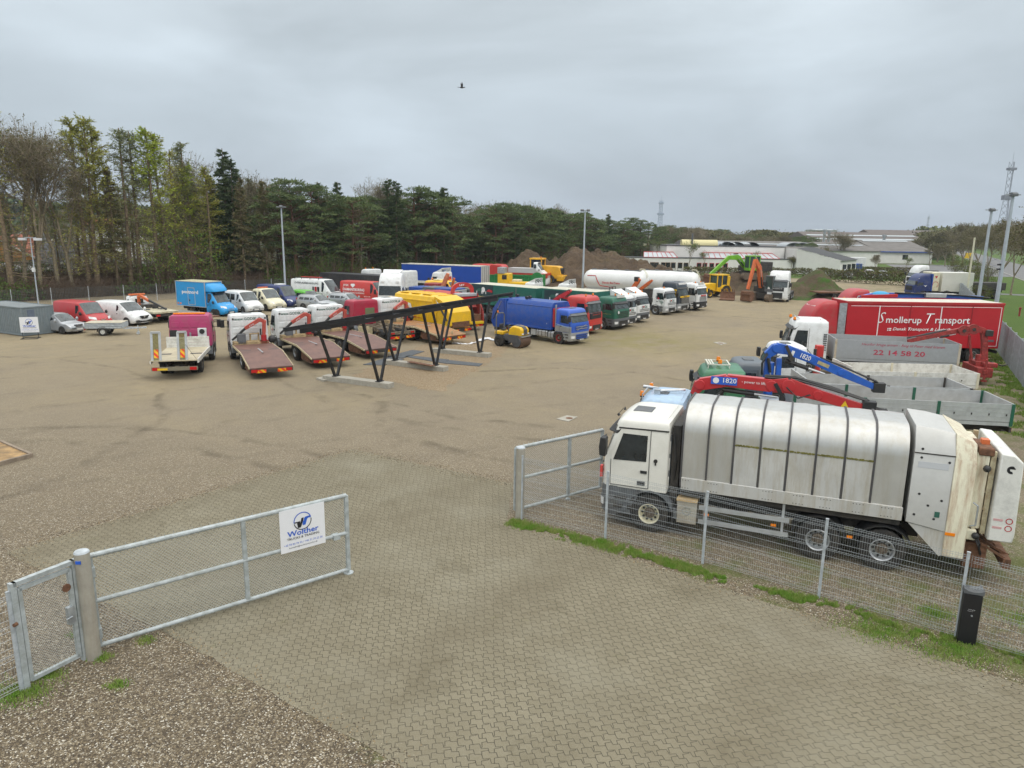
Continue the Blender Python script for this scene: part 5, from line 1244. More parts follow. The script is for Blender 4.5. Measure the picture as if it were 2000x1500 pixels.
b.obj('roof_rack', mat('rack_cream', (.6, .6, .52), .5, dirt=.3), t)
beacon(t, -1.1, .25, 2.96, .09); beacon(t, -1.1, -.35, 2.98, .09)
for y in (.95, .3): MB().cyl((-.15 - .6 * (y < .5), y, 2.5), (-.3 - .6 * (y < .5), y, 2.5), .05).obj('roof_lamp', BLACK, t)
for x in (-1.55, -.95): MB().cyl((x, 1.22, 2.42), (x, 1.16, 2.42), .26, .22, n=18).obj('round_air_duct', BLACK, t)
chassis(t, -1.5, -12.2, 1.05, .85, (-8.6, -9.95), 'dark', 1.2)
BC = mat('blue_crane_paint', (.015, .11, .5), .4, var=.08, dirt=.3, dcol=(.1, .08, .07), coat=.2)
crane(t, BC, (-3.15, 0, 3.2), None, 1.15)
MB().beam((-3.0, .1, 2.2), (-3.0, .1, 3.4), (.22, .24)).beam((-3.5, .1, 2.0), (-3.45, .1, 3.3), (.2, .24)).obj('crane_mast', BC, t, bevel=.02)
g = girder(t, 'crane_boom', [(-2.95, .1, 3.4), (-3.3, .1, 3.72), (-3.75, .1, 3.66), (-4.7, .1, 3.33), (-5.9, .1, 2.82), (-7.3, .1, 2.25)], [.3, .42, .38, .36, .34, .22], [.24, .28, .28, .26, .24, .2], BC)
text(g, '1820', (-4.42, .29, 3.32), (-1, 0, -.36), (-.36, 0, 1), .42, INKW, height=.2, off=.015)
MB().beam((-3.72, .247, 3.62), (-4.0, .247, 3.53), (.2, .006)).obj('white_label', INKW, g); MB().beam((-4.95, .238, 3.22), (-5.4, .238, 3.04), (.14, .006)).obj('worn_label', mat('label_tan', (.45, .38, .2), .6, var=.3), g)
ram(t, (-3.7, .1, 3.2), (-5.3, .1, 2.72), .09); ram(t, (-3.0, .28, 3.3), (-3.2, .3, 2.3), .06)
hoses(t, [(-2.95, .2, 3.5), (-2.78, .28, 3.1), (-2.85, .2, 2.6)], 5, .03)
hoses(t, [(-5.1, .1, 3.38), (-5.9, .1, 3.1), (-7.3, .1, 2.5), (-7.5, .1, 2.3)], 6, .03)
MB().box(-7.65, -7.2, -.05, .25, 2.05, 2.45).obj('boom_head', BLACK, t, bevel=.02)
MB().beam((-3.65, .28, 3.85), (-3.95, .28, 3.3), (.12, .04)).beam((-3.65, -.08, 3.85), (-3.95, -.08, 3.3), (.12, .04)).cyl((-3.9, -.12, 3.3), (-3.9, .32, 3.3), .08).obj('link_plate', DARKP, t)
MB().box(-3.5, -2.7, .4, 1.1, 1.3, 1.75).obj('valve_block', STEEL, t, bevel=.02)
dropside(t, -3.9, -12.0, 1.25, 1.38, .66, ALU, mat('stake_green', (.01, .1, .06), .5, dirt=.2), front=.3, posts=3, ribs=3); taillights(t, -12.05, 1.15, 1.0)

# ================================================================== GREY-NOSED / WHITE LOW CAB TRUCK
t = thing('flatbed_truck', 'white low-cab truck with small red crane and empty white dropside bed', 'truck')
place(t, (13.0, 36.6), 177, 1.0)
lorry_cab(t, WHITE, L=1.8, W=2.36, zb=1.0, zt=2.5, zr=2.82, rake=.3, arch=GREYP, wheel_x=-1.4, grille=GREYP)
chassis(t, -1.5, -10.2, 1.0, .85, (-7.4, -8.75), 'grey', 1.2)
MB().cyl((-2.75, 0, 1.0), (-2.75, 0, 1.9), .18).box(-2.95, -2.6, -.2, .2, 1.8, 2.75).obj('crane_column', REDB, t, bevel=.03)
MB().cyl((-2.45, .35, 1.6), (-2.45, .35, 2.6), .08).tube([(-2.4, .4, 2.2), (-1.9, .4, 2.7), (-1.9, .4, 2.9)], .02).obj('control_stand', BLACK, t)
girder(t, 'crane_boom', [(-2.7, -.1, 2.65), (-2.9, -.5, 2.2), (-3.0, -1.0, 1.7)], [.25, .25, .2], [.2, .2, .18], REDB)
dropside(t, -4.0, -10.2, 1.25, 1.12, .56, WHITED, mat('cream_stake', (.62, .58, .44), .6, dirt=.6, dcol=(.3, .2, .1)), posts=2, ribs=2); taillights(t, -10.25, 1.15, .7)
for x in (-4.6, -7.0, -9.6): MB().box(x - .05, x + .05, 1.262, 1.28, .93, 1.0).obj('side_marker', AMBER, t)
t = thing('flatbed_truck', 'dark grey truck mostly hidden between the green cab and the small white cab', 'truck')
place(t, (10.0, 33.2), 174, 1.0)
lorry_cab(t, mat('paint_slate', (.1, .12, .14), .4, dirt=.3), L=1.7, W=2.3, zb=1.0, zt=2.3, zr=2.55, rake=.35, arch=GREYP, wheel_x=-1.3, mirrors=False)
chassis(t, -1.5, -9.5, 1.0, .85, (-7.0,), 'dark', 1.2)
dropside(t, -3.4, -10.5, 1.2, 1.15, .6, ALU, DARKP, posts=2, ribs=2); taillights(t, -10.5, 1.15, .7)

# ================================================================== WHITE FLATBED WITH RED LETTERED BOARDS, CRANE AT THE REAR
t = thing('flatbed_truck', 'white truck with red phone number on its grey side board and rear red crane', 'truck')
place(t, (16.5, 43.5), 168, 1.0)
lorry_cab(t, WHITE, L=2.35, W=2.44, zb=1.05, zt=2.95, zr=3.36, rake=.36, arch=WHITE, wheel_x=-1.4, hatch=False, visz=3.0)
beacon(t, -.5, .6, 3.27, .09); beacon(t, -.5, -.9, 3.27, .09)
MB().tube([(-.7, -.9, 3.42), (-.7, .9, 3.42)], .025).tube([(-.7, .9, 3.42), (-1.9, .9, 3.42)], .02).tube([(-1.9, .9, 3.3), (-1.9, .9, 3.42)], .02).obj('roof_rail', CHROME, t)
b = MB()
for i in range(8): b.box(-2.3, -2.1, 1.2, 1.225, 1.6 + i * .13, 1.68 + i * .13)
b.obj('louvre', GREYP, t)
chassis(t, -1.5, -9.8, 1.05, .85, (-6.8, -8.15), 'grey', 1.2)
LB = mat('lettered_board', (.42, .44, .46), .4, metal=.4, var=.06, dirt=.25, dcol=(.3, .3, .3))
dropside(t, -2.75, -9.45, 1.25, 1.27, 1.04, LB, mat('rusty_post', (.5, .45, .36), .6, dirt=.8, dcol=(.3, .15, .05), dscale=4), front=.05, posts=1, ribs=0, lash=False)
text(t, 'Hvorfor bruge armen - Ring til Peter med kranen', (-6.4, 1.275, 1.98), (-1, 0, 0), (0, 0, 1), 4.4, INKP, height=.2, shear=.3)
text(t, '22 14 58 20', (-6.25, 1.275, 1.5), (-1, 0, 0), (0, 0, 1), 2.75, INKP, height=.3, off=.02)
crane(t, MAROON, (-10.9, 0, 1.7), None, .9, legs=True)
girder(t, 'crane_boom', [(-11.2, 0, 1.2), (-11.1, 0, 2.2), (-10.95, 0, 3.0), (-10.35, 0, 3.14), (-9.3, 0, 2.86), (-8.1, 0, 2.52), (-7.0, 0, 2.2)], [.34, .3, .34, .34, .26, .24, .2], [.3, .26, .26, .24, .22, .2, .18], MAROON)
for x, z in ((-10.35, 3.08), (-9.85, 2.98)): MB().cyl((x, .14, z), (x, .26, z), .3, n=20).cyl((x, .26, z), (x, .29, z), .1, n=10, m=1).obj('hose_reel', [MAROON, DARKP], t)
MB().beam((-10.5, .12, 1.3), (-10.2, .12, 2.7), (.1, .12)).obj('link_arm', MAROON, t); ram(t, (-8.7, .05, 2.55), (-9.5, .05, 2.75), .08)
hoses(t, [(-9.0, 0, 2.95), (-8.0, 0, 2.7), (-7.0, 0, 2.4)], 4, .03, BLACK)
MB().box(-11.4, -11.0, -.2, .25, 2.7, 3.05).obj('boom_head', DARKP, t, bevel=.03); MB().box(-11.3, -10.5, -1.1, 1.15, .45, 1.0).box(-11.6, -10.9, .3, .9, 1.0, 1.25).obj('rear_crossbeam', MAROON, t, bevel=.03)
hoses(t, [(-11.0, .3, 1.0), (-11.4, .5, 1.3), (-11.9, .6, 1.1), (-12.2, .6, 1.15)], 3, .025)

# ================================================================== RED CURTAIN TRUCK
t = thing('box_trailer_lorry', 'red high-roof lorry with long red curtain body lettered in white', 'lorry')
place(t, (19.4, 48.7), 180, 1.0)
lorry_cab(t, RED, L=2.2, W=2.46, zb=1.05, zt=2.72, zr=4.0, rake=.3, high=1.0, arch=RED, wheel_x=-1.4, grille=RED, visor=BLACK, wcol=BLACK)
MB().loft([[(-.75, y, 3.62) for y in (-.7, .7)] + [(-.85, y, 3.6) for y in (.7, -.7)], [(-1.35, y, 3.98) for y in (-.8, .8)] + [(-1.4, y, 3.94) for y in (.8, -.8)]]).obj('roof_panel_white', WHITE, t)
for sg in (-1, 1): MB().box(-2.7, -2.2, sg * 1.2 - .015, sg * 1.2 + .015, 1.1, 3.9).obj('side_deflector', STEEL, t)
chassis(t, -1.5, -5.2, .98, .85, (-4.6,), 'grey', 1.22); chassis(t, -6.0, -13.0, 1.05, .85, (-10.2, -11.5), 'grey', 1.22)
CUR = mat('red_curtain', (.45, .012, .02), .45, var=.05, vscale=1.0, dirt=.12, dcol=(.2, .02, .02))
bd = box_body(t, -2.75, -13.05, 1.25, 1.0, 4.0, CUR, roof=mat('trailer_roof', (.6, .58, .5), .6, dirt=.5))
MB().box(-13.08, -2.72, 1.23, 1.29, 3.86, 4.04).box(-13.08, -2.72, -1.29, -1.23, 3.86, 4.04).obj('roof_rail', RED, t, bevel=.02)
wl = MB()
for x in (-4.85, -8.95): wl.box(x - .03, x + .03, 1.252, 1.265, 1.1, 3.76)
wl.box(-12.9, -2.95, 1.252, 1.26, 3.72, 3.75); wl.box(-12.92, -12.88, 1.252, 1.26, 1.15, 3.75); wl.box(-12.9, -11.9, 1.252, 1.26, 1.15, 1.18)
wl.obj('white_line', INKW, t)
MB().box(-6.93, -6.87, 1.252, 1.27, 1.05, 3.8).box(-11.02, -10.96, 1.252, 1.27, 1.05, 3.8).obj('curtain_post', mat('dark_red_post', (.28, .01, .015), .5), t)
text(t, 'S', (-5.05, 1.275, 2.62), (-1, 0, 0), (0, 0, 1), .48, INKW, height=.72, shear=.35, off=-.01); text(t, 'mollerup', (-6.52, 1.275, 2.5), (-1, 0, 0), (0, 0, 1), 2.35, INKW, height=.56, off=.01)
text(t, 'T', (-8.25, 1.275, 2.62), (-1, 0, 0), (0, 0, 1), .55, INKW, height=.68, shear=.35, off=-.01); text(t, 'ransport', (-9.75, 1.275, 2.5), (-1, 0, 0), (0, 0, 1), 2.3, INKW, height=.52, off=.01)
text(t, 'Dansk Transport & Logistik', (-7.8, 1.275, 2.08), (-1, 0, 0), (0, 0, 1), 3.9, INKW, height=.26, shear=.3, off=.015)
flat(t, [(-1, -.7), (1, -.7), (1, .7), (-1, .7)], (-5.62, 1.275, 2.2), (-1, 0, 0), (0, 0, 1), INKW, 'flag_mark', k=.13); flat(t, [(-1, -.12), (-.4, -.12), (-.4, -.7), (-.15, -.7), (-.15, -.12), (1, -.12), (1, .12), (-.15, .12), (-.15, .7), (-.4, .7), (-.4, .12), (-1, .12)], (-5.62, 1.279, 2.2), (-1, 0, 0), (0, 0, 1), INKR, 'flag_mark', k=.13)
MB().box(-12.7, -12.3, 1.252, 1.262, 1.45, 1.58).obj('small_label', GREYP, t); taillights(t, -13.1, 1.15, .75, chev=False)

# ================================================================== FAR RIGHT ROW
t = thing('box_lorry', 'red high-roof lorry with lower pale-roofed red body, furthest of the right row', 'lorry')
place(t, (28.2, 62.5), 180, 1.0)
lorry_cab(t, RED, L=2.2, W=2.46, zb=1.05, zt=2.72, zr=3.75, rake=.3, high=1.0, arch=RED, wheel_x=-1.4, mirrors=False, visor_on=False, win=True)
for sg in (1,): 
    b = MB(); b.box(-2.0, -1.1, 1.2, 1.215, 3.2, 3.27); b.box(-1.6, -1.1, 1.2, 1.215, 2.95, 3.02); b.box(-1.16, -1.1, 1.2, 1.215, 2.95, 3.27); b.obj('white_line', INKW, t)
MB().box(-2.0, -1.3, .9, 1.02, 3.45, 3.65).obj('roof_window', BLACK, t)
MB().box(-10.6, -2.6, -1.2, 1.2, 1.1, 3.3).obj('box_body', RED, t, bevel=.03); MB().box(-10.6, -2.6, -1.18, 1.18, 3.302, 3.36).obj('box_roof', mat('deck_pale', (.6, .58, .54), .6, dirt=.4), t)
chassis(t, -1.5, -10.5, .98, .85, (-4.6, -8.2, -9.5), 'grey', 1.22)
t = thing('crane_truck', 'blue crane truck mostly hidden behind the red curtain lorry', 'truck')
place(t, (25.0, 56.8), 180, 1.0)
lorry_cab(t, BLUE, L=1.9, W=2.4, zb=1.0, zt=2.8, zr=3.3, rake=.3, wheel_x=-1.4, mirrors=False)
beacon(t, -1.2, .5, 3.3, .09); beacon(t, -1.2, -.2, 3.3, .09)
chassis(t, -1.5, -12, 1.0, .85, (-5.5, -9.9), 'grey', 1.22)
girder(t, 'crane_boom', [(-2.4, 0, 3.5), (-3.5, 0, 3.7), (-8, 0, 3.72), (-12.0, 0, 3.6)], [.28, .4, .36, .25], [.3, .3, .3, .25], BC)
girder(t, 'jib', [(-2.2, .5, 3.6), (-5.0, .5, 3.72)], [.25, .25], [.25, .22], RC); MB().cyl((-2.8, 0, 1), (-2.8, 0, 3.5), .22).obj('crane_column', BC, t)
MB().sphere((-3.9, .1, 3.75), .5, 12, 8, sc=(1.4, 1, .55)).obj('tarpaulin_cover', mat('tarp_blue', (.02, .3, .55), .35, bump=.5, bscale=5), t)
MB().box(-8.9, -7.3, -.4, .45, 3.6, 3.9).obj('toolbox', ALU, t, bevel=.02); hoses(t, [(-5, .2, 3.9), (-7, .3, 3.9), (-10, .2, 3.8), (-12.4, .2, 3.6)], 5, .04); MB().box(-12, -3, -1.2, 1.2, .9, 1.1).obj('load_deck', DARKP, t)
t = thing('tractor_unit', 'navy lorry tractor with cream rear panel in the far row', 'lorry')
place(t, (54.2, 99), 181, 1.0)
lorry_cab(t, NAVY, L=2.3, W=2.46, zb=1.0, zt=2.35, zr=3.3, rake=.35, high=.9, arch=NAVY, wheel_x=-1.4, visor_on=False)
MB().box(-3.4, -2.35, -1.2, 1.2, 1.0, 3.55).obj('sleeper_body', CREAM, t, bevel=.1); MB().box(-2.5, -2.33, -1.22, 1.22, 1.0, 3.3).obj('blue_panel', BLUE, t)
flat(t, [(0, -.8), (.8, .2), (.3, .1), (0, -.2), (-.3, .1), (-.8, .2)], (-1.55, 1.24, 1.75), (-1, 0, 0), (0, 0, 1), INKW, 'wing_mark', k=.25); MB().box(-1.9, -.6, 1.1, 1.13, 2.55, 2.72).obj('roof_lettering', INKW, t)
flat(t, arcpoly(.85, 1, -60, 200, 16), (-2.9, 1.21, 1.9), (-1, 0, 0), (0, 0, 1), INKR, 'swirl_mark', k=.4); flat(t, HEART, (-2.9, 1.21, 2.9), (-1, 0, 0), (0, 0, 1), INKR, 'swirl_mark', k=.35)
chassis(t, -1.5, -5.5, .95, .85, (-4.6,), 'grey', 1.22)
t = thing('box_trailer', 'plain pale cream box trailer behind the navy lorry tractor', 'trailer')
place(t, (58.0, 99.2), 181, 1.0); box_body(t, 0, -4.3, 1.25, .95, 3.5, mat('pale_box', (.66, .66, .6), .5, dirt=.15)); chassis(t, 0, -4.3, .95, .85, (-2.2, -3.5), 'grey', 1.22)
t = thing('flatbed_trailer', 'dark empty skeletal trailer beyond the pale box trailer by the fence', 'trailer')
place(t, (62.5, 99.4), 181, 1.0); chassis(t, 0, -4.5, 1.2, .85, (-2.0, -3.3), 'dark', 1.2); MB().box(-4.5, 0, -1.2, 1.2, 1.2, 2.2).obj('dark_load', DARKP, t, bevel=.05)
for i, (x, y, m_, lb, zz) in enumerate(((61.5, 110, BLACK, 'black high-roof tractor unit in the far car park row, the nearer of the two', 2.9), (64.5, 118, WHITE, 'white-roofed tractor unit behind the black one in the far row', 3.3))):
    t = thing('tractor_unit', lb, 'lorry'); place(t, (x, y), 181, 1.05)
    lorry_cab(t, m_, L=2.3, W=2.46, zb=1.0, zt=2.35, zr=zz + .2, rake=.35, high=.9, arch=m_, wheel_x=-1.4, visor_on=False); chassis(t, -1.5, -5.5, .95, .85, (-4.6,), 'grey', 1.22)
t = thing('flatbed_trailer', 'low dark rusty flat trailer standing alone beside the grassy soil heap', 'trailer')
place(t, (43.6, 94.0), 5, 1.0, (0, 0, 0)); MB().box(-4.6, 0, -1.2, 1.2, .95, 1.1).obj('deck', RUST, t); chassis(t, -1, -4, .95, .8, (-2.2,), 'dark', 1.2, dual=False)

# ================================================================== GREEN/WHITE/BLUE FRONT-FACING ROW IN THE MIDDLE
t = thing('refuse_truck', 'blue refuse truck with blue and silver cab, at the near end of the middle row', 'refuse truck')
place(t, (5.0, 53.4), 318, .93, (-.2, 0, 0))
BM = mat('two_tone_blue', (.02, .1, .5), .35, var=.04, dirt=.2, coat=.3)
lorry_cab(t, BM, L=1.72, W=2.44, zb=1.0, zt=2.55, zr=2.85, rake=.32, arch=SILVER, bump_m=SILVER, grille=BLUE, visor=GREYP, rim='red', wheel_x=-1.35, beacons=0, slats=2, wcol=SILVER, gz=(1.2, 1.55))
flat(t, [(-.55, .0), (-.45, .0), (.55, .34), (.45, .34)], (.052, 0, 1.2), (0, 1, 0), (0, 0, 1), CHROME, 'grille_bar', k=1.2)
for sg in (-1, 1):
    MB().box(-1.7, -.1, sg * 1.215 - .014, sg * 1.215 + .014, 1.02, 1.5).obj('silver_side_panel', SILVER, t)
    MB().beam((-1.7, sg * 1.235, 1.62), (-.15, sg * 1.235, 1.4), (.05, .01)).obj('pinstripe', ICE, t)
b = MB()
for z in (.5, .64, .78): b.box(.045, .07, -.75, .75, z, z + .09)
b.obj('lower_grille', BLUE, t)
chassis(t, -1.5, -8.6, .98, .85, (-5.6, -6.9), 'red', 1.2)
tank(t, -1.95, -2.45, -.95, .38, .95, SILVER, 1); tank(t, -2.55, -3.7, -.95, .42, 1.0, CHROME, 3); MB().box(-4.4, -3.85, -1.15, -.7, .45, .95).obj('storage_box', ALU, t, bevel=.03)
bb = MB(); R = []
for x in (-2.15, -3.2, -7.1): R.append([(x, -1.2, 1.08), (x, -1.24, 1.6), (x, -1.2, 2.9), (x, -.95, 3.25), (x, .95, 3.25), (x, 1.2, 2.9), (x, 1.24, 1.6), (x, 1.2, 1.08)])
bb.loft(R); bb.obj('body', BLUE, t, bevel=.02)
MB().box(-3.05, -2.3, -1.262, -1.23, 1.2, 1.9).obj('side_hatch', BLUE, t, bevel=.01); MB().box(-2.62, -2.56, -1.27, -1.26, 1.5, 1.6).obj('hatch_lock', STEEL, t)
for sg in (-1, 1): MB().box(-7.1, -2.15, sg * 1.23 - .03, sg * 1.23 + .03, 1.05, 1.2).box(-7.0, -2.2, sg * 1.1 - .12, sg * 1.1 + .12, 2.86, 2.93).obj('body_rail', BLUE, t, bevel=.02)
MB().loft([[(x, y * 1.0, z) for y, z in ((-1.05, 1.3), (-1.05, 2.8), (1.05, 2.8), (1.05, 1.3))] for x in (-1.95, -2.14)]).obj('front_bulkhead', REDB, t)
MB().cyl((-1.9, -.95, 1.0), (-1.9, -.95, 3.1), .07, n=10).obj('exhaust_stack', CHROME, t)
MB().prism([(-7.15, 1.0), (-7.15, 3.28), (-7.9, 3.2), (-8.7, 2.3), (-8.9, 1.2), (-8.6, .7), (-7.4, .75)], -1.22, 1.22, 'y').obj('tailgate', BLUE, t, bevel=.03)
for y in (-1.24, 1.24): MB().beam((-7.25, y, 1.0), (-7.5, y, 3.2), (.2, .05)).obj('tailgate_rib', BLUE, t); ram(t, (-8.6, y, 1.4), (-7.7, y, 3.0), .05)
for x, y in ((-7.3, -.5), (-7.4, .5), (-5.5, -.4), (-5.6, .1)): MB().cyl((x, y - .12, 3.4), (x, y + .12, 3.4), .13).tube([(x, y, 3.25), (x, y, 3.4)], .05).obj('roof_pulley', BLACK, t)
hoses(t, [(-8.0, -.8, 3.1), (-8.7, -.9, 2.5), (-8.95, -.9, 1.5), (-8.8, -.9, .8)], 4, .03); MB().box(-8.9, -8.4, -.8, .8, .4, .8).obj('bin_lift', DARKP, t)
t = thing('tipper_truck', 'red truck with loading crane behind its cab, second in the middle row', 'truck')
place(t, (6.9, 58.9), 325, 1.0)
lorry_cab(t, REDB, L=2.15, W=2.46, zb=1.0, zt=2.75, zr=3.12, rake=.28, arch=REDB, bump_m=REDB, visor=GREYP, beacons=2, slats=3, gz=(1.3, 1.78), wheel_x=-1.4, hatch=False)
chassis(t, -1.5, -8.5, .98, .85, (-5.6, -6.9), 'red', 1.2); crane(t, RED, (-2.7, 0, 2.8), None); girder(t, 'crane_boom', [(-2.6, -.2, 3.35), (-3.3, -.5, 2.9), (-4.4, -.7, 2.1)], [.25, .3, .25], [.22, .25, .2], RC); girder(t, 'jib', [(-2.6, .1, 3.45), (-3.4, .5, 2.8)], [.2, .2], [.2, .2], RC)
hoses(t, [(-2.6, -.1, 3.5), (-3.4, -.4, 3.1), (-4.4, -.6, 2.3)], 4, .03); dropside(t, -4.6, -8.8, 1.25, 1.1, .6, BLUE, NAVY); taillights(t, -8.9)
t = thing('curtain_truck', 'dark green truck with green curtain body, third in the middle row', 'truck')
place(t, (9.55, 61.9), 320, 1.0)
lorry_cab(t, GREEND, L=1.9, W=2.42, zb=1.0, zt=2.45, zr=2.82, rake=.28, arch=GREYP, bump_m=GREYP, grille=GREEND, visor=BLACK, slats=4, gz=(1.05, 1.62), wcol=BLACK, wheel_x=-1.4, hatch=True)
MB().box(-.42, -.3, -.55, .55, 2.72, 2.98).obj('roof_light_box', mat('light_box', (.6, .62, .6), .4), t, bevel=.02); beacon(t, -.9, 0, 2.85, .07)
flat(t, arcpoly(0, 1, 0, 360, 16), (.045, -.85, 1.55), (0, 1, 0), (0, 0, 1), INKW, 'round_badge', k=.13)
text(t, 'Entreprenør', (-.85, -1.235, 1.35), (1, 0, 0), (0, 0, 1), .8, INKY, height=.08)
CURG = mat('green_curtain', (.012, .12, .09), .5, var=.12, vscale=1.5, bump=.3, bscale=1.5); ROOFC = mat('dirty_roof_sheet', (.55, .54, .44), .7, var=.1, dirt=.5)
box_body(t, -2.15, -8.0, 1.25, 1.1, 3.15, CURG, roof=ROOFC)
def curtain_art(t, x, z):   # two-colour strip picture with the web address
    MB().box(x - 1.4, x + 1.4, -1.262, -1.253, z - .75, z + .75).obj('picture_panel', mat('panel_dark', (.015, .045, .05), .5), t)
    flat(t, [(-.9, 0), (-.5, .28), (0, .3), (0, 0)], (x - .1, -1.268, z + .1), (1, 0, 0), (0, 0, 1), INKG, 'picture_mark', k=.9); flat(t, arcpoly(0, 1, 0, 360, 14), (x + .1, -1.268, z + .25), (1, 0, 0), (0, 0, 1), INKW, 'picture_mark', k=.26)
    flat(t, [(0, 0), (.9, -.1), (.9, .12), (.4, .25)], (x + .5, -1.268, z + .12), (1, 0, 0), (0, 0, 1), INKR, 'picture_mark', k=.9)
    for k, s_ in ((-.75, .07), (-.1, .08), (.05, .07), (.45, .07)): MB().box(x + k - .04, x + k + .04, -1.27, -1.266, z - .15, z + .1).obj('picture_mark', INKW, t)
curtain_art(t, -6.3, 2.3)
chassis(t, -1.5, -8.0, .98, .85, (-6.0,), 'grey', 1.2)
t = thing('curtain_trailer', 'long dark green curtain trailer with yellow web address, behind the green truck', 'trailer')
place(t, (2.9, 67.7), 320, 1.0)
box_body(t, 0, -8.2, 1.25, 1.1, 3.05, CURG, roof=ROOFC, frame=None); curtain_art(t, -6.7, 2.3); text(t, 'www.AllesOgKnud.dk', (-6.7, -1.272, 1.75), (1, 0, 0), (0, 0, 1), 2.4, INKY, height=.2, off=.02)
MB().box(-2.45, -2.35, -1.27, -1.25, 1.1, 3.0).obj('curtain_post', GREYP, t); chassis(t, 0, -8.0, .98, .85, (-5.8, -7.0), 'grey', 1.2); taillights(t, -8.3)
def godik_truck(pos, h, s, label, hi=False, backbox=None, mir=True, visor=GREYP):
    t = thing('tractor_truck', label, 'truck', None); place(t, pos, h, s)
    lorry_cab(t, WHITE, L=1.8, W=2.4, zb=1.0, zt=2.6, zr=2.88, rake=.28, arch=GREYP, bump_m=ALU if not hi else GREYP, grille=WHITE, visor=visor, slats=2, wcol=BLACK, gz=(1.12, 1.4), beacons=2 if hi else 1, deflect=hi, wheel_x=-1.35, gwid=.85)
    godik(t, (.03, 0, 1.42), (0, 1, 0), (0, 0, 1), 1.1); godik(t, (-.95, -1.22, 1.5), (1, 0, 0), (0, 0, 1), 1.25, slant=-.75)
    chassis(t, -1.5, -6.5, .95, .85, (-4.8,), 'grey', 1.2); return t
godik_truck((10.5, 63.6), 320, .97, 'white truck cab with heart logo wedged right beside the green truck', True)
godik_truck((12.3, 67.0), 319, .95, 'white cab with roof deflector and heart logo, left of the gap in the row', True)
t = godik_truck((16.3, 73.7), 319, .94, 'white day cab with heart logo, right of the gap in the middle row')
t = thing('tipper_truck', 'black and yellow truck with chrome grille, last but one in the middle row', 'truck')
place(t, (18.1, 75.9), 319, 1.0)
YB = lorry_cab(t, mat('paint_blackblue', (.02, .03, .045), .3, coat=.4), L=2.1, W=2.44, zb=1.0, zt=2.75, zr=3.25, rake=.28, arch=BLACK, bump_m=SILVER, grille=BLACK, wcol=CHROME, slats=6, gz=(.95, 1.62), visor=BLACK, wheel_x=-1.4)
MB().box(-.02, .05, -1.0, 1.0, 1.64, 1.8).obj('yellow_band', YELLOW, t); text(t, 'SCANIA', (.055, 0, 1.68), (0, 1, 0), (0, 0, 1), .7, INKK, height=.09, off=.02)
for sg in (-1, 1): MB().box(-1.25, -.35, sg * 1.21 - .02, sg * 1.21 + .02, 1.5, 2.5).obj('yellow_door_frame', YELLOW, t); MB().box(-1.15, -.45, sg * 1.225 - .02, sg * 1.225 + .02, 1.8, 2.4).obj('side_window', GLASS, t)
MB().box(-.42, -.34, -.75, .75, 2.95, 3.15).obj('roof_sign', INKW, t); chassis(t, -1.5, -7.5, .98, .85, (-5.6, -6.9), 'grey', 1.2); dropside(t, -3, -7.6, 1.25, 1.2, .9, DARKP, DARKP)
t = thing('tipper_truck', 'white truck with red maker plate and slatted grille, rightmost of the middle row', 'truck')
place(t, (20.7, 78.4), 318, .98)
lorry_cab(t, WHITE, L=1.95, W=2.44, zb=1.0, zt=2.7, zr=3.02, rake=.26, arch=WHITE, bump_m=BLACK, grille=WHITE, wcol=BLACK, slats=6, gz=(.95, 1.6), visor=WHITE, beacons=2, wheel_x=-1.4)
MB().box(-.02, .06, -.5, .5, 1.62, 1.76).obj('red_plate', REDL, t); MB().box(-.42, -.3, -.6, .6, 2.9, 3.12).obj('roof_sign', WHITED, t); text(t, 'SCANIA', (.065, 0, 1.65), (0, 1, 0), (0, 0, 1), .6, INKW, height=.07)
chassis(t, -1.5, -7.5, .98, .85, (-5.6, -6.9), 'grey', 1.2); MB().box(-7.5, -2.6, -1.2, 1.2, 1.1, 1.3).obj('load_deck', DARKP, t)
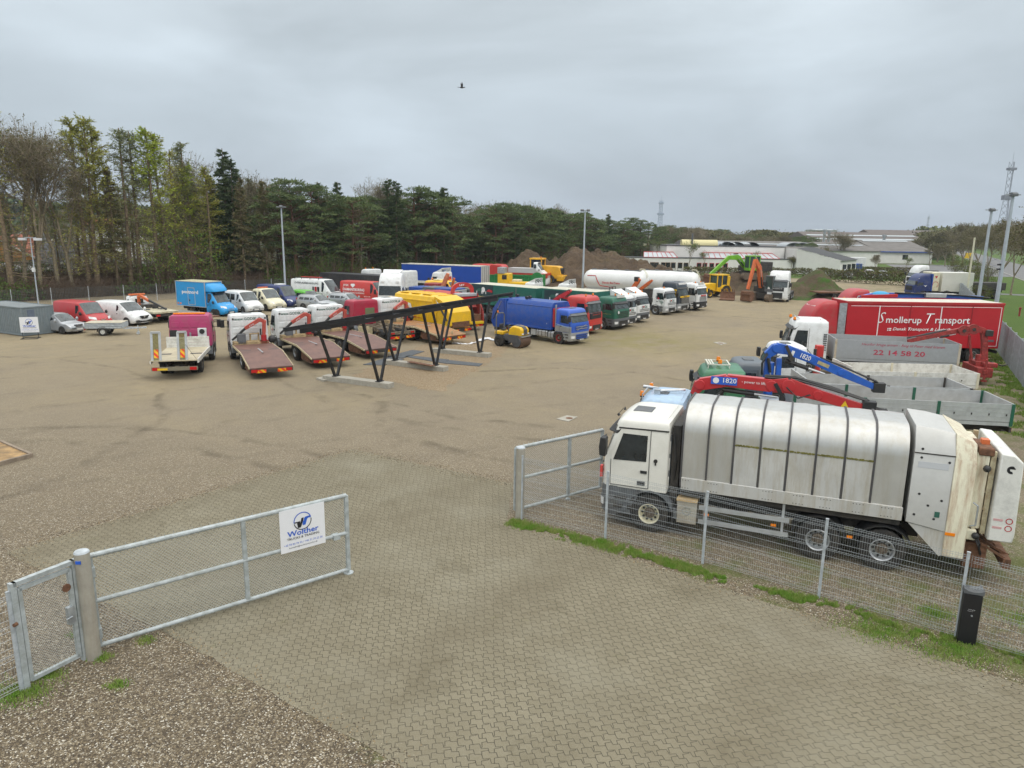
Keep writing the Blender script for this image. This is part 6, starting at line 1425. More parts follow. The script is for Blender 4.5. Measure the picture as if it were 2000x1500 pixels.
def tanker(pos, h, L, label, stripe):
    t = thing('tank_trailer', label, 'trailer'); place(t, pos, h, 1.0); R = []
    for x, k in ((0, .1), (-.12, .5), (-.4, .8), (-.9, .97), (-1.3, 1), (-L * .5, 1.02), (-L + 1.3, 1), (-L + .9, .97), (-L + .4, .8), (-L + .12, .5), (-L, .1)): R.append([(x, cos(2 * pi * i / 26) * 1.24 * k, 2.45 + sin(2 * pi * i / 26) * 1.24 * k) for i in range(26)])
    MB().loft(R).obj('tank', mat('tank_white', (.72, .73, .72), .3, var=.02, dirt=.2, dscale=.8), t, ang=60)
    b = MB(); b.box(-L + 1, -1, -.3, .3, 3.64, 3.7)
    for i in range(5): x = -1.3 - i * (L - 2.6) / 4; b.cyl((x, 0, 3.65), (x, 0, 3.78), .28, n=12)
    b.obj('manhole', GREYP, t); MB().tube([(-.1, -.3, 1.2), (-.1, -.3, 3.2), (-.5, -.3, 3.9), (-1.0, -.3, 3.95), (-1.0, -.3, 3.7)], .03).tube([(-.1, .1, 1.2), (-.1, .1, 3.2), (-.5, .1, 3.9), (-1.0, .1, 3.95), (-1.0, .1, 3.7)], .03).obj('ladder', CREAM, t)
    MB().box(-L + .5, -.4, -1.15, 1.15, 1.05, 1.35).obj('tank_skirt', WHITED, t); chassis(t, -1, -L + .3, 1.0, .85, (-L + 2.2, -L + 3.4), 'grey', 1.2)
    if stripe:
        b = MB()
        def onside(x, z, o=.012): a = (z - 2.45) / 1.25; return (x, -math.sqrt(max(0, 1 - a * a)) * 1.255 - o, z)
        P = [(-L + .9, 2.95), (-L + 2.0, 2.95), (-L + 2.6, 1.75), (-L + 4.3, 1.6)]
        for (xa, za), (xb, zb_) in zip(P, P[1:]):
            for i in range(6): f, g = i / 6, (i + 1) / 6; b.beam(onside(xa + (xb - xa) * f, za + (zb_ - za) * f), onside(xa + (xb - xa) * g, za + (zb_ - za) * g), (.09, .03))
        b.obj('red_stripe', REDL, t); text(t, 'Dansk BioTrans', (-L + 4.1, -1.27, 2.05), (1, 0, 0), (0, .12, 1), 2.3, INKR, height=.24, off=.02)
tanker((16.3, 87.5), 330, 8.4, 'white tank trailer with red stripe and red lettering, left of the two', True)
tanker((22.6, 87.5), 330, 8.2, 'plain white tank trailer behind the black and yellow truck, right of the two', False)
t = thing('loading_crane', 'orange folded loading crane standing in front of the striped tank trailer', 'crane')
place(t, (13.9, 77.5), 325, 1.0)
girder(t, 'boom', [(-1.6, -.2, 1.6), (-.6, -.2, 3.0), (-.3, -.2, 3.4)], [.35, .45, .3], [.3, .3, .3], ORANGE); girder(t, 'jib', [(-1.0, .4, 1.8), (.4, .4, 2.9), (.9, .4, 3.3)], [.3, .35, .2], [.3, .25, .2], ORANGE); MB().box(-1.9, -.9, -.5, .7, 0, 1.6).box(-.9, -.4, -.4, .0, 3.1, 3.6).obj('base', DARKP, t, bevel=.05)
b = MB()
for y in (-1.1, -.4, .3): b.tube([(-3.4, y, 1), (-3.4, y, 2.4)], .04)
b.tube([(-3.4, -1.1, 2.4), (-3.4, .3, 2.4)], .04).tube([(-3.4, -1.1, 1.7), (-3.4, .3, 1.7)], .03); b.obj('guard_frame', BLACK, t)
# white tractor unit alone
t = thing('tractor_unit', 'white high-roof tractor unit standing alone between the orange excavator and the grassy heap', 'lorry')
place(t, (32.8, 89.6), 242, 1.02)
lorry_cab(t, WHITE, L=2.3, W=2.44, zb=1.0, zt=2.72, zr=3.72, rake=.26, high=.75, arch=WHITE, bump_m=WHITE, grille=BLACK, slats=3, gz=(1.32, 1.78), visor=GREYP, wheel_x=-1.4, gwid=.75, wcol=BLACK)
text(t, 'MAN', (.02, 0, 1.56), (0, 1, 0), (0, 0, 1), .55, CHROME, height=.14, off=.03); MB().box(.03, .062, -.62, .62, .55, 1.15).obj('lower_grille', BLACK, t)
chassis(t, -1.5, -6.0, .95, .85, (-4.2, -5.5), 'grey', 1.2)
# ================================================================== LEFT ROW (fronts towards the yard)
t = thing('steel_container', 'small grey corrugated steel container at the left edge of the yard', 'container')
place(t, (-36.2, 54.4), 333, 1.03)
CG = mat('container_grey', (.2, .24, .26), .5, metal=.2, var=.1, dirt=.4, dcol=(.28, .28, .26), streak=True)
b = MB(); b.box(-6, 0, -1.1, 1.1, .12, 2.05); b.obj('container_body', CG, t)
for sg in (-1, 1):
    b = MB(); 
    for i in range(26): x = -.2 - i * .225; b.box(x - .06, x + .06, sg * 1.1 - .03, sg * 1.1 + .03, .2, 1.95)
    b.obj('corrugation', CG, t, bevel=.015)
b = MB()
for i in range(11): y = -.98 + i * .196; b.box(-.02, .03, y - .05, y + .05, .2, 1.95)
b.obj('corrugation', CG, t, bevel=.012)
b = MB()
for x in (-6, 0):
    for y in (-1.12, 1.12): b.box(x - .05, x + .05, y - .04, y + .04, .05, 2.12)
    b.box(x - .04, x + .05, -1.12, 1.12, 2.03, 2.12); b.box(x - .04, x + .05, -1.12, 1.12, .05, .15)
for y in (-1.12, 1.12): b.box(-6, 0, y - .04, y + .04, 2.04, 2.12); b.box(-6, 0, y - .04, y + .04, .05, .15)
b.obj('corner_frame', CG, t); MB().box(-.05, .06, -.75, -.25, .4, 1.9).obj('door_leaf', mat('container_door', (.12, .15, .2), .5, var=.1), t)
b = MB()
for i in range(24): b.box(-5.8 + i * .245, -5.7 + i * .245, -1.05, 1.05, 2.05, 2.09)
b.obj('roof_corrugation', mat('container_roof', (.33, .36, .37), .5, dirt=.3), t)
t = thing('sign', 'white company sign board on a low black stand in front of the grey container', 'sign')
g1, g2 = G(44, 661), G(77, 661); c_ = (g1 + g2) / 2; place(t, (c_.x, c_.y), math.degrees(math.atan2(g2.y - g1.y, g2.x - g1.x)) - 90 + 12, 1.0)
company_sign(t, (0, 0, .45), (0, 1, 0), (0, 0, 1), 1.2)
for y in (-.5, .5): MB().box(-.03, -.01, y - .02, y + .02, .05, .5).box(-.4, .45, y - .03, y + .03, 0, .05).obj('stand_leg', BLACK, t)
MB().box(-.4, -.34, -.55, .55, 0, .05).box(.39, .45, -.55, .55, .0, .05).obj('stand_base', BLACK, t)
t = thing('car', 'silver people carrier squeezed between the grey container and the red van', 'car')
place(t, (-33.6, 55.2), 340, .93)
van(t, SILVER, L=4.4, H=1.62, W=1.75, ws=(-1.15, -2.0), hood=(.82, 1.0), nose=.68, wr=.31, lights_z=.68, bump_m=SILVER, side_glass=((-2.75, -3.6),), rear_rake=.25, rim='dark', roofdrop=.04, hwt=.66, bonnet=.8)
t = thing('trailer', 'small galvanised box trailer with sagging pale cover, parked across the silver car', 'trailer')
place(t, G(202, 656), 12, 1.0, (-1.35, -.72))
MB().box(-2.55, 0, -.78, .78, .55, .62).obj('floor_frame', GALV, t)
for sg in (-1, 1):
    b = MB()
    for k in range(3): b.box(-2.55, 0, sg * .8 - .02, sg * .8 + .02, .6 + k * .13, .7 + k * .13)
    b.obj('side_board', GALV, t, bevel=.01)
MB().box(-2.59, -2.55, -.8, .8, .58, .98).box(0, .04, -.8, .8, .58, .98).obj('end_board', GALV, t, bevel=.01)
MB().grid(lambda u, v: (-2.6 + 2.66 * u, -.84 + 1.68 * v, 1.0 - .07 * sin(pi * u) * sin(pi * v) + .02 * noise.noise(Vector((u * 5, v * 4, 0)))), 14, 10).obj('cover', mat('cover_canvas', (.48, .44, .34), .8, var=.15, dirt=.4), t)
MB().beam((0, -.4, .5), (1.3, 0, .5), (.08, .08)).beam((0, .4, .5), (1.3, 0, .5), (.08, .08)).box(1.25, 1.55, -.05, .05, .46, .58).obj('drawbar', GALV, t); MB().lathe_y([(.02, -.05), (.12, -.05), (.12, .05), (.02, .05)], (.95, -.12, .12), 14).box(.92, .98, -.1, -.04, .12, .7).obj('jockey_wheel', GALV, t)
for sg in (-1, 1):
    wheel(t, -1.35, sg * .72, .31, .18, 'white'); MB().loft([[(-1.35 + cos(a) * .38, sg * .6, .31 + sin(a) * .38), (-1.35 + cos(a) * .38, sg * .84, .31 + sin(a) * .38), (-1.35 + cos(a) * .4, sg * .84, .31 + sin(a) * .4), (-1.35 + cos(a) * .4, sg * .6, .31 + sin(a) * .4)] for a in [pi * i / 8 for i in range(9)]]).obj('mudguard', BLACK, t)
    MB().box(-2.64, -2.6, sg * .62 - .1, sg * .62 + .1, .45, .57).obj('tail_light', REDL, t)
MB().box(-2.63, -2.6, -.22, .22, .44, .56).obj('number_plate', YPLATE, t)
t = thing('van', 'long red panel van with black bumper, between the silver car and the white van', 'van')
place(t, (-33.2, 57.8), 332, .97)
van(t, RED, L=5.4, H=2.2, W=2.0, side_glass=(), bump_m=GREYP, rim='dark', hood=(.98, 1.22), lights_z=.95)
flat(t, arcpoly(.6, 1, 200, 340, 10), (.03, 0, .95), (0, 1, 0), (0, 0, 1), CHROME, 'bonnet_badge', k=.2)
t = thing('van', 'white panel van with black V-shaped grille, right of the red van', 'van')
place(t, (-31.2, 60.4), 335, .99)
van(t, WHITE, L=5.1, H=1.95, W=1.95, bump_m=WHITE, rim='alloy', hood=(.98, 1.18), ws=(-.95, -1.95))
b = MB().add([(.045, y, z) for y, z in ((-.5, .86), (.5, .86), (.24, .6), (-.24, .6))], [(0, 1, 2, 3)]); b.obj('v_grille', BLACK, t); MB().cyl((.045, 0, .78), (.055, 0, .78), .08).obj('round_badge', CHROME, t); MB().box(.0, .035, -.8, .8, .3, .45).obj('lower_intake', BLACK, t)
t = thing('tow_truck', 'old white recovery truck facing away with orange and black crane over its dirty bed', 'truck')
place(t, (-35.8, 66.6), 142, 1.0)
van(t, WHITE, L=2.2, H=2.05, W=1.85, body_len=2.3, tail=False, rim='rust', wheels=(-.95, -1.0), mir=True)
MB().box(-2.35, -2.28, -.35, .35, 1.35, 1.8).obj('rear_window', GLASS, t); MB().box(-2.1, -1.75, -.7, .7, 2.08, 2.22).obj('light_bar', ORANGE, t, bevel=.04)
MB().box(-7.2, -2.5, -1.1, 1.1, .85, 1.02).obj('load_deck', mat('dirty_cream_deck', (.5, .47, .34), .7, var=.15, dirt=.9, dcol=(.2, .14, .08), dscale=3), t, bevel=.02)
chassis(t, -2.2, -6.8, .82, .7, (-5.0,), 'rust', 1.05)
girder(t, 'crane_boom', [(-2.9, .3, 1.0), (-2.9, .3, 2.0), (-3.2, .2, 2.1), (-4.2, .0, 1.7)], [.22, .24, .24, .2], [.2, .2, .2, .18], ORANGE); girder(t, 'jib', [(-4.1, 0, 1.78), (-6.4, -.4, 1.1)], [.16, .13], [.16, .13], BLACK); ram(t, (-3.0, .4, 1.5), (-4.4, .1, 1.55), .04)
b = MB().box(-3.6, -2.6, -.8, .9, 1.02, 1.3).sphere((-4.2, -.5, 1.15), .3, 8, 5); b.obj('deck_gear', DARKP, t); taillights(t, -7.2, .95, .7, chev=False)
t = thing('flatbed_trailer', 'low grey plant trailer between the recovery truck and the blue box van', 'trailer')
place(t, (-29.4, 64.5), 150, 1.0, (-2.4, 0, 0)); MB().box(-4.6, 0, -1.0, 1.0, .55, .68).obj('deck', mat('grey_deck', (.2, .2, .18), .8, var=.2, dirt=.5), t, bevel=.02)
MB().box(-5.6, -4.6, -.95, .95, .42, .52).obj('ramp', RUST, t); MB().beam((0, 0, .5), (1.4, 0, .5), (.1, .1)).obj('drawbar', DARKP, t)
for x in (-2.0, -2.7):
    for sg in (-1, 1): wheel(t, x, sg * .95, .3, .2, 'rust')
t = thing('box_van', 'sky blue box van with white lettering and rounded roof fairing', 'van')
place(t, (-26.6, 67.6), 334, .95)
van(t, SKYB, L=2.4, H=2.45, W=1.95, body_len=2.35, tail=False, rim='dark', hood=(1.02, 1.28), bump_m=BLACK, lights_z=.9, ws=(-.95, -1.75), mir=True)
box_body(t, -2.3, -6.4, 1.06, .85, 3.3, SKYB, frame=ALU, roof=mat('mossy_roof', (.42, .4, .24), .8, var=.2, dirt=.4))
b = MB(); R = []
for x, h, w_ in ((-1.25, .02, .75), (-1.45, .35, .9), (-1.8, .62, 1.0), (-2.25, .78, 1.03)): R.append([(x, -w_, 2.4), (x, -w_, 2.4 + h * .7), (x, -w_ * .85, 2.4 + h), (x, w_ * .85, 2.4 + h), (x, w_, 2.4 + h * .7), (x, w_, 2.4)])
b.loft(R); b.obj('roof_fairing', SKYB, t, ang=60)
text(t, 'postnord', (-4.4, -1.065, 2.0), (1, 0, 0), (0, 0, 1), 2.3, INKW, height=.45, off=.03); text(t, 'postnord', (-.35, 0, 1.12), (0, 1, 0), (-.3, 0, .2), .55, INKW, height=.1)
b = MB()
for x0_, x1_, z0_, z1_ in ((-4.75, -4.69, 1.0, 2.7), (-3.8, -3.74, 1.0, 2.7), (-4.75, -3.74, 2.66, 2.72), (-4.75, -3.74, .98, 1.04)): b.box(x0_, x1_, -1.075, -1.062, z0_, z1_)
b.obj('side_door_frame', ALU, t); MB().box(-4.6, -4.45, -1.085, -1.062, 1.35, 1.5).obj('door_handle', BLACK, t)
for x in (-6.2, -5.85): MB().box(x - .09, x + .09, -1.072, -1.062, .98, 1.15).obj('side_marker', AMBER, t)
chassis(t, -2.2, -6.3, .75, .7, (-4.6,), 'dark', 1.0, guards=False)
t = thing('minibus', 'white minibus with grey bumper, right of the blue box van', 'van')
place(t, (-25.1, 70.1), 320, .95)
van(t, WHITE, L=5.0, H=2.15, W=1.98, bump_m=GREYP, rim='grey', side_glass=((-2.55, -3.4), (-3.5, -4.5)), hood=(.98, 1.22))
t = thing('pickup_van', 'cream double-cab van with amber roof bar and black bumper', 'van')
place(t, (-23.6, 72.4), 322, 1.0)
van(t, CREAM, L=3.4, H=2.15, W=1.98, body_len=3.3, bump_m=BLACK, rim='dark', tail=False, side_glass=((-2.5, -3.1),), hood=(1.0, 1.22))
MB().box(-2.9, -2.65, -.55, .55, 2.17, 2.28).obj('light_bar', ORANGE, t, bevel=.03); dropside(t, -3.4, -6.0, 1.0, .85, .4, ALU, GREYP, posts=1); chassis(t, -3.2, -6, .75, .7, (-4.6,), 'dark', .98, guards=False)
t = thing('van', 'dark blue high panel van with pale roof vent, right of the cream van', 'van')
place(t, (-22.7, 75.3), 325, .95)
van(t, NAVY, L=5.9, H=2.4, W=1.98, bump_m=GREYP, rim='dark', hood=(1.0, 1.24), side_glass=((-2.6, -3.5),)); MB().box(-3.2, -2.3, -.5, .5, 2.4, 2.55).obj('roof_vent', WHITE, t, bevel=.06)
t = thing('van', 'small lime green van half hidden between the dark blue van and the silver off-roader', 'van')
place(t, (-20.3, 75.8), 325, .95)
van(t, GREENB, L=4.4, H=1.85, W=1.8, bump_m=GREENB, rim='dark', hood=(.95, 1.15), side_glass=((-2.3, -3.1), (-3.2, -4.1)))
t = thing('van', 'long white high-roof van with dark lettering and black roof bars', 'van')
place(t, (-19.0, 80.2), 335, 1.0)
van(t, WHITE, L=6.6, H=2.65, W=2.0, bump_m=WHITE, rim='grey', hood=(1.02, 1.28), ws=(-.95, -2.0), wr=.36)
text(t, 'OVERFLADEBEHANDLING', (-4.3, -.935, 2.1), (1, 0, 0), (0, .12, 1), 3.4, INKK, height=.22, off=.01)
for x in (-2.7, -3.9, -5.1, -6.1): MB().tube([(x, -.8, 2.62), (x, -.75, 2.76), (x, .75, 2.76), (x, .8, 2.62)], .035, 6).obj('roof_bar', BLACK, t)
MB().box(-5.8, -3.0, -.1, .3, 2.79, 2.84).obj('ladder', REDB, t)
for k, x in enumerate((-3.3, -2.95, -2.6)): MB().box(x - .13, x + .13, -1.01, -.995, 1.3, 1.85).obj('side_picture', (GREYP, INKR, INKK)[k], t)
for i, (p, h, lb) in enumerate((((-18.2, 72.7), 331, 'silver-grey off-road car with dark windows, nearer of the two'), ((-15.6, 75.0), 331, 'silver-grey off-road car partly behind the first one, beside the red lettered van'))):
    t = thing('car', lb, 'car', None); place(t, p, h, .98)
    van(t, SILVER, L=4.4, H=1.62, W=1.8, ws=(-1.25, -1.95), hood=(.9, 1.06), nose=.72, wr=.34, lights_z=.75, bump_m=SILVER, side_glass=((-2.6, -3.3), (-3.4, -4.0)), rear_rake=.22, rim='alloy', hwt=.66)
    for y in (-.58, .58): MB().tube([(-2.1, y, 1.66), (-2.2, y, 1.71), (-3.8, y, 1.71), (-3.9, y, 1.66)], .02).obj('roof_rail', BLACK, t)
t = thing('van', 'red high-roof panel van with white lettering and diamond mark', 'van')
place(t, (-13.6, 79.6), 333, .95)
van(t, REDB, L=6.7, H=2.65, W=2.0, bump_m=BLACK, rim='dark', hood=(1.02, 1.28), ws=(-.95, -1.95), wr=.36)
text(t, 'JYSK', (-5.75, -.965, 1.95), (1, 0, 0), (0, .1, 1), .85, INKW, height=.3, off=.02); text(t, 'DIAMANTBORING', (-4.6, -1.0, 1.5), (1, 0, 0), (0, .1, 1), 3.2, INKW, height=.32, off=.02)
text(t, 'BETONSKÆRING OG BORING', (-4.6, -1.01, 1.2), (1, 0, 0), (0, 0, 1), 3.2, INKW, height=.17, off=.02); text(t, '98 92 18 78', (-2.6, -1.01, .85), (1, 0, 0), (0, 0, 1), .9, INKW, height=.13, off=.02)
flat(t, [(-1, .2), (-.6, .6), (.6, .6), (1, .2), (0, -.7)], (-4.7, -.965, 2.12), (1, 0, 0), (0, .1, 1), INKW, 'diamond_mark', k=.36)
t = thing('steel_container', 'long black corrugated container behind the red lettered van', 'container')
place(t, (-15.5, 88.5), 330, 1.0); MB().box(-10, 0, -1.2, 1.2, .1, 2.7).obj('container_body', mat('container_black', (.03, .032, .04), .5, var=.2, dirt=.3), t)
b = MB()
for i in range(40): b.box(-9.9 + i * .25, -9.8 + i * .25, -1.23, -1.17, .2, 2.6)
for i in range(10): b.box(-.02, .04, -1.1 + i * .24, -1.0 + i * .24, .2, 2.6)
b.obj('corrugation', MATS['container_black'], t)
for i, (p, h, lb, bx_) in enumerate((((-19.6, 96), 140, 'white lorry cab with amber beacons, leftmost of three behind the black container', 1), ((-14.6, 93.5), 150, 'white lorry cab with green lettering, middle of three behind the black container', 1), ((-10.0, 92), 148, 'white lorry cab with roof fairing beside the blue trailer', 0))):
    t = thing('tractor_truck', lb, 'truck'); place(t, p, h, 1.0)
    lorry_cab(t, WHITE, L=1.9, W=2.4, zb=1.0, zt=2.7, zr=3.1, rake=.3, arch=GREYP, deflect=(i == 2), beacons=2 if i == 0 else 0, wheel_x=-1.4)
    godik(t, (-1.3, 1.23, 1.5), (-1, 0, 0), (0, 0, 1), 1.1, slant=.6); chassis(t, -1.5, -5.0, .95, .85, (-4.2,), 'grey', 1.2)
    if i == 2: MB().box(-1.96, -1.91, -.9, .2, 1.2, 2.5).obj('red_rear_panel', REDB, t)
t = thing('curtain_trailer', 'long royal blue curtain trailer with grey front end at the back of the yard', 'trailer')
place(t, (-3.8, 97.2), 335, .95)
box_body(t, 0, -13.2, 1.25, 1.4, 3.75, mat('blue_curtain', (.008, .06, .36), .4, var=.06, vscale=.7, bump=.3, bscale=.8), roof=ROOFC)
MB().box(.0, .06, -1.26, 1.26, 1.1, 3.8).obj('front_wall', mat('trailer_grey', (.45, .46, .46), .5, var=.05, dirt=.4, streak=True), t)
for y in (-.9, -.3, .3, .9): MB().box(.06, .09, y - .02, y + .02, 1.2, 3.7).obj('lock_rod', GREYP, t)
MB().box(-13.2, 0, -1.27, -1.24, 1.05, 1.4).obj('side_rail', WHITED, t); MB().box(-13.25, .05, -1.27, -1.2, 3.7, 3.82).obj('roof_rail', WHITED, t); chassis(t, -1, -13, 1.0, .85, (-9.5, -10.8, -12.0), 'grey', 1.2)
t = thing('tractor_unit', 'white high-roof tractor with dark windscreen, between red van and yellow refuse truck', 'lorry')
place(t, (-12.3, 71.5), 268, 1.0)
lorry_cab(t, WHITE, L=2.3, W=2.46, zb=1.05, zt=2.75, zr=3.95, rake=.22, high=.8, arch=WHITE, visor_on=False, glass=GLASS, wheel_x=-1.4); chassis(t, -1.5, -6, .95, .85, (-4.6,), 'grey', 1.2)
for y in (-.75, .75): MB().box(-.35, -.26, y - .16, y + .16, 3.05, 3.2).obj('roof_lamp', LAMP, t)
MB().loft([[(-1.0, y, 3.95) for y in (-.8, .8)] + [(-1.1, y, 3.93) for y in (.8, -.8)], [(-2.2, y, 4.25) for y in (-1.0, 1.0)] + [(-2.2, y, 4.18) for y in (1.0, -1.0)]]).obj('roof_deflector', WHITE, t)

# ================================================================== FLATBEDS SEEN FROM BEHIND
BEDM = mat('worn_brown_deck', (.13, .065, .05), .55, var=.22, vscale=1.6, dirt=.6, dcol=(.24, .12, .085), dscale=1.1)
EDGE = mat('chipped_cream_edge', (.6, .52, .33), .6, var=.1, dirt=1.0, dcol=(.12, .06, .03), dscale=9)
def godik_flatbed(pos, h, s, label, deck=BEDM, crane_on=True, cabtext=True):
    t = thing('flatbed_truck', label, 'truck', None); place(t, pos, h, s)
    lorry_cab(t, WHITE, L=1.85, W=2.3, zb=1.0, zt=2.6, zr=2.86, rake=.28, arch=GREYP, wheel_x=-1.35)
    for y in (.95, .62): pass
    if cabtext: text(t, 'www.GODIK.dk', (-1.875, .05, 2.5), (0, -1, 0), (0, 0, 1), 1.65, INKG, height=.19, off=.01)
    for y in (.95, -1.0): MB().cyl((-1.85, y, 2.6), (-1.89, y, 2.6), .06).obj('marker_lamp', DARKP, t)
    godik(t, (-1.2, 1.21, 1.5), (-1, 0, 0), (0, 0, 1), 1.1, slant=.7)
    chassis(t, -1.5, -7.6, .85, .8, (-5.2,), 'grey', 1.1)
    prof = [(-2.75, 1.0), (-2.75, 1.08), (-6.0, 1.1), (-8.8, .66), (-8.8, .58), (-6.0, 1.0)]
    MB().prism(prof, -1.17, 1.17, 'y').obj('deck', deck, t)
    for sg in (-1, 1):
        b = MB(); rr = random.Random(int(pos[0] * 7)); P = [(-2.75, 1.06), (-6.0, 1.075), (-8.8, .64)]
        for (xa, za), (xb, zb_) in zip(P, P[1:]):
            n = int(abs(xb - xa) / .22)
            for i in range(n): f, g_ = i / n, (i + .82) / n; b.beam((xa + (xb - xa) * f, sg * 1.185, za + (zb_ - za) * f - .02), (xa + (xb - xa) * g_, sg * 1.185, za + (zb_ - za) * g_ - .02), (.13 - rr.random() * .03, .035))
        b.obj('deck_edge', EDGE, t)
    MB().box(-6.3, -4.7, -.04, .04, 1.1, 1.115).obj('deck_slot', STEEL, t)
    MB().box(-8.0, -6.4, .95, 1.05, .35, .75).box(-8.6, -6.6, .7, 1.1, .3, .36).obj('underride', RUST, t)
    MB().box(-2.7, -2.1, -1.0, 1.1, .9, 1.25).box(-2.4, -2.3, -.5, -.4, 1.2, 1.75).box(-2.4, -2.3, .0, .1, 1.2, 1.7).box(-2.45, -2.35, -.5, .1, 1.65, 1.72).obj('winch_frame', mat('rusty_winch', (.4, .3, .16), .8, var=.3, dirt=.9, dcol=(.12, .06, .03), dscale=6), t, bevel=.02)
    MB().box(-2.7, -2.35, .35, .85, 1.1, 1.75).obj('control_box', GREYP, t, bevel=.03); MB().sphere((-2.5, -1.25, 1.3), .25, 10, 7).obj('oil_tank', BLACK, t)
    if crane_on:
        MB().cyl((-2.5, -.75, 1.1), (-2.5, -.75, 1.6), .17, n=12).box(-2.7, -2.3, -1.0, -.5, 1.05, 1.25).obj('crane_column', RED, t)
        g = girder(t, 'crane_boom', [(-2.5, -.75, 1.5), (-2.5, -.82, 2.45), (-2.5, -.55, 2.58), (-2.45, .35, 2.05)], [.2, .22, .24, .2], [.18, .2, .2, .18], mat('faded_crane_red', (.45, .07, .05), .5, var=.15, dirt=.4))
        girder(t, 'jib', [(-2.45, .3, 2.08), (-2.45, 1.15, 1.35)], [.15, .11], [.15, .11], BLACK); ram(t, (-2.55, -.55, 1.6), (-2.5, -.6, 2.3), .05)
        text(g, 'ATG', (-2.58, -.05, 2.22), (0, -1, .55), (0, .5, 1), .34, INKW, height=.09)
    taillights(t, -8.84, 1.15, .5)
    return t
godik_flatbed((-17.7, 47.0), 119, 1.0, 'white cab flatbed with brown sloping deck and red crane, nearest the magenta truck')
godik_flatbed((-15.9, 50.0), 124, 1.01, 'white cab flatbed with brown sloping deck, second from the magenta truck')
godik_flatbed((-14.4, 52.9), 131, 1.01, 'white cab flatbed with brown sloping deck, third from the magenta truck')
godik_flatbed((-11.0, 58.4), 138, 1.02, 'white cab flatbed with ochre sloping deck, next to the yellow refuse truck', deck=mat('ochre_deck', (.3, .14, .05), .5, var=.2, vscale=2, dirt=.4, dcol=(.16, .08, .04)))
t = thing('chassis_truck', 'crimson cab truck with bare dirty chassis and rear chevrons, seen from behind', 'truck')
place(t, (-12.7, 57.0), 134, 1.0)
lorry_cab(t, mat('paint_crimson', (.38, .012, .045), .4, var=.05, dirt=.25, coat=.2), L=1.85, W=2.3, zb=1.0, zt=2.6, zr=2.88, rake=.28, arch=GREYP, wheel_x=-1.35, backwin=True)
MB().loft([[(-1.9 - .02, -.1 + cos(a) * .42, 1.3 + sin(a) * .42), (-1.9 - .02, -.1 + cos(a) * .34, 1.3 + sin(a) * .34), (-2.0, -.1 + cos(a) * .34, 1.3 + sin(a) * .34), (-2.0, -.1 + cos(a) * .42, 1.3 + sin(a) * .42)] for a in [pi * i / 10 for i in range(11)]]).obj('air_duct_arch', RED, t)
DC = mat('caked_chassis', (.16, .125, .085), .9, var=.35, vscale=6)
chassis(t, -1.8, -6.6, .98, .8, (-5.0,), 'rust', 1.12); b = MB(); rr = random.Random(8)
for i in range(26): x = rr.uniform(-6.2, -2.3); y = rr.uniform(-1, .9); b.box(x, x + rr.uniform(.15, .6), y, y + rr.uniform(.1, .4), .85, .95 + rr.random() * .3)
for y in (-.9, -.4, .4, .9): b.tube([(-2.2, y, 1.05), (-4, y + .1, 1.15), (-6.2, y, 1.05)], .05)
b.obj('chassis_gear', DC, t); MB().box(-3.6, -2.4, 1.0, 1.12, .45, 1.0).box(-3.9, -3.6, .8, 1.15, .5, 1.1).obj('cream_side_box', EDGE, t); MB().box(-6.65, -6.5, -1.15, 1.15, .75, .95).obj('lamp_bar', DC, t)
for y in (-.95, -.78, .78, .95): MB().cyl((-6.65, y, .85), (-6.7, y, .85), .07).obj('round_lamp', REDL, t)
taillights(t, -6.66, 1.12, .55)
t = thing('plant_truck', 'magenta cab truck seen from behind with two upright loading ramps on its pale bed', 'truck')
place(t, (-20.5, 46.0), 105, 1.02)
lorry_cab(t, PINK, L=2.1, W=2.36, zb=1.0, zt=2.55, zr=2.9, rake=.28, arch=GREYP, wheel_x=-1.35)
MB().box(-1.9, -1.7, -.9, .9, 2.9, 3.0).obj('light_bar', AMBER, t, bevel=.03); MB().box(-2.25, -2.12, -.95, -.45, 1.35, 2.1).obj('cooling_unit', WHITE, t, bevel=.03); MB().cyl((-2.25, -.7, 1.9), (-2.29, -.7, 1.9), .15, n=18).obj('fan', BLACK, t); text(t, 'wemo', (-2.26, -.7, 1.45), (0, -1, 0), (0, 0, 1), .28, INKB)
MB().box(-2.2, -2.1, .7, 1.12, 1.0, 2.0).obj('black_panel', BLACK, t); MB().cyl((-2.3, -.05, 1.4), (-2.3, -.05, 1.85), .05).obj('filter_bowl', STEEL, t)
chassis(t, -1.8, -7.3, .8, .8, (-5.4,), 'dark', 1.1)
PB = mat('pale_deck', (.45, .4, .28), .6, var=.12, vscale=1.5, dirt=.6, dcol=(.2, .15, .09), dscale=1.6)
MB().box(-7.5, -3.0, -1.18, 1.18, 1.01, 1.08).obj('deck', PB, t, bevel=.01); b = MB()
for k in range(4): b.box(-3.06, -3.0, -1.18, 1.18, 1.0 + k * .18, 1.17 + k * .18)
b.obj('headboard', WHITED, t, bevel=.01)
for sg in (-1, 1): MB().box(-7.5, -3.0, sg * 1.18 - .03, sg * 1.18 + .03, .9, 1.12 if sg < 0 else 1.05).obj('side_board', WHITED, t)
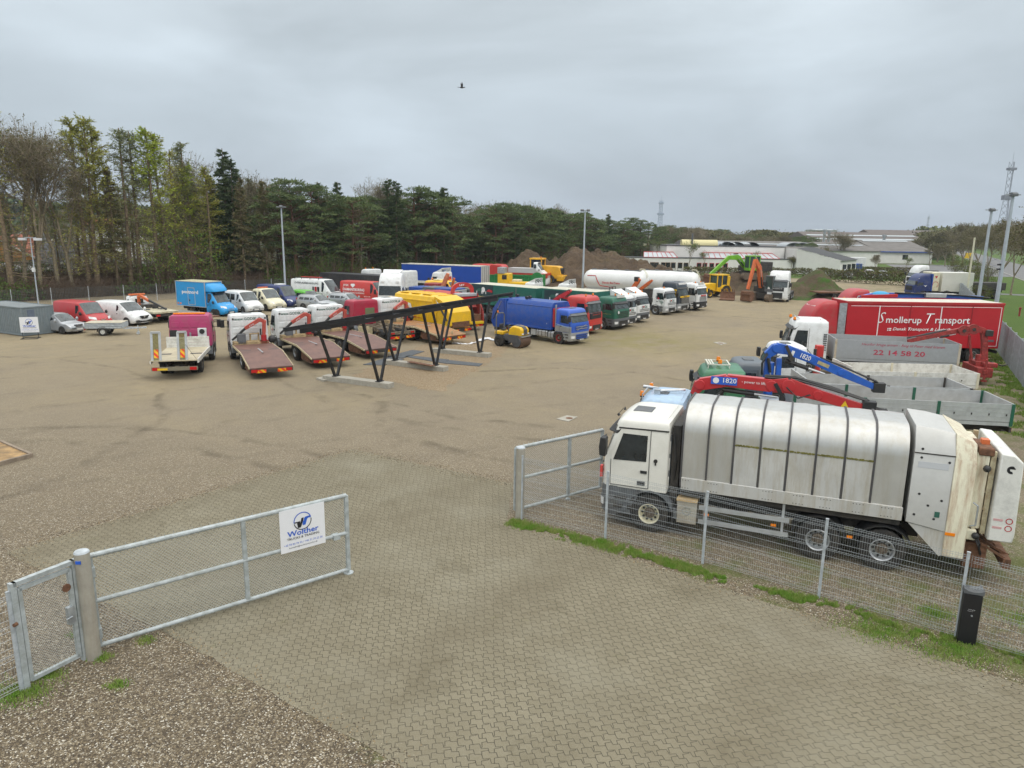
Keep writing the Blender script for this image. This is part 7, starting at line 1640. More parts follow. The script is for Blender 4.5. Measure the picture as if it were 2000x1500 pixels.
for y in (.88, -.42):
    r_ = MB()
    for yy in (y - .2, y + .2): r_.beam((-7.45, yy, 1.0), (-7.15, yy, 2.55), (.06, .12), up=(1, 0, 0))
    r_.beam((-7.15, y - .23, 2.55), (-7.15, y + .23, 2.55), (.1, .14)); 
    ro = r_.obj('loading_ramp', ALU, t); q = MB()
    for i in range(26): f = i / 26; q.beam((-7.45 + .3 * f, y - .19, 1.02 + 1.5 * f), (-7.45 + .3 * f, y + .19, 1.02 + 1.5 * f), (.045, .04))
    q.obj('ramp_grating', mat('mossy_grating', (.22, .2, .07), .8, var=.3, vscale=12), ro); MB().beam((-7.44, y, 1.2), (-7.34, y, 1.65), (.22, .01), up=(0, 1, 0)).obj('chevron_board', CHEV, ro)
taillights(t, -7.55, 1.15, .62, chev=False, m=mat('dirty_bar', (.2, .18, .13), .8)); MB().box(-7.585, -7.56, .35, .85, .55, .66).obj('number_plate', YPLATE, t); MB().beam((-7.4, -.6, 1.9), (-7.4, -1.15, 1.0), (.015, .015)).obj('stay_rope', BLACK, t)
# yellow refuse truck (seen from behind) and red one
t = thing('refuse_truck', 'bright yellow refuse truck with white and red arrow stripe, seen from behind', 'refuse truck')
place(t, (-10.9, 62.9), 138, 1.0)
lorry_cab(t, YELLOW, L=1.8, W=2.4, zb=1.0, zt=2.3, zr=2.6, rake=.3, arch=YELLOW, wheel_x=-1.4)
R = []
for x in (-2.3, -7.3): R.append([(x, -1.2, .95), (x, -1.22, 2.6), (x, -1.1, 3.0), (x, -.7, 3.15), (x, .7, 3.15), (x, 1.1, 3.0), (x, 1.22, 2.6), (x, 1.2, .95)])
MB().loft(R).obj('body', YELLOW, t, bevel=.02, smooth=False)
for x in (-2.6, -3.9, -5.2, -6.5): MB().box(x - .03, x + .03, 1.2, 1.25, 1.0, 2.6).obj('body_rib', YELLOW, t)
for x in (-3.2, -4.6, -6.0): MB().box(x - .5, x + .5, -.9, .9, 3.14, 3.18).obj('roof_plate', YELLOW, t, bevel=.01)
for sg in (-1, 1): MB().box(-7.3, -2.3, sg * 1.2 - .05, sg * 1.2 + .05, 2.58, 2.7).box(-7.3, -7.1, sg * 1.24 - .03, sg * 1.24 + .03, 1.0, 2.9).obj('body_rail', YELLOW, t, bevel=.02)
MB().prism([(-7.3, .8), (-7.3, 3.1), (-8.2, 2.8), (-9.0, 1.9), (-9.1, .9), (-8.8, .6)], -1.2, 1.2, 'y').obj('tailgate', YELLOW, t, bevel=.03); MB().box(-9.12, -8.2, -.95, .95, .7, 1.15).obj('hopper_sill', RUST, t)
for y in (-1.25, 1.25): ram(t, (-8.8, y, 1.3), (-7.6, y, 2.8), .07); MB().beam((-7.4, y, 1.0), (-7.7, y, 2.9), (.2, .05)).obj('tailgate_rib', YELLOW, t)
y = 1.245
flat(t, [(-2.9, 2.35), (-4.2, 2.2), (-4.35, 1.2), (-4.55, 1.2), (-4.45, 2.35), (-3.3, 2.45)], (0, y, 0), (1, 0, 0), (0, 0, 1), INKW, 'white_stripe'); 
for nm, P in (('white_stripe', [(2.9, 2.4), (4.5, 2.25), (4.8, 1.3), (4.6, 1.3), (4.35, 2.1), (2.9, 2.35)]), ('red_stripe', [(3.9, 2.0), (5.9, 1.9), (4.15, 1.88), (4.35, 1.35), (6.3, 1.2), (4.25, 1.25)])): flat(t, P, (0, y, 0), (-1, 0, 0), (0, 0, 1), INKW if nm[0] == 'w' else INKR, nm)
for (px_, pz, k, m_) in ((-3.3, 1.75, .1, GREYP), (-3.15, 1.5, .07, INKB), (-3.45, 1.42, .13, INKB), (-3.5, 2.0, .05, INKK)): MB().cyl((px_, y, pz), (px_, y + .01, pz), k, n=7).obj('paw_mark', m_, t)
MB().box(-7.3, -2.4, 1.16, 1.23, .55, .93).obj('red_skirt', REDB, t); chassis(t, -1.5, -8.4, .9, .85, (-5.2, -6.4), 'red', 1.2)
for x in (-9.0, -9.0): pass
taillights(t, -9.2, 1.1, .5)
t = thing('refuse_truck', 'red refuse truck with arched rear frame and open hopper right of the yellow one', 'refuse truck')
place(t, G(919, 645), 128, 1.0, (-8.9, 0, 0))
lorry_cab(t, REDB, L=1.8, W=2.4, zb=1.0, zt=2.4, zr=2.8, rake=.3, arch=REDB, wheel_x=-1.4); MB().box(-7.2, -2.2, -1.2, 1.2, 1.0, 2.9).obj('body', REDB, t, bevel=.08)
for y in (-1.15, 1.15): MB().box(-8.3, -7.2, y - .06, y + .06, .8, 3.0).prism([(-8.3, .6), (-8.3, 2.9), (-9.1, 1.6), (-9.2, .6)], y - .05, y + .05, 'y').obj('hopper_side', MAROON, t); ram(t, (-8.7, y * 1.06, 1.2), (-7.8, y * 1.06, 2.9), .06)
R = [[(-7.6, cos(a) * 1.15 + 0, 3.0 + max(0, sin(a)) ** .6 * .95), (-7.6, cos(a) * .85, 3.0 + max(0, sin(a)) ** .6 * .62), (-7.75, cos(a) * .85, 3.0 + max(0, sin(a)) ** .6 * .62), (-7.75, cos(a) * 1.15, 3.0 + max(0, sin(a)) ** .6 * .95)] for a in [pi * i / 14 for i in range(15)]]
MB().loft(R).obj('rear_arch', REDB, t); MB().box(-8.4, -7.5, -1.0, 1.0, 2.8, 3.05).obj('hopper_hood', ALU, t, bevel=.03); MB().box(-8.45, -8.3, -.95, .95, 2.45, 2.75).obj('number_board', REDL, t); MB().box(-9.0, -7.6, -1.0, 1.0, .7, 1.3).obj('hopper_floor', RUST, t)
MB().prism([(-7.7, 1.3), (-7.7, 2.5), (-8.5, 1.9)], -.95, .95, 'y').obj('packer_plate', MAROON, t); MB().box(-9.3, -9.0, -1.1, 1.1, .55, .75).obj('foot_board', YPLATE, t)
text(t, 'LET', (-7.77, .1, 3.66), (0, -1, 0), (0, 0, 1), .5, INKW, height=.14, off=.03); chassis(t, -1.5, -7.5, .95, .85, (-5.2, -6.5), 'red', 1.2); taillights(t, -9.2, 1.1, .45)
for i, y in enumerate((-1.0, 1.0)):
    b = MB()
    for k in range(14): b.sphere((-8.75, y * 1.12, 1.1 + k * .11), .045, 6, 4)
    b.obj('chain', WHITED, t)
t = thing('recovery_truck', 'small yellow crew-cab truck with roof rack, below the blue trailer', 'truck')
place(t, (-5.2, 79.5), 330, 1.0); van(t, YELLOW, L=5, H=2.7, W=2.0, bump_m=BLACK, rim='dark', hood=(1.1, 1.4)); b = MB()
for z in (2.0, 2.2, 2.4): b.box(-4.8, -2.4, -1.08, -1.05, z, z + .04)
for x in (-4.7, -4.1, -3.5, -2.9): b.box(x, x + .04, -1.08, -1.05, 1.6, 2.5)
b.obj('side_rack', STEEL, t); beacon(t, -4.6, 0, 2.72, .1); beacon(t, -2.4, .4, 2.7, .1); MB().box(-4.1, -3.2, -.5, .5, 2.72, 2.85).obj('roof_box', CREAM, t, bevel=.04)
t = thing('dump_box', 'blue tipper body with black middle band, below the yellow crew-cab truck', 'container'); place(t, (-5.4, 73.4), 335, 1.0)
MB().box(-5.5, 0, -1.1, 1.1, 1.2, 2.45).obj('body_side', BLUE, t, bevel=.04); MB().box(-3.8, -2.4, -1.13, 1.13, 1.15, 2.5).obj('middle_band', GREYP, t, bevel=.03); MB().box(-5.6, .1, -1.0, 1.0, .5, 1.2).obj('base_frame', DARKP, t)
t = thing('loading_crane', 'faded orange crane arm standing upright beside the white high-roof tractor', 'crane'); place(t, (-7.0, 77.5), 330, 1.0)
girder(t, 'boom', [(-1.0, 0, 1.6), (-.2, 0, 3.3), (.0, 0, 3.7)], [.4, .4, .25], [.3, .3, .3], mat('faded_orange', (.6, .2, .1), .6, var=.2)); girder(t, 'jib', [(-.2, .7, 1.5), (.3, .7, 3.2)], [.22, .2], [.2, .2], ORANGE); MB().box(-2.6, -.9, -.8, .9, .0, 2.6).obj('base', MAROON, t, bevel=.06)
for i, (px, h) in enumerate(((920, 2.95), (1000, 2.6), (1046, 2.6))):
    t = thing('tractor_unit', ('white cab with roof fairing right in front of the red arch', 'white truck cab with roof fairing behind the green curtain trailer, left one', 'white truck cab with roof fairing behind the green curtain trailer, right one')[i], 'truck')
    p = G((893, 1003, 1050)[i], (620, 585, 588)[i]); place(t, ((-6.2, 66.5), (1.5, 84.5), (5.3, 83.5))[i], 150, .95)
    lorry_cab(t, WHITE, L=1.8, W=2.4, zb=.9, zt=2.3, zr=2.6, rake=.3, arch=GREYP, deflect=True, mirrors=False, wheel_x=-1.35)
    b = MB()
    for y in (-.7, 0): b.beam((-1.78, y, 2.55), (-1.3, y + .35, 3.0), (.05, .05)).beam((-1.78, y + .7, 2.55), (-1.3, y + .35, 3.0), (.05, .05))
    b.obj('fairing_strut', BLACK, t); chassis(t, -1.5, -5.6, .95, .85, (-4.6,), 'grey', 1.2)
t = thing('skip', 'open green roll-off skip with hooked end behind the green curtain trailer', 'container'); place(t, (4.3, 105), 340, 1.0)
b = MB(); b.box(-8.0, 0, -1.2, -1.1, .4, 1.9); b.box(-8, 0, 1.1, 1.2, .4, 1.9); b.box(-8, 0, -1.2, 1.2, .3, .45); b.box(-.1, .0, -1.2, 1.2, .4, 2.1); b.obj('skip_wall', mat('skip_green', (.01, .2, .05), .5, var=.08, dirt=.3), t)
b = MB()
for i in range(12): b.box(-7.8 + i * .66, -7.7 + i * .66, -1.28, -1.2, .4, 1.85)
b.box(-8, 0, -1.3, -1.2, 1.78, 1.92); b.obj('skip_rib', MATS['skip_green'], t); MB().lathe_y([(.1, -1.35), (.95, -1.35), (.95, -1.1), (.1, -1.1)], (-.5, 0, 1.5), 20).obj('rounded_end', MATS['skip_green'], t)
t = thing('tipper_truck', 'red and pale tipper truck with white cab frame behind the green skip', 'truck'); place(t, (5.4, 110), 340, 1.0)
MB().box(-6.3, 0, -1.2, 1.2, 1.3, 2.0).obj('load_body', REDB, t, bevel=.03); MB().box(-6.2, -1.8, -1.23, 1.23, 2.0, 2.7).obj('pale_side', mat('pale_grey_side', (.5, .5, .5), .5, dirt=.2), t); van(t, WHITE, L=2.2, H=3.6, W=2.0, body_len=2.2, tail=False, hood=(2.0, 2.4), nose=1.8)
chassis(t, -2, -6.5, 1.2, .85, (-5,), 'red', 1.2)
t = thing('refuse_skip', 'rounded red compactor container left of the pale tipper truck', 'container'); place(t, (-1.2, 110.5), 340, 1.0); R = []
MB().prism([(-5.2, .3), (0, .3), (0, 2.9), (-.4, 3.2), (-1.9, 3.25), (-2.2, 3.0), (-2.6, 3.2), (-4.9, 3.2), (-5.2, 2.9)], -1.2, 1.2, 'y').obj('shell', REDB, t, bevel=.12)
b = MB()
for i in range(8): b.box(-5.0 + i * .3, -4.95 + i * .3, -1.25, -1.2, .5, 3.0)
b.obj('shell_rib', REDB, t)
t = thing('yellow_loader', 'low yellow chassis machine with small cab beside the grey end of the blue trailer', 'machine'); place(t, (3.4, 97.5), 345, 1.0)
MB().box(-5.4, 0, -.9, .9, .7, 1.5).obj('body', YELLOW, t, bevel=.08); MB().box(-5.5, -3.9, -1.0, 1.0, 1.2, 2.6).obj('cab', YELLOW, t, bevel=.08); MB().box(-4.85, -4.2, -1.02, -.98, 1.8, 2.4).obj('cab_window', GLASS, t); MB().box(-5.5, -4.5, -1.1, .4, 2.6, 3.4).obj('cage', STEEL, t, bevel=.02); MB().box(-3.6, -2.4, -.5, .5, 1.5, 1.8).obj('top_box', CREAM, t, bevel=.04)
for x in (-4.5, -1.0):
    for sg in (-1, 1): wheel(t, x, sg * .95, .45, .3, 'yellow')
# wheel loader
t = thing('wheel_loader', 'big yellow wheel loader with tall cab in front of the soil heap', 'wheel loader'); place(t, (0.6, 114), 160, 1.1)
LY = mat('loader_yellow', (.72, .38, .015), .45, var=.06, dirt=.3)
MB().prism([(-6.6, 1.0), (-6.8, 1.6), (-6.5, 2.6), (-6.1, 2.75), (-3.6, 2.8), (-3.6, 1.0)], -.95, .95, 'y').obj('engine_cover', LY, t, bevel=.08); MB().box(-7.1, -6.2, -1.2, 1.2, .7, 1.5).obj('counterweight', LY, t, bevel=.1); MB().box(-6.82, -6.5, -.75, .75, 1.6, 2.5).obj('radiator_grille', BLACK, t, bevel=.1)
MB().box(-3.8, -2.3, -.8, .8, 1.5, 3.6).obj('cab_glass', GLASS, t); b = MB()
for x in (-3.85, -2.25):
    for y in (-.83, .83): b.box(x - .07, x + .07, y - .07, y + .07, 1.5, 3.7)
b.box(-4.0, -2.1, -.95, .95, 3.6, 3.8); b.obj('cab_frame', LY, t, bevel=.02); beacon(t, -3.6, .3, 3.8, .09)
girder(t, 'lift_arm', [(-2.4, .5, 1.9), (-1.2, .5, 1.7), (.3, .5, .6)], [.4, .5, .35], [.2, .2, .2], LY); girder(t, 'lift_arm', [(-2.4, -.5, 1.9), (-1.2, -.5, 1.7), (.3, -.5, .6)], [.4, .5, .35], [.2, .2, .2], LY)
MB().prism([(.2, .2), (1.3, .05), (1.35, .12), (.6, .35), (.55, 1.1), (.9, 1.4), (.3, 1.3)], -1.4, 1.4, 'y').obj('bucket', RUST, t); MB().box(-2.6, -1.4, -.6, .6, 1.0, 2.0).obj('front_frame', LY, t, bevel=.06)
for x in (-5.1, -1.4):
    for sg in (-1, 1): wheel(t, x, sg * 1.0, .8, .55, 'yellow')
def tracks(t, cx, cz, L, W, h, y, m):
    P = []
    for i in range(9): a = -pi / 2 + pi * i / 8; P.append((cx + L / 2 - h / 2 + cos(a) * h / 2, cz + h / 2 + sin(a) * h / 2))
    for i in range(9): a = pi / 2 + pi * i / 8; P.append((cx - L / 2 + h / 2 + cos(a) * h / 2, cz + h / 2 + sin(a) * h / 2))
    b = MB(); b.prism(P, y - W / 2, y + W / 2, 'y'); n = len(P)
    for i in range(int(L / .17)):
        x = cx - L / 2 + .2 + i * .17
        if x < cx + L / 2 - .2: b.box(x - .03, x + .03, y - W / 2 - .01, y + W / 2 + .01, cz + h - .01, cz + h + .04)
    b.obj('track', m, t)
TRK = mat('muddy_track', (.13, .095, .065), .9, var=.3, vscale=8)
def excavator(pos, h, s, z0, col, label, boom, stick, bucket_c, house, cabside=1, cabcol=None, swing=0, tail=2.0):
    t = thing('excavator', label, 'excavator'); place(t, pos, h, s); t.location.z = z0
    for sg in (-1, 1): tracks(t, 0, 0, 4.0, .6, .85, sg * 1.1, TRK)
    MB().box(-1, 1, -.9, .9, .3, 1.0).obj('undercarriage', DARKP, t)
    up = MB().box(-tail - .6, .9, -1.3, 1.3, 1.05, 1.75).box(-tail - .6, -.6, -1.3, 1.3, 1.7, 2.25); up.obj('engine_cover', house, t, bevel=.08)
    y0_, y1_ = (.35, 1.3) if cabside > 0 else (-1.3, -.35); MB().box(-.5, 1.1, y0_, y1_, 1.3, 2.95).obj('cab_glass', mat('cab_green_glass', (.04, .075, .07), .08, spec=.7), t)
    b = MB()
    for x in (-.5, .3, 1.1):
        for y in (y0_, y1_): b.box(x - .05, x + .05, y - .045, y + .045, 1.2, 3.0)
    b.box(-.6, 1.15, y0_ - .03, y1_ + .03, 2.93, 3.05); b.box(-.6, 1.15, y0_ - .02, y1_ + .02, 1.15, 1.5); b.obj('cab_frame', cabcol or col, t, bevel=.02)
    girder(t, 'boom', boom, [.5, .65, .5][:len(boom)] if len(boom) < 4 else [.5, .65, .6, .45], [.35] * len(boom), col); girder(t, 'stick', stick, [.5, .32] if len(stick) == 2 else [.4, .5, .3], [.28] * len(stick), col)
    ram(t, (boom[0][0] + .3, boom[0][1] + .25, boom[0][2] + .1), (boom[1][0], boom[1][1] + .25, boom[1][2] - .2), .08); ram(t, (boom[0][0] + .3, boom[0][1] - .25, boom[0][2] + .1), (boom[1][0], boom[1][1] - .25, boom[1][2] - .2), .08); ram(t, (boom[1][0], boom[1][1], boom[1][2] + .45), (stick[0][0] - .1, stick[0][1], stick[0][2] + .35), .07)
    bx_, by_, bz_ = bucket_c
    b = MB(); P = [(cos(a) * .62, sin(a) * .62) for a in [pi * .35 + 1.35 * pi * i / 10 for i in range(11)]]; b.prism([(bx_ + x, bz_ + z) for x, z in P], by_ - .62, by_ + .62, 'y')
    for k in range(5): b.box(bx_ + P[0][0] - .05 + .1, bx_ + P[0][0] + .25, by_ - .55 + k * .26, by_ - .45 + k * .26, bz_ + .2, bz_ + .32)
    b.obj('bucket', RUST, t); return t
excavator((34.0, 104.5), 200, 1.1, 1.9, mat('lime_green_paint', (.16, .42, .02), .45, var=.1, dirt=.3), 'lime green tracked excavator on the low heap with its arm stretched to the left', [(.9, 0, 1.6), (2.0, 0, 2.8), (3.4, 0, 2.75)], [(3.3, 0, 2.85), (6.2, 0, .5)], (6.3, 0, .1), DARKP)
excavator((32.2, 91.6), 222, 1.05, 0, ORANGE, 'rusty orange tracked excavator with raised arm and wide bucket on the ground', [(.9, -.3, 1.6), (1.7, -.3, 3.9), (2.7, -.3, 4.8)], [(2.7, -.3, 4.9), (3.9, -.3, 1.5)], (4.0, -.3, .7), DARKP, cabside=1, cabcol=GREYP)
t = thing('bucket', 'spare rusty digger bucket with teeth lying left of the orange excavator', 'bucket'); place(t, G(1420, 586), 250, 1.0)
MB().prism([(-.8, .0), (.9, .0), (1.0, .15), (-.2, .2), (-.5, 1.0), (-.9, 1.0)], -.9, .9, 'y').obj('shell', RUST, t, bevel=.03); b = MB()
for i in range(7): b.box(-.6, -.3, -.85 + i * .27, -.78 + i * .27, 1.0, 1.4)
b.obj('teeth', RUST, t)
t = thing('backhoe_loader', 'yellow backhoe loader with black-and-yellow wheels right of the middle row', 'backhoe'); place(t, (24.9, 95.0), 205, 1.0)
MB().prism([(0.2, .8), (.2, 1.6), (-.2, 1.8), (-1.8, 1.85), (-1.8, .8)], -.55, .55, 'y').obj('bonnet', YELLOW, t, bevel=.06); MB().box(-3.5, -1.8, -.7, .7, 1.0, 2.85).obj('cab_glass', GLASSB, t); b = MB()
for x in (-3.5, -2.6, -1.8):
    for y in (-.72, .72): b.box(x - .05, x + .05, y - .05, y + .05, 1.0, 2.9)
b.box(-3.7, -1.7, -.8, .8, 2.85, 3.0); b.box(-3.7, -1.8, -.8, .8, .8, 1.3); b.obj('cab_frame', YELLOW, t); beacon(t, -2.6, 0, 3.0)
girder(t, 'dipper_arm', [(-4.0, 0, 1.0), (-4.4, 0, 2.6), (-4.3, 0, 1.2)], [.3, .25, .2], [.25, .2, .2], YELLOW)
for x, r_ in ((-.4, .5), (-3.0, .75)):
    for sg in (-1, 1): wheel(t, x, sg * .95, r_, .42, 'yellow'); MB().loft([[(x + cos(a) * (r_ + .1), sg * .7, r_ + sin(a) * (r_ + .1)), (x + cos(a) * (r_ + .1), sg * 1.2, r_ + sin(a) * (r_ + .1)), (x + cos(a) * (r_ + .14), sg * 1.2, r_ + sin(a) * (r_ + .14)), (x + cos(a) * (r_ + .14), sg * .7, r_ + sin(a) * (r_ + .14))] for a in [pi * i / 8 for i in range(9)]]).obj('mudguard', YELLOW, t)
# road roller
t = thing('road_roller', 'small yellow and grey road roller with rusty front drum and safety hoop', 'road roller'); place(t, (1.0, 51.2), 325, 1.0)
RG = mat('roller_grey', (.07, .075, .085), .45, dirt=.2)
MB().lathe_y([(.02, -.6), (.42, -.6), (.46, -.57), (.46, .57), (.42, .6), (.02, .6)], (-.45, 0, .46), 30).obj('drum', mat('drum_rust', (.12, .07, .045), .6, metal=.3, var=.4, vscale=12, dirt=.4), t)
for sg in (-1, 1): MB().lathe_y([(.02, sg * .6), (.38, sg * .6), (.36, sg * .66), (.02, sg * .66)], (-.45, 0, .46), 20).box(-1.1, -.3, sg * .66 - .04, sg * .66 + .04, .4, .95).obj('drum_yoke', RG, t); wheel(t, -2.05, sg * .48, .4, .34, 'dark')
MB().beam((-.02, -.6, .85), (-.02, .6, .85), (.08, .08)).obj('front_bar', CHROME, t)
MB().prism([(-.15, .85), (-.1, 1.3), (-.25, 1.5), (-.9, 1.58), (-1.2, 1.35), (-1.3, .85)], -.5, .5, 'y').obj('bonnet', YELLOW, t, bevel=.08); MB().prism([(-.08, .95), (-.06, 1.33), (-.22, 1.54), (-.9, 1.62), (-1.25, 1.4), (-1.25, 1.3)], -.2, .2, 'y').obj('bonnet_stripe', RG, t, bevel=.03)
MB().box(-1.3, -.1, -.52, .52, .6, .9).box(-2.5, -1.2, -.45, .45, .45, .85).box(-1.6, -1.25, -.5, .5, .5, .95).obj('chassis', RG, t, bevel=.04); MB().box(-2.5, -1.75, -.5, .5, .85, 1.1).obj('seat_base', YELLOW, t, bevel=.05)
MB().box(-2.2, -1.85, -.22, .22, 1.15, 1.25).box(-2.3, -2.18, -.22, .22, 1.2, 1.6).obj('seat', BLACK, t, bevel=.05); MB().tube([(-1.4, 0, 1.1), (-1.55, 0, 1.5)], .03).cyl((-1.57, 0, 1.48), (-1.6, 0, 1.52), .17, n=16).box(-1.5, -1.25, -.2, .2, 1.1, 1.45).obj('steering_console', RG, t)
hoop = [(-2.35, -.5, .6), (-2.35, -.5, 2.2), (-2.35, -.35, 2.36), (-2.35, .35, 2.36), (-2.35, .5, 2.2), (-2.35, .5, .6)]; MB().tube(hoop, .045, 8).obj('safety_hoop', GREYP, t)
beacon(t, -2.35, -.3, 2.38, .06); MB().tube([(-2.3, .5, 1.3), (-1.9, .5, .9)], .02).obj('hand_rail', GREYP, t)
for y in (-.35, .35): MB().box(-.1, -.06, y - .1, y + .1, 1.0, 1.08).obj('headlight', LAMP, t)

# ================================================================== BLACK STEEL CARPORT FRAME, BEAMS, MATS
SB = mat('black_coated_steel', (.012, .013, .016), .4, var=.2)
base = {'n1': (-7.1, 37.61), 'f1': (-9.75, 38.91), 'f2': (-7.29, 43.98), 'n2': (-4.62, 42.49), 'f3': (-4.79, 48.68), 'n3': (-2.17, 47.45)}
dd = Vector((base['n3'][0] - base['n1'][0], base['n3'][1] - base['n1'][1], 0)).normalized(); ww = Vector((-dd.y, dd.x, 0))
t = thing('steel_canopy_frame', 'black steel canopy frame on V-shaped legs, still without its roof', 'steel frame')
ZN, ZF, LB_ = 3.55, 2.98, .3
for k, (bx_, by_) in base.items():
    z1 = ZN if k[0] == 'n' else ZF; p = Vector((bx_, by_, LB_)); b = MB()
    for s_ in (-1.0, 1.0):
        q = Vector((bx_, by_, 0)) + dd * s_ * 1.25 + Vector((0, 0, z1)); b.beam(p + dd * s_ * .1, q, (.12, .12))
    b.beam(p - dd * .22 - Vector((0, 0, .0)), p + dd * .22, (.04, .26)); b.obj('v_leg', SB, t)
n1, n3, f1, f3 = [Vector((*base[k], 0)) for k in ('n1', 'n3', 'f1', 'f3')]
for nm, a, c2, z in (('main_beam', n1, n3, ZN), ('main_beam', f1, f3, ZF)): MB().beam(a - dd * 2.6 + Vector((0, 0, z + .1)), c2 + dd * 2.4 + Vector((0, 0, z + .1)), (.22, .12)).obj(nm, SB, t)
slope = (ZN - ZF) / (n1 - f1).dot(-ww) if (n1 - f1).dot(-ww) else .2
for i in range(8):
    s_ = -2.6 + (( (n3 - n1).length) + 5.0) * i / 7; c0 = n1 + dd * s_; a = c0 - ww * 1.2; e_ = c0 + ww * ((f1 - n1).dot(ww) + 1.1)
    za = ZN + .27 + 1.2 * slope; ze = ZN + .27 - slope * ((f1 - n1).dot(ww) + 1.1); MB().beam((a.x, a.y, za), (e_.x, e_.y, ze), (.14, .08)).obj('rafter', SB, t)
for j in range(6):
    o = -1.15 + ((f1 - n1).dot(ww) + 2.2) * j / 5; a = n1 - dd * 2.75 + ww * o; e_ = n3 + dd * 2.55 + ww * o; z = ZN + .38 - slope * o; MB().beam((a.x, a.y, z), (e_.x, e_.y, z), (.08, .06)).obj('purlin', SB, t)
CONC = mat('concrete', (.36, .34, .29), .85, var=.12, vscale=5, dirt=.5, dcol=(.2, .18, .13))
for i, (a, c2) in enumerate((('f1', 'n1'), ('f2', 'n2'), ('f3', 'n3'))):
    A, C2 = Vector((*base[a], 0)), Vector((*base[c2], 0)); d = (C2 - A).normalized(); o = MB().beam(A - d * .75 + Vector((0, 0, .13)), C2 + d * .75 + Vector((0, 0, .13)), (.3, .55)).obj('concrete_beam', CONC, bevel=.015)
    tag(o, ('concrete foundation beam under the near legs of the black frame', 'concrete foundation beam under the middle legs of the black frame', 'concrete foundation beam under the far legs of the black frame')[i], 'foundation')
for i, q in enumerate((((718, 694), (790, 713), (870, 713), (780, 690)), ((712, 712), (735, 716), (790, 700), (772, 697)), ((790, 696), (868, 710), (943, 703), (860, 690)), ((780, 690), (830, 686), (828, 684), (790, 686)))):
    pts = [G(*p) for p in q]
MATG = mat('rubber_mat', (.09, .1, .11), .8, var=.2, vscale=15, bump=.5, bscale=30)
for i, q in enumerate((((709, 713), (750, 714), (790, 702), (762, 697)), ((757, 697), (788, 700), (829, 687), (805, 684)), ((790, 697), (866, 710), (877, 703), (800, 695)), ((866, 710), (936, 716), (943, 711), (877, 704)))):
    P = [G(*p) for p in q]; b = MB(); b.add([(p.x, p.y, z) for z in (.012, .035) for p in P], [(3, 2, 1, 0), (4, 5, 6, 7), (0, 1, 5, 4), (1, 2, 6, 5), (2, 3, 7, 6), (3, 0, 4, 7)]); o = b.obj('rubber_mat', MATG, smooth=False)
    tag(o, ('dark grey rubber mat left of the middle foundation beam', 'dark grey rubber mat pointing to the flatbed, furthest left', 'dark grey rubber mat behind the middle foundation beam', 'dark grey rubber mat nearest the open gravel')[i], 'mat', 'mats under the black frame')
def slab(name, pts, h, m, label, cat):
    b = MB(); n = len(pts); b.add([(p.x, p.y, z) for z in (.0, h) for p in pts], [tuple(range(n - 1, -1, -1)), tuple(range(n, 2 * n))] + [(i, (i + 1) % n, (i + 1) % n + n, i + n) for i in range(n)]); return tag(b.obj(name, m, smooth=False), label, cat)
o = slab('drain_cover', [G(*p) for p in ((1087, 819), (1107, 812), (1128, 815), (1110, 824))], .03, CONC, 'square concrete drain cover with dark iron lid near the open gate', 'drain cover')
g = G(1112, 818); MB().cyl((g.x, g.y, .031), (g.x, g.y, .04), .16, n=16).obj('iron_lid', RUST, o)
o = slab('drain_cover', [G(*p) for p in ((1393, 669), (1405, 668), (1420, 671), (1408, 674))], .03, CONC, 'square concrete drain cover out in the open gravel left of the green cab', 'drain cover')
g = G(1407, 671); MB().cyl((g.x, g.y, .031), (g.x, g.y, .04), .2, n=16).obj('iron_lid', RUST, o)
o = slab('plank_platform', [G(*p) for p in ((-90, 850), (0, 866), (62, 893), (-60, 925))], .09, mat('orange_wood', (.3, .19, .08), .7, var=.35, vscale=3, dirt=.4), 'corner of a low orange wooden platform at the left edge', 'platform')
for a, c2 in (((0, 866), (62, 893)), ((62, 893), (-60, 925)), ((0, 866), (-90, 850))): A, C2 = G(*a), G(*c2); MB().beam(A + Vector((0, 0, .07)), C2 + Vector((0, 0, .07)), (.15, .1)).obj('edge_board', mat('grey_wood', (.25, .2, .15), .8, var=.2), o)
# plastic sheeting on sand, wooden post, boards
b = MB(); rr = random.Random(2); pts = [G(860, 668), G(878, 670), G(900, 673), G(915, 674), G(935, 668), G(950, 661), G(965, 666), G(985, 668)]
for a, c2 in zip(pts, pts[1:]):
    w_ = rr.uniform(.15, .45); d = (c2 - a); n_ = Vector((-d.y, d.x, 0)).normalized() * w_
    b.grid(lambda u, v: tuple(a + d * u + n_ * (v - .5) + Vector((0, 0, .05 + .15 * abs(noise.noise(Vector((a.x * 3 + u * 3, v * 4, 1))))))), 5, 4)
tag(b.obj('plastic_sheet', mat('white_plastic', (.7, .71, .73), .4, var=.1)), 'crumpled white plastic sheeting lying on sand left of the road roller', 'plastic sheet')
heap('sand_heap', [(-3.1, 50.9, 2.4, 1.2, .35)], (-7, 0.3, 48, 54), M_SAND, 'flat heap of sand under the white plastic left of the road roller', 'sand heap', .08, 2, 30)
g = G(883, 671); tag(MB().cyl((g.x, g.y, 0), (g.x, g.y, .95), .07, n=8).obj('wooden_post', mat('pale_wood', (.45, .36, .2), .8, var=.2)), 'short pale wooden post beside the white plastic sheeting', 'post')
A, C2 = G(788, 719), G(838, 728); tag(MB().beam(A + Vector((.3, .3, .36)), C2 + Vector((.2, .35, .36)), (.04, .35)).obj('steel_plate', RUST), 'rusty dark plate lying on the middle foundation beam', 'plate')
P = [G(618, 741), G(640, 737), G(652, 741), G(632, 746)]; slab('paving_slab', P, .1, CONC, 'loose flat concrete slab at the near end of the first foundation beam', 'slab')

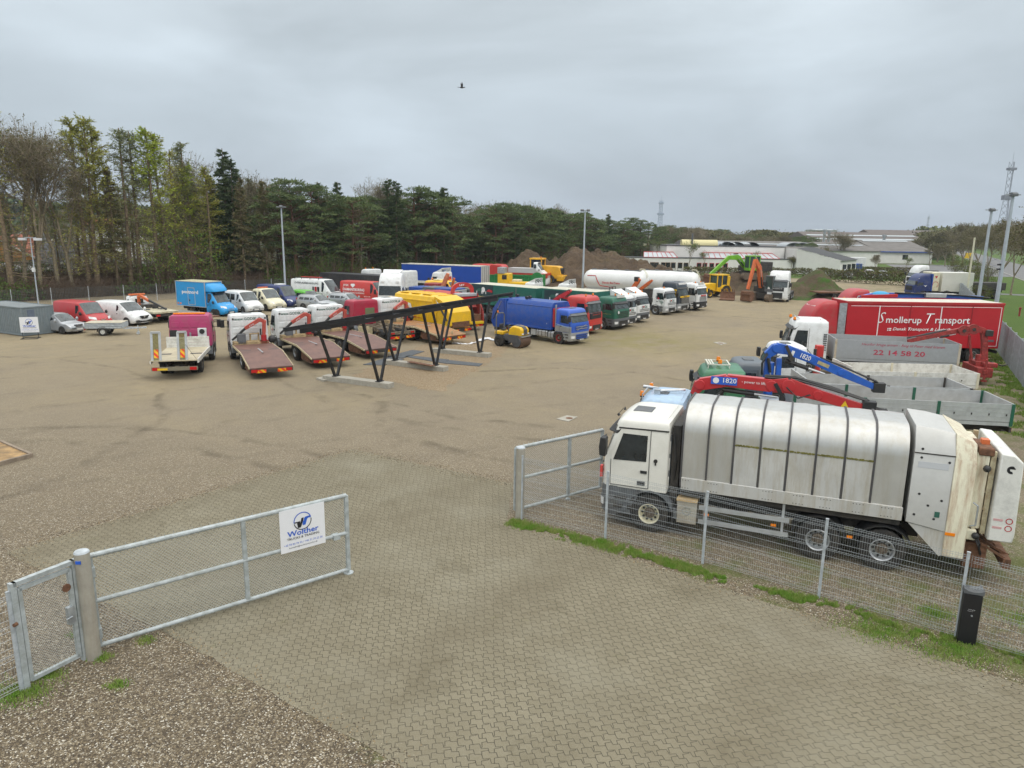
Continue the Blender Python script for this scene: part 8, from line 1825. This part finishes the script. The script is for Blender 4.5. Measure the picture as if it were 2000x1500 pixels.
# ================================================================== GATES AND FENCES
def chainlink(parent, O, R, U, w_, h, m, sp=.07, r=.0026, name='chain_link'):
    b = MB(); O, R, U = Vector(O), Vector(R), Vector(U); N_ = R.cross(U)
    def wire(x0, y0, x1, y1):
        p, q = O + R * x0 + U * y0, O + R * x1 + U * y1; d = (q - p).normalized(); s = d.cross(N_) * r; o = len(b.v)
        b.v += [tuple(p + s), tuple(p - s + N_ * r), tuple(p - s - N_ * r), tuple(q + s), tuple(q - s + N_ * r), tuple(q - s - N_ * r)]; b.f += [(o, o + 1, o + 4, o + 3), (o + 1, o + 2, o + 5, o + 4), (o + 2, o, o + 3, o + 5)]; b.mi += [0, 0, 0]
    n = int((w_ + h) / sp)
    for i in range(1, n):
        c = i * sp; x0, y0 = (c, 0) if c < w_ else (w_, c - w_); x1, y1 = (0, c) if c < h else (c - h, h); wire(x0, y0, x1, y1); wire(w_ - x0, y0, w_ - x1, y1)
    return b.obj(name, m, parent, smooth=False)
GP = mat('gate_galvanised', (.42, .46, .47), .55, metal=.2, var=.15, vscale=5, dirt=.45, dcol=(.2, .2, .14), dscale=5)
WIRE = mat('wire_zinc', (.42, .44, .42), .5, metal=.3)
def gate(name, label, p0, p1, z0, z1, mids, r=.045, chain=True, rails=(.5,), spikes=True, flip=False):
    t = thing(name, label, 'gate'); p0, p1 = Vector((p0[0], p0[1], 0)), Vector((p1[0], p1[1], 0)); d = (p1 - p0); L = d.length; t.location = p0; t.rotation_euler = (0, 0, math.atan2(d.y, d.x))
    MB().tube([(0, 0, z1), (L, 0, z1)], r * 1.15, 10).obj('top_rail', GP, t); MB().tube([(0, 0, z0), (L, 0, z0)], r, 10).obj('bottom_rail', GP, t)
    for f in rails: MB().tube([(0, 0, z0 + (z1 - z0) * f), (L, 0, z0 + (z1 - z0) * f)], r, 10).obj('middle_rail', GP, t)
    for f in (0, *mids, 1): MB().box(L * f - r, L * f + r, -r * .8, r * .8, z0, z1).obj('upright', GP, t)
    chainlink(t, (0, 0, z0), (1, 0, 0), (0, 0, 1), L, z1 - z0, WIRE)
    if spikes:
        b = MB()
        for i in range(int(L / .18)): x = .1 + i * .18; b.box(x - .004, x + .004, -.004, .004, z1, z1 + .11)
        b.obj('spikes', WIRE, t)
    return t, L
gA, gB = G(196, 1269), G(681, 1119)
t, L = gate('swing_gate', 'long galvanised gate leaf with white company sign, standing open in the foreground', gA, gB, .1, 2.02, (.545,))
company_sign(t, (L * .79, -.07, 1.0), (1, 0, 0), (0, 0, 1), 1.08)
MB().box(L * .93, L * .96, -.08, .08, .98, 1.1).obj('latch', GP, t); MB().cyl((L, 0, .02), (L, 0, .15), .03).cyl((L, 0, .0), (L, 0, .025), .12, n=16).obj('drop_bolt', GP, t)
b = MB().box(-.02, .06, -.1, .1, .3, .5).box(-.02, .06, -.1, .1, 1.6, 1.8); b.obj('hinge', GP, t)
CONCP = mat('round_gate_post', (.35, .33, .28), .6, var=.12, vscale=3, dirt=.6, dcol=(.25, .2, .13), streak=True)
def bigpost(px, py, H, label, r=.13):
    g = G(px, py); t = thing('gate_post', label, 'gate post'); t.location = (g.x, g.y, 0); MB().cyl((0, 0, 0), (0, 0, H), r, r, n=28).obj('post_shaft', CONCP, t); MB().cyl((0, 0, H), (0, 0, H + .03), r * 1.03, r * .9, n=28).obj('post_cap', GALV, t)
    return t
t = bigpost(184, 1284, 2.22, 'thick round grey gate post between the small gate and the long gate leaf', .135); MB().box(-.05, .05, -.145, -.13, 2.04, 2.1).obj('sticker', INKB, t)
t = bigpost(1015, 1011, 2.15, 'thick round grey gate post at the hinge of the far gate leaf')
wA, wB = G(52, 1345), G(166, 1287)
t = thing('pedestrian_gate', 'narrow galvanised walk-through gate at the left foreground', 'gate'); d = wB - wA; L = d.length; t.location = wA; t.rotation_euler = (0, 0, math.atan2(d.y, d.x))
for x in (0, L): MB().box(x - .05, x + .05, -.05, .05, 0, 2.1).obj('gate_jamb', GP, t)
MB().box(0, L, -.05, .05, 2.02, 2.1).obj('lintel', GP, t); fr = MB()
for x in (.1, L - .1): fr.box(x - .035, x + .035, -.035, .035, .12, 1.95)
fr.box(.1, L - .1, -.035, .035, 1.9, 1.97); fr.box(.1, L - .1, -.035, .035, .1, .17); leaf_ = fr.obj('gate_leaf', GP, t); chainlink(leaf_, (.1, 0, .12), (1, 0, 0), (0, 0, 1), L - .2, 1.8, WIRE, sp=.055)
MB().box(L - .22, L - .1, -.05, .05, .85, 1.2).tube([(L - .28, -.07, 1.0), (L - .16, -.07, 1.02)], .012).obj('lock', STEEL, t); MB().lathe_y([(.03, -.07), (.075, -.07), (.08, -.05), (.03, -.045)], (L - .2, 0, 1.62), 18).obj('round_bell', RUST, t); MB().cyl((-.04, -.08, 1.35), (-.1, -.1, 1.35), .035, n=10).obj('outer_knob', RUST, t)
cA, cB = G(1006, 1003), G(1172, 957)
t, L = gate('swing_gate', 'galvanised gate leaf swung open beside the refuse truck cab', cA, cB, .12, 2.05, (.6,)); MB().box(L - .05, L + .02, -.06, .0, .9, 1.5).obj('lock_plate', GP, t); MB().cyl((L * .6, 0, .0), (L * .6, 0, .15), .02).cyl((L * .6, 0, .0), (L * .6, 0, .02), .08).obj('drop_bolt', GP, t)
# welded panel fence in front of the refuse truck
FW = mat('fence_wire', (.4, .43, .44), .5, metal=.3)
def panel_mesh(L, H=1.9, sp=.05, r=.0021):
    b = MB()
    def w3(p, q, rr=r):
        p, q = Vector(p), Vector(q); d = (q - p).normalized(); a = d.cross(Vector((.3, .9, .2))).normalized() * rr; c2 = d.cross(a); o = len(b.v)
        b.v += [tuple(p + a), tuple(p - a * .5 + c2 * .87), tuple(p - a * .5 - c2 * .87), tuple(q + a), tuple(q - a * .5 + c2 * .87), tuple(q - a * .5 - c2 * .87)]; b.f += [(o, o + 1, o + 4, o + 3), (o + 1, o + 2, o + 5, o + 4), (o + 2, o, o + 3, o + 5)]; b.mi += [0] * 3
    folds = [.15, .7, 1.25, 1.78]
    for i in range(int(L / sp) + 1):
        x = i * sp; P = [(x, 0, .04)]
        for f in folds: P += [(x, 0, f - .05), (x, -.04, f), (x, 0, f + .05)]
        P.append((x, 0, H))
        for p, q in zip(P, P[1:]): w3(p, q)
    for z in [.05, .33, .5, .88, 1.05, 1.42, 1.6, H - .03] + [f + o for f in folds for o in (-.05, .05)]: w3((0, 0, z), (L, 0, z), .0036)
    for f in folds: w3((0, -.04, f), (L, -.04, f), .0036)
    return b.mesh('wire_panel', FW, smooth=False)
def fence(name, label, pts, H=1.95, group=None):
    t = thing(name, label, 'fence'); cache = {}
    for i, p in enumerate(pts):
        po = MB().box(-.03, .03, -.02, .02, 0, H).box(-.034, .034, -.024, .024, H, H + .02).obj('post', GALV, t, loc=(p[0], p[1], 0))
        if i + 1 < len(pts):
            q = pts[i + 1]; d = Vector((q[0] - p[0], q[1] - p[1], 0)); a = math.atan2(d.y, d.x); po.rotation_euler = (0, 0, a); key = round(d.length, 1)
            if key not in cache: cache[key] = panel_mesh(d.length)
            o = bpy.data.objects.new('wire_panel', cache[key]); COL.objects.link(o); o.parent = t; o.location = (p[0] + d.x * .01, p[1] + d.y * .01, .02); o.rotation_euler = (0, 0, a)
        else: po.rotation_euler = (0, 0, a)
    return t
fp = [G(1018, 1014), G(1182, 1053), G(1372, 1101), G(1599, 1167), G(1866, 1247)]; st = fp[4] - fp[3]; fp += [fp[4] + st, fp[4] + st * 2]
fence('wire_fence', 'welded wire panel fence with grey posts in front of the refuse truck', [(p.x, p.y) for p in fp])
st = (wA - wB) / (wA - wB).length * 2.5; q0 = wA - (wB - wA).normalized() * .08
fence('wire_fence', 'short piece of wire panel fence running out of the left edge', [(q0.x, q0.y), (q0.x + st.x, q0.y + st.y)])
g = G(1884, 1252); t = thing('bollard', 'black square ticket post with curved top standing before the wire fence', 'post'); t.location = (g.x, g.y, 0); t.rotation_euler = (0, 0, rad(-22))
MB().box(-.17, .17, -.14, .14, 0, 1.12).obj('post_body', mat('black_powder', (.012, .012, .014), .45, var=.15), t, bevel=.012); MB().prism([(-.18, 1.14), (.18, 1.14), (.18, 1.24), (.1, 1.2), (0, 1.185), (-.1, 1.2), (-.18, 1.24)], -.16, .15, 'y').obj('post_cap', GREYP, t)
text(t, 'Overvågning', (0, -.142, .78), (1, 0, 0), (0, 0, 1), .12, INKW); text(t, 'Adgang forbudt', (-.02, -.142, .75), (1, 0, 0), (0, 0, 1), .1, INKW); MB().cyl((.02, -.14, .66), (.02, -.155, .66), .018).obj('lock', STEEL, t)
# sheet fence on the right
PAL = mat('palisade_zinc', (.36, .4, .43), .5, metal=.25, var=.15, vscale=3, dirt=.25)
t = thing('sheet_fence', 'tall galvanised sheet fence running away along the right side of the yard', 'fence'); t.location = (FL0.x, FL0.y, 0); t.rotation_euler = (0, 0, math.atan2(FLD.y, FLD.x))
for k in range(26):
    x0_ = -16 + k * 3.0; b = MB()
    b.box(x0_ + .02, x0_ + 2.96, .0, .02, .1, 2.35)
    for j in range(12): b.box(x0_ + .1 + j * .245, x0_ + .22 + j * .245, -.0, .045, .1, 2.35)
    b.obj('fence_panel', PAL, t); MB().box(x0_ - .03, x0_ + .03, -.05, .06, 0, 2.42).obj('post', GALV, t)
t = thing('palisade_fence', 'row of galvanised palings continuing the sheet fence into the distance', 'fence'); q = FR(62); t.location = (q[0], q[1], 0); t.rotation_euler = (0, 0, math.atan2(FLD.y, FLD.x))
for k in range(12):
    b = MB()
    for j in range(16): x = k * 3 + j * .187; b.box(x, x + .08, 0, .02, .05, 2.2)
    b.box(k * 3, k * 3 + 3, .02, .05, .4, .46); b.box(k * 3, k * 3 + 3, .02, .05, 1.7, 1.76); b.obj('fence_panel', PAL, t)
# mesh fence before the wood
t = thing('mesh_fence', 'dark wire mesh fence with thin posts along the wood behind the vans', 'fence'); P = [(-66, 60.5), (-50, 71.5), (-38, 84), (-26, 97), (-8, 113), (0, 124)]
FWD = mat('mesh_dark', (.12, .14, .14), .6)
for a, c2 in zip(P, P[1:]):
    A, C2 = Vector((*a, 0)), Vector((*c2, 0)); d = C2 - A; n_ = int(d.length / 3.0)
    for i in range(n_):
        p = A + d * i / n_; q = A + d * (i + 1) / n_; MB().cyl(p, p + Vector((0, 0, 1.9)), .035, n=6).obj('post', GALV, t); b = MB()
        for j in range(24): w_ = p.lerp(q, j / 24); b.beam(w_ + Vector((0, 0, .05)), w_ + Vector((0, 0, 1.8)), (.012, .012), up=(0, 1, 0))
        for j in range(12): b.beam(p + Vector((0, 0, .1 + j * .155)), q + Vector((0, 0, .1 + j * .155)), (.012, .012))
        b.obj('wire_panel', FWD, t, smooth=False)

# ================================================================== LAMPS, MASTS
def lampmast(x, y, H, label, heads=2, r0=.11, rot=0, cams=False, small=False):
    t = thing('lamp_mast', label, 'lamp post'); t.location = (x, y, 0); t.rotation_euler = (0, 0, rot)
    MB().cyl((0, 0, 0), (0, 0, H), r0, r0 * .62, n=12).obj('mast', mat('mast_zinc', (.4, .45, .5), .5, metal=.15, var=.08), t); MB().box(-.55, .55, -.04, .04, H - .05, H + .03).obj('crossarm', STEEL, t)
    for sg in ((-1, 1) if heads == 2 else (0,)):
        if small: MB().box(sg * .75 - .32, sg * .75 + .32, -.25, .12, H - .28, H - .05).obj('lamp_head', mat('lamp_housing', (.6, .62, .65), .4), t, bevel=.02)
        else: MB().prism([(-.3, -.18), (.12, -.18), (.2, .05), (-.1, .12), (-.3, .0)], sg * .38 - .2, sg * .38 + .2, 'y').obj('lamp_head', GREYP, t, bevel=.02, loc=(0, 0, H + .05)).rotation_euler = (0, 0, rad(90))
    if cams:
        for z in (H * .55, H * .52): MB().box(-.35, 0, -.06, .06, z, z + .12).box(-.2, .1, -.02, .02, z + .1, z + .14).obj('camera', BLACK, t)
    return t
lampmast(D(549, 404, 84.5).x, 84.5, D(549, 404, 84.5).z, 'tall pale lamp mast behind the dark blue van', 1, .13)
lampmast(D(1143, 411, 92.2).x, 92.2, D(1143, 411, 92.2).z, 'tall lamp mast with two floodlights in front of the big soil heap', 2, .14)
gx = D(65, 464, 71.0); o = lampmast(gx.x - .3, 71.0, gx.z, 'thin lamp post with two white lamp panels above the grey container', 2, .07, small=True); MB().box(-.1, .1, -.22, .02, 3.7, 4.1).obj('camera', WHITE, o)
for px, top, dep, lb, cm in ((1937, 410, 67.0, 'left one of the two tall lamp masts by the sheet fence', False), (1979, 380, 54.0, 'right one of the two tall lamp masts, with small cameras on its shaft', True)):
    q = D(px, top, dep); o = lampmast(q.x, q.y, q.z, lb, 1, .17, cams=cm)
q = D(1904, 464, 92); t = MB().cyl((q.x, q.y, 0), (q.x, q.y, q.z), .12, .1, n=10).obj('pole', mat('pole_cream', (.62, .6, .46), .6, var=.05)); tag(t, 'plain cream pole rising behind the pale box trailer', 'pole')
def lattice(px, top, dep, wbase, wtop, label, m):
    q = D(px, top, dep); t = thing('radio_mast', label, 'radio mast'); t.location = (q.x, q.y, 0); H = q.z; b = MB(); n = 16; L3 = [(cos(a), sin(a)) for a in (0.3, 2.4, 4.5)]
    def P(k, i): f = i / n; w_ = wbase + (wtop - wbase) * min(1, f * 1.5); return Vector((L3[k % 3][0] * w_, L3[k % 3][1] * w_, H * .92 * f))
    r_ = dep * .0002
    for i in range(n):
        for k in range(3): b.beam(P(k, i), P(k, i + 1), (r_ * 2, r_ * 2)); b.beam(P(k, i), P(k + 1, i + 1), (r_, r_)); b.beam(P(k + 1, i), P(k, i + 1), (r_, r_))
    b.beam((0, 0, H * .9), (0, 0, H), (r_, r_)); b.obj('lattice', m, t); MB().box(-wtop * 1.6, wtop * 1.6, -wtop, wtop, H * .6, H * .64).box(-wtop * 1.3, wtop * 1.3, -wtop, wtop, H * .85, H * .87).obj('antenna', m, t)
MG = mat('mast_grey', (.22, .24, .28), .6)
lattice(1981, 297, 190, 2.2, .7, 'lattice radio mast rising behind the roadside trees on the right', MG)
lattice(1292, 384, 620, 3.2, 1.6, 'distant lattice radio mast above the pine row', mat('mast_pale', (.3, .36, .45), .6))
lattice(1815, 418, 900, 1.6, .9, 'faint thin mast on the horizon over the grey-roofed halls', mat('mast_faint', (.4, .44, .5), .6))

# ================================================================== BUILDINGS
PLW = mat('white_render', (.74, .73, .7), .8, var=.04, vscale=.6, dirt=.3, dcol=(.5, .48, .44), dscale=.5)
ROOFG = mat('eternit_roof', (.15, .14, .13), .85, var=.15, vscale=.4, dirt=.4, dcol=(.1, .085, .07)); ROOFD = mat('dark_roofing', (.05, .052, .055), .8, var=.15); SKYL = mat('skylight_sheet', (.42, .46, .48), .35)
DP = 157.0
def X_(px, dep=DP): return (px - 1000) / FPX * dep * 1.015
t = thing('workshop', 'long low white workshop with red-framed skylights and a dark gable roof', 'building')
x0_, x1_ = X_(1212), X_(1530); MB().box(x0_, x1_, DP, DP + 6, 0, 2.9).obj('wall', PLW, t)
MB().box(X_(1299), x1_, DP + 5.6, DP + 26, 0, 5.4).obj('wall', PLW, t); MB().box(X_(1298), x1_ + .2, DP + 5.5, DP + 26, 5.4, 5.55).obj('roof', ROOFD, t); MB().box(x0_ - .1, x1_, DP - .1, DP + 6, 2.9, 3.0).obj('roof', ROOFD, t)
FRD = mat('red_frame', (.5, .05, .05), .5)
for a, c2, nn in ((1247, 1312, 7), (1362, 1506, 13)):
    xa, xb = X_(a), X_(c2); b = MB(); b.add([(xa, DP + .6, 3.0), (xb, DP + .6, 3.0), (xb, DP + 5.5, 4.0), (xa + .9, DP + 5.5, 4.0)], [(0, 1, 2, 3)]); s_ = b.obj('skylight', SKYL, t); b = MB()
    for i in range(nn + 1): x = xa + (xb - xa) * i / nn; b.beam((x, DP + .55, 3.03), (x + .9 * (1 - i / nn), DP + 5.5, 4.05), (.09, .07))
    b.beam((xa, DP + .55, 3.03), (xb, DP + .55, 3.03), (.14, .14)); b.beam((xa + .9, DP + 5.5, 4.05), (xb, DP + 5.5, 4.05), (.14, .14)); b.obj('skylight_frame', FRD, s_)
for i, px in enumerate((1263, 1271, 1284, 1293, 1303, 1316, 1327, 1352, 1363, 1376, 1388, 1402, 1482)):
    x = X_(px); w_ = MB().box(x - .42, x + .42, DP - .06, DP, .8 if px < 1350 else .3, 1.9).obj('window', GLASS, t); MB().box(x - .5, x + .5, DP - .1, DP - .07, 1.9, 2.0).box(x - .5, x - .42, DP - .1, DP - .07, .3, 1.9).box(x + .42, x + .5, DP - .1, DP - .07, .3, 1.9).obj('window_frame', FRD if px > 1350 else mat('brown_frame', (.2, .12, .06), .6), w_)
b = MB(); gy = DP - 1.0; xa, xm, xe = X_(1532), X_(1533), X_(1588)
b.add([(xm, gy, 0), (xe, gy - 7, 0), (xe, gy - 7, 3.1), (xm, gy, 5.3)], [(0, 1, 2, 3)]); b.add([(xm, gy, 0), (xm, gy + 14, 0), (xm, gy + 14, 5.3), (xm, gy, 5.3)], [(0, 1, 2, 3)]); b.obj('gable_wall', PLW, t, smooth=False)
b = MB(); b.add([(xm - .1, gy - .1, 5.4), (xe + .3, gy - 7.3, 3.1), (xe + 8, gy + 2, 3.1), (xe + 1.5, gy + 12, 5.6)], [(0, 1, 2, 3)]); b.add([(xe, gy - 7, 0), (xe + 7.5, gy + 2, 0), (xe + 7.5, gy + 2, 3.1), (xe, gy - 7, 3.1)], [(0, 1, 2, 3)], 1); b.obj('roof', [ROOFD, PLW], t, smooth=False)
for i in range(3): x = xe + 1.5 + i * 2.1; y_ = gy - 7 + (1.5 + i * 2.1) * 1.2 - .1; MB().box(x - .5, x + .5, y_ - .25, y_ - .15, .6, 2.3).obj('window', GLASS, t)
for px in (1395, 1412, 1440, 1520, 1535, 1550): x = X_(px, 170); MB().loft([[(x + cos(a) * 1.9, DP + 10 + yy, 5.5 + sin(a) * .9) for a in [pi * i / 10 for i in range(11)]] for yy in (0, 6)], cap=False, closed=False).obj('roof_dome', STEEL, t)
MB().loft([[(x, DP + 9 + cos(a) * 1.2, 5.6 + sin(a) * 1.2) for a in [2 * pi * i / 12 for i in range(12)]] for x in (X_(1312, 168), X_(1378, 168))]).obj('roof_tube', mat('tube_yellow', (.62, .56, .3), .6), t)
MB().cyl((X_(1330, 168), DP + 8, 5.5), (X_(1330, 168), DP + 8, 8.2), .2).obj('flue', GREYP, t)
def hall(label, pxl, pxr, dep, eave, ridge, depth, wallm=PLW, roofm=ROOFG, strips=2, stripy=(.4, .75), windows=0, name='industrial_hall'):
    t = thing(name, label, 'building'); a, c2 = X_(pxl, dep), X_(pxr, dep); MB().box(a, c2, dep, dep + depth, 0, eave).obj('wall', wallm, t); m_ = depth / 2
    MB().prism([(dep - .4, eave), (dep + m_, ridge), (dep + depth + .4, eave), (dep + depth + .4, eave - .2), (dep - .4, eave - .2)], a - .3, c2 + .3, 'x').obj('roof', roofm, t, smooth=False)
    for k in range(strips):
        f0 = stripy[k]; f1 = f0 + .1; z0, z1 = eave + (ridge - eave) * f0 + .12, eave + (ridge - eave) * f1 + .12; b = MB(); b.add([(a + 1, dep - .4 + (m_ + .4) * f0, z0), (c2 - 1, dep - .4 + (m_ + .4) * f0, z0), (c2 - 1, dep - .4 + (m_ + .4) * f1, z1), (a + 1, dep - .4 + (m_ + .4) * f1, z1)], [(0, 1, 2, 3)]); b.obj('skylight_strip', SKYL, t, smooth=False)
    for i in range(windows): x = a + (c2 - a) * (i + .5) / windows; MB().box(x - .8, x + .8, dep - .06, dep, 1.2, 2.6).obj('window', GLASS, t)
    return t
hall('long grey-roofed hall directly behind the white workshop', 1335, 1690, 195, 4.2, 6.3, 26, PLW, ROOFG, 1, (.55,))
hall('grey-roofed hall with white wall and blue eaves behind the lawn', 1690, 1792, 222, 3.6, 6.8, 30, PLW, ROOFG, 1, (.85,), 1)
hall('wide brown-roofed hall with two long skylight strips', 1568, 1790, 268, 5.6, 9.4, 34, PLW, mat('brown_roof', (.13, .11, .1), .85, var=.1), 2, (.25, .6))
hall('tallest brown-roofed hall at the back right', 1688, 1830, 320, 7, 10.8, 30, PLW, MATS['brown_roof'], 1, (.3,))
hall('low blue-grey roofed shed far behind the workshop', 1410, 1560, 330, 6.4, 8.2, 30, PLW, mat('blue_roof', (.1, .15, .22), .7), 0)
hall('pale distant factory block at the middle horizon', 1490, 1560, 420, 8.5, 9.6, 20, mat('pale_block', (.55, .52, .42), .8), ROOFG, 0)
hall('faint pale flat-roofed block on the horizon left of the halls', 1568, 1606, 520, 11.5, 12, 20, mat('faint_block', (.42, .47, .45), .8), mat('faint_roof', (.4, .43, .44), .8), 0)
t = hall('white depot wall with blue lettering behind the wide leafless tree', 1640, 1690, 214, 4.0, 5.0, 14, PLW, ROOFG, 0); text(t, 'GLS', (X_(1661, 214), 213.9, 2.2), (1, 0, 0), (0, 0, 1), 3.2, INKB, height=1.0, off=.04)
MB().box(X_(1692, 222), X_(1790, 222), 221.3, 221.6, 3.3, 3.6).obj('blue_eaves', BLUE, t)
for px, H, dd_ in ((1584, 9.5, 262), (1593, 9.2, 262), (1697, 8, 240)): o = MB().cyl((X_(px, dd_), dd_, 4), (X_(px, dd_), dd_, H), .45, n=10).cyl((X_(px, dd_), dd_, H), (X_(px, dd_), dd_, H + .6), .7, n=10).obj('chimney', STEEL); tag(o, f'metal chimney pipe on the hall roofs, {("left", "middle", "right")[(1584, 1593, 1697).index(px)]} one of three', 'chimney')
for i, (a, c2, z, m_, lb, nm, cat, dep) in enumerate(((1635, 1668, 3.2, WHITE, 'plain white lorry box standing behind the hedge', 'box_trailer', 'trailer', 170), (1610, 1626, 2.2, GREEND, 'green recycling container behind the grassy heap', 'container', 'container', 160), (1626, 1634, 2.2, ALU, 'grey recycling container with red frame beside the green one', 'container', 'container', 160), (1634, 1645, 2.2, GREEND, 'dark green container right of the grey one', 'container', 'container', 160), (1650, 1662, 2.0, BLUE, 'blue container in front of the white lorry box', 'container', 'container', 164))):
    t = thing(nm, lb, cat); xa, xb = X_(a, dep), X_(c2, dep); MB().box(xa, xb, dep, dep + 2.4, .3, z).obj('body', m_, t, bevel=.05); b = MB()
    for k in range(5): x = xa + (xb - xa) * (k + .5) / 5; b.box(x - .05, x + .05, dep - .05, dep, .4, z - .1)
    b.obj('rib', FRD if i == 2 else m_, t)
for i, (px, py) in enumerate(((1657, 541), (1700, 541), (1728, 541))):
    t = thing('car', f'roof of a pale parked car just above the hedge, {("left", "middle", "right")[i]} of three', 'car'); q = D(px, py, 140); place(t, (q.x, 140), 250, 1.0); van(t, (SILVER, WHITE, SILVER)[i], L=4.3, H=1.7 if i < 2 else 1.5, W=1.75, ws=(-1.15, -1.9), hood=(.85, 1.0), nose=.7, wr=.31, lights_z=.7, bump_m=SILVER, rear_rake=.25, hwt=.64)
# houses glimpsed through the trees on the left
OW = mat('ochre_brick', (.45, .22, .06), .8, var=.1, vscale=2); TILE = mat('red_tiles', (.33, .1, .06), .8, var=.2)
def house(cx, cy, w_, dp, eave, ridge, rot, wallm, roofm, label):
    t = thing('house', label, 'house'); t.location = (cx, cy, 0); t.rotation_euler = (0, 0, rad(rot)); MB().prism([(-w_ / 2, 0), (w_ / 2, 0), (w_ / 2, eave), (0, ridge), (-w_ / 2, eave)], 0, dp, 'y').obj('wall', wallm, t, smooth=False)
    for s_ in (-1, 1): MB().add([(0, -.5, ridge + .15), (s_ * (w_ / 2 + .5), -.5, eave - .1), (s_ * (w_ / 2 + .5), dp + .5, eave - .1), (0, dp + .5, ridge + .15)], [(0, 1, 2, 3)]).add([(0, -.5, ridge - .1), (s_ * (w_ / 2 + .5), -.5, eave - .35), (s_ * (w_ / 2 + .5), -.5, eave - .1), (0, -.5, ridge + .15)], [(0, 1, 2, 3)], 1).obj('roof', [roofm, PLW], t, smooth=False)
    for x in (-w_ * .22, w_ * .22): o = MB().box(x - .6, x + .6, -.05, 0, .9, 2.1).obj('window', GLASS, t); MB().box(x - .68, x + .68, -.07, -.051, 2.1, 2.2).obj('window_frame', WHITE, o)
house(-72, 101, 12, 9, 3.2, 6.6, 8, OW, TILE, 'ochre gabled house seen between the trees at the left edge')
house(-69, 91, 16, 5, 2.5, 3.2, 8, PLW, mat('pale_flat_roof', (.4, .4, .4), .8), 'low pale annex in front of the ochre gabled house')
house(-62, 108, 16, 9, 3, 5.6, 82, PLW, ROOFD, 'dark-roofed long house behind the leafless trees')
house(-98, 150, 12, 9, 4, 8.3, 20, OW, ROOFD, 'small ochre gable far behind the leafless trees')
house(-92, 170, 13, 9, 5, 9.6, 70, PLW, TILE, 'red-tiled roof far behind the leafless trees')
house(-46, 112, 14, 8, 2.6, 4.6, 30, PLW, ROOFD, 'pale low house half hidden behind the larches')
house(-80, 140, 30, 9, 4.5, 8.2, 75, PLW, ROOFD, 'long dark roof deep behind the left trees')
# street things on the right, bird
g = Vector((*FR(44, 4.6), 0)); t = thing('hydrant', 'small rusty red post on the verge beside the roadside tree', 'post'); t.location = g; MB().cyl((0, 0, 0), (0, 0, .8), .09).sphere((0, 0, .85), .14, 8, 6).obj('post_shaft', MAROON, t)
q = FR(205, 9); t = thing('direction_sign', 'yellow sign board standing at the far end of the verge', 'sign'); t.location = (q[0], q[1], 0); MB().box(-1.2, 1.2, -.05, .05, 2.0, 3.6).obj('sign_board', YPLATE, t); MB().cyl((-.8, 0, 0), (-.8, 0, 2), .06).obj('sign_leg', GALV, t); MB().cyl((.8, 0, 0), (.8, 0, 2), .06).obj('sign_leg', GALV, t)
q = D(902, 171, 60); t = thing('bird', 'dark bird flying high in the cloudy sky', 'bird'); t.location = q; t.rotation_euler = (0, 0, .3)
BD = mat('feather_dark', (.05, .05, .055), .8); MB().sphere((0, 0, 0), .07, 10, 8, sc=(2.4, .9, .9)).sphere((.2, 0, .03), .045, 8, 6).cyl((.24, 0, .03), (.3, 0, .02), .015, .003, n=6).prism([(-.15, -.02), (-.32, -.06), (-.34, .06), (-.15, .02)], -.01, .01, 'z').obj('body', BD, t)
for sg in (-1, 1): MB().add([(.08, 0, .03), (-.08, 0, .03), (-.06, sg * .16, .2), (.07, sg * .14, .18), (-.05, sg * .2, .38), (.0, sg * .19, .34)], [(0, 1, 2, 3), (3, 2, 4, 5)]).obj('wing', BD, t, smooth=False)
for i, (px, py) in enumerate(((240, 938), (180, 905), (420, 690))): pass

# ------------------------------------------------------------------ thin haze over the whole site
hm = bpy.data.materials.new('haze_air'); hm.use_nodes = True; ht = hm.node_tree; ht.nodes.clear()
ho = N(ht, 'ShaderNodeOutputMaterial'); hv = N(ht, 'ShaderNodeVolumePrincipled'); hv.inputs['Density'].default_value = 0.00022; hv.inputs['Color'].default_value = (0.82, 0.9, 1.0, 1); hv.inputs['Anisotropy'].default_value = 0.2
ht.links.new(hv.outputs[0], ho.inputs['Volume'])
hz = B(-1600, 1900, -80, 3600, -2.2, 60).obj('haze', hm, smooth=False); tag(hz, 'thin pale haze hanging over the distance', 'haze', kind='stuff')
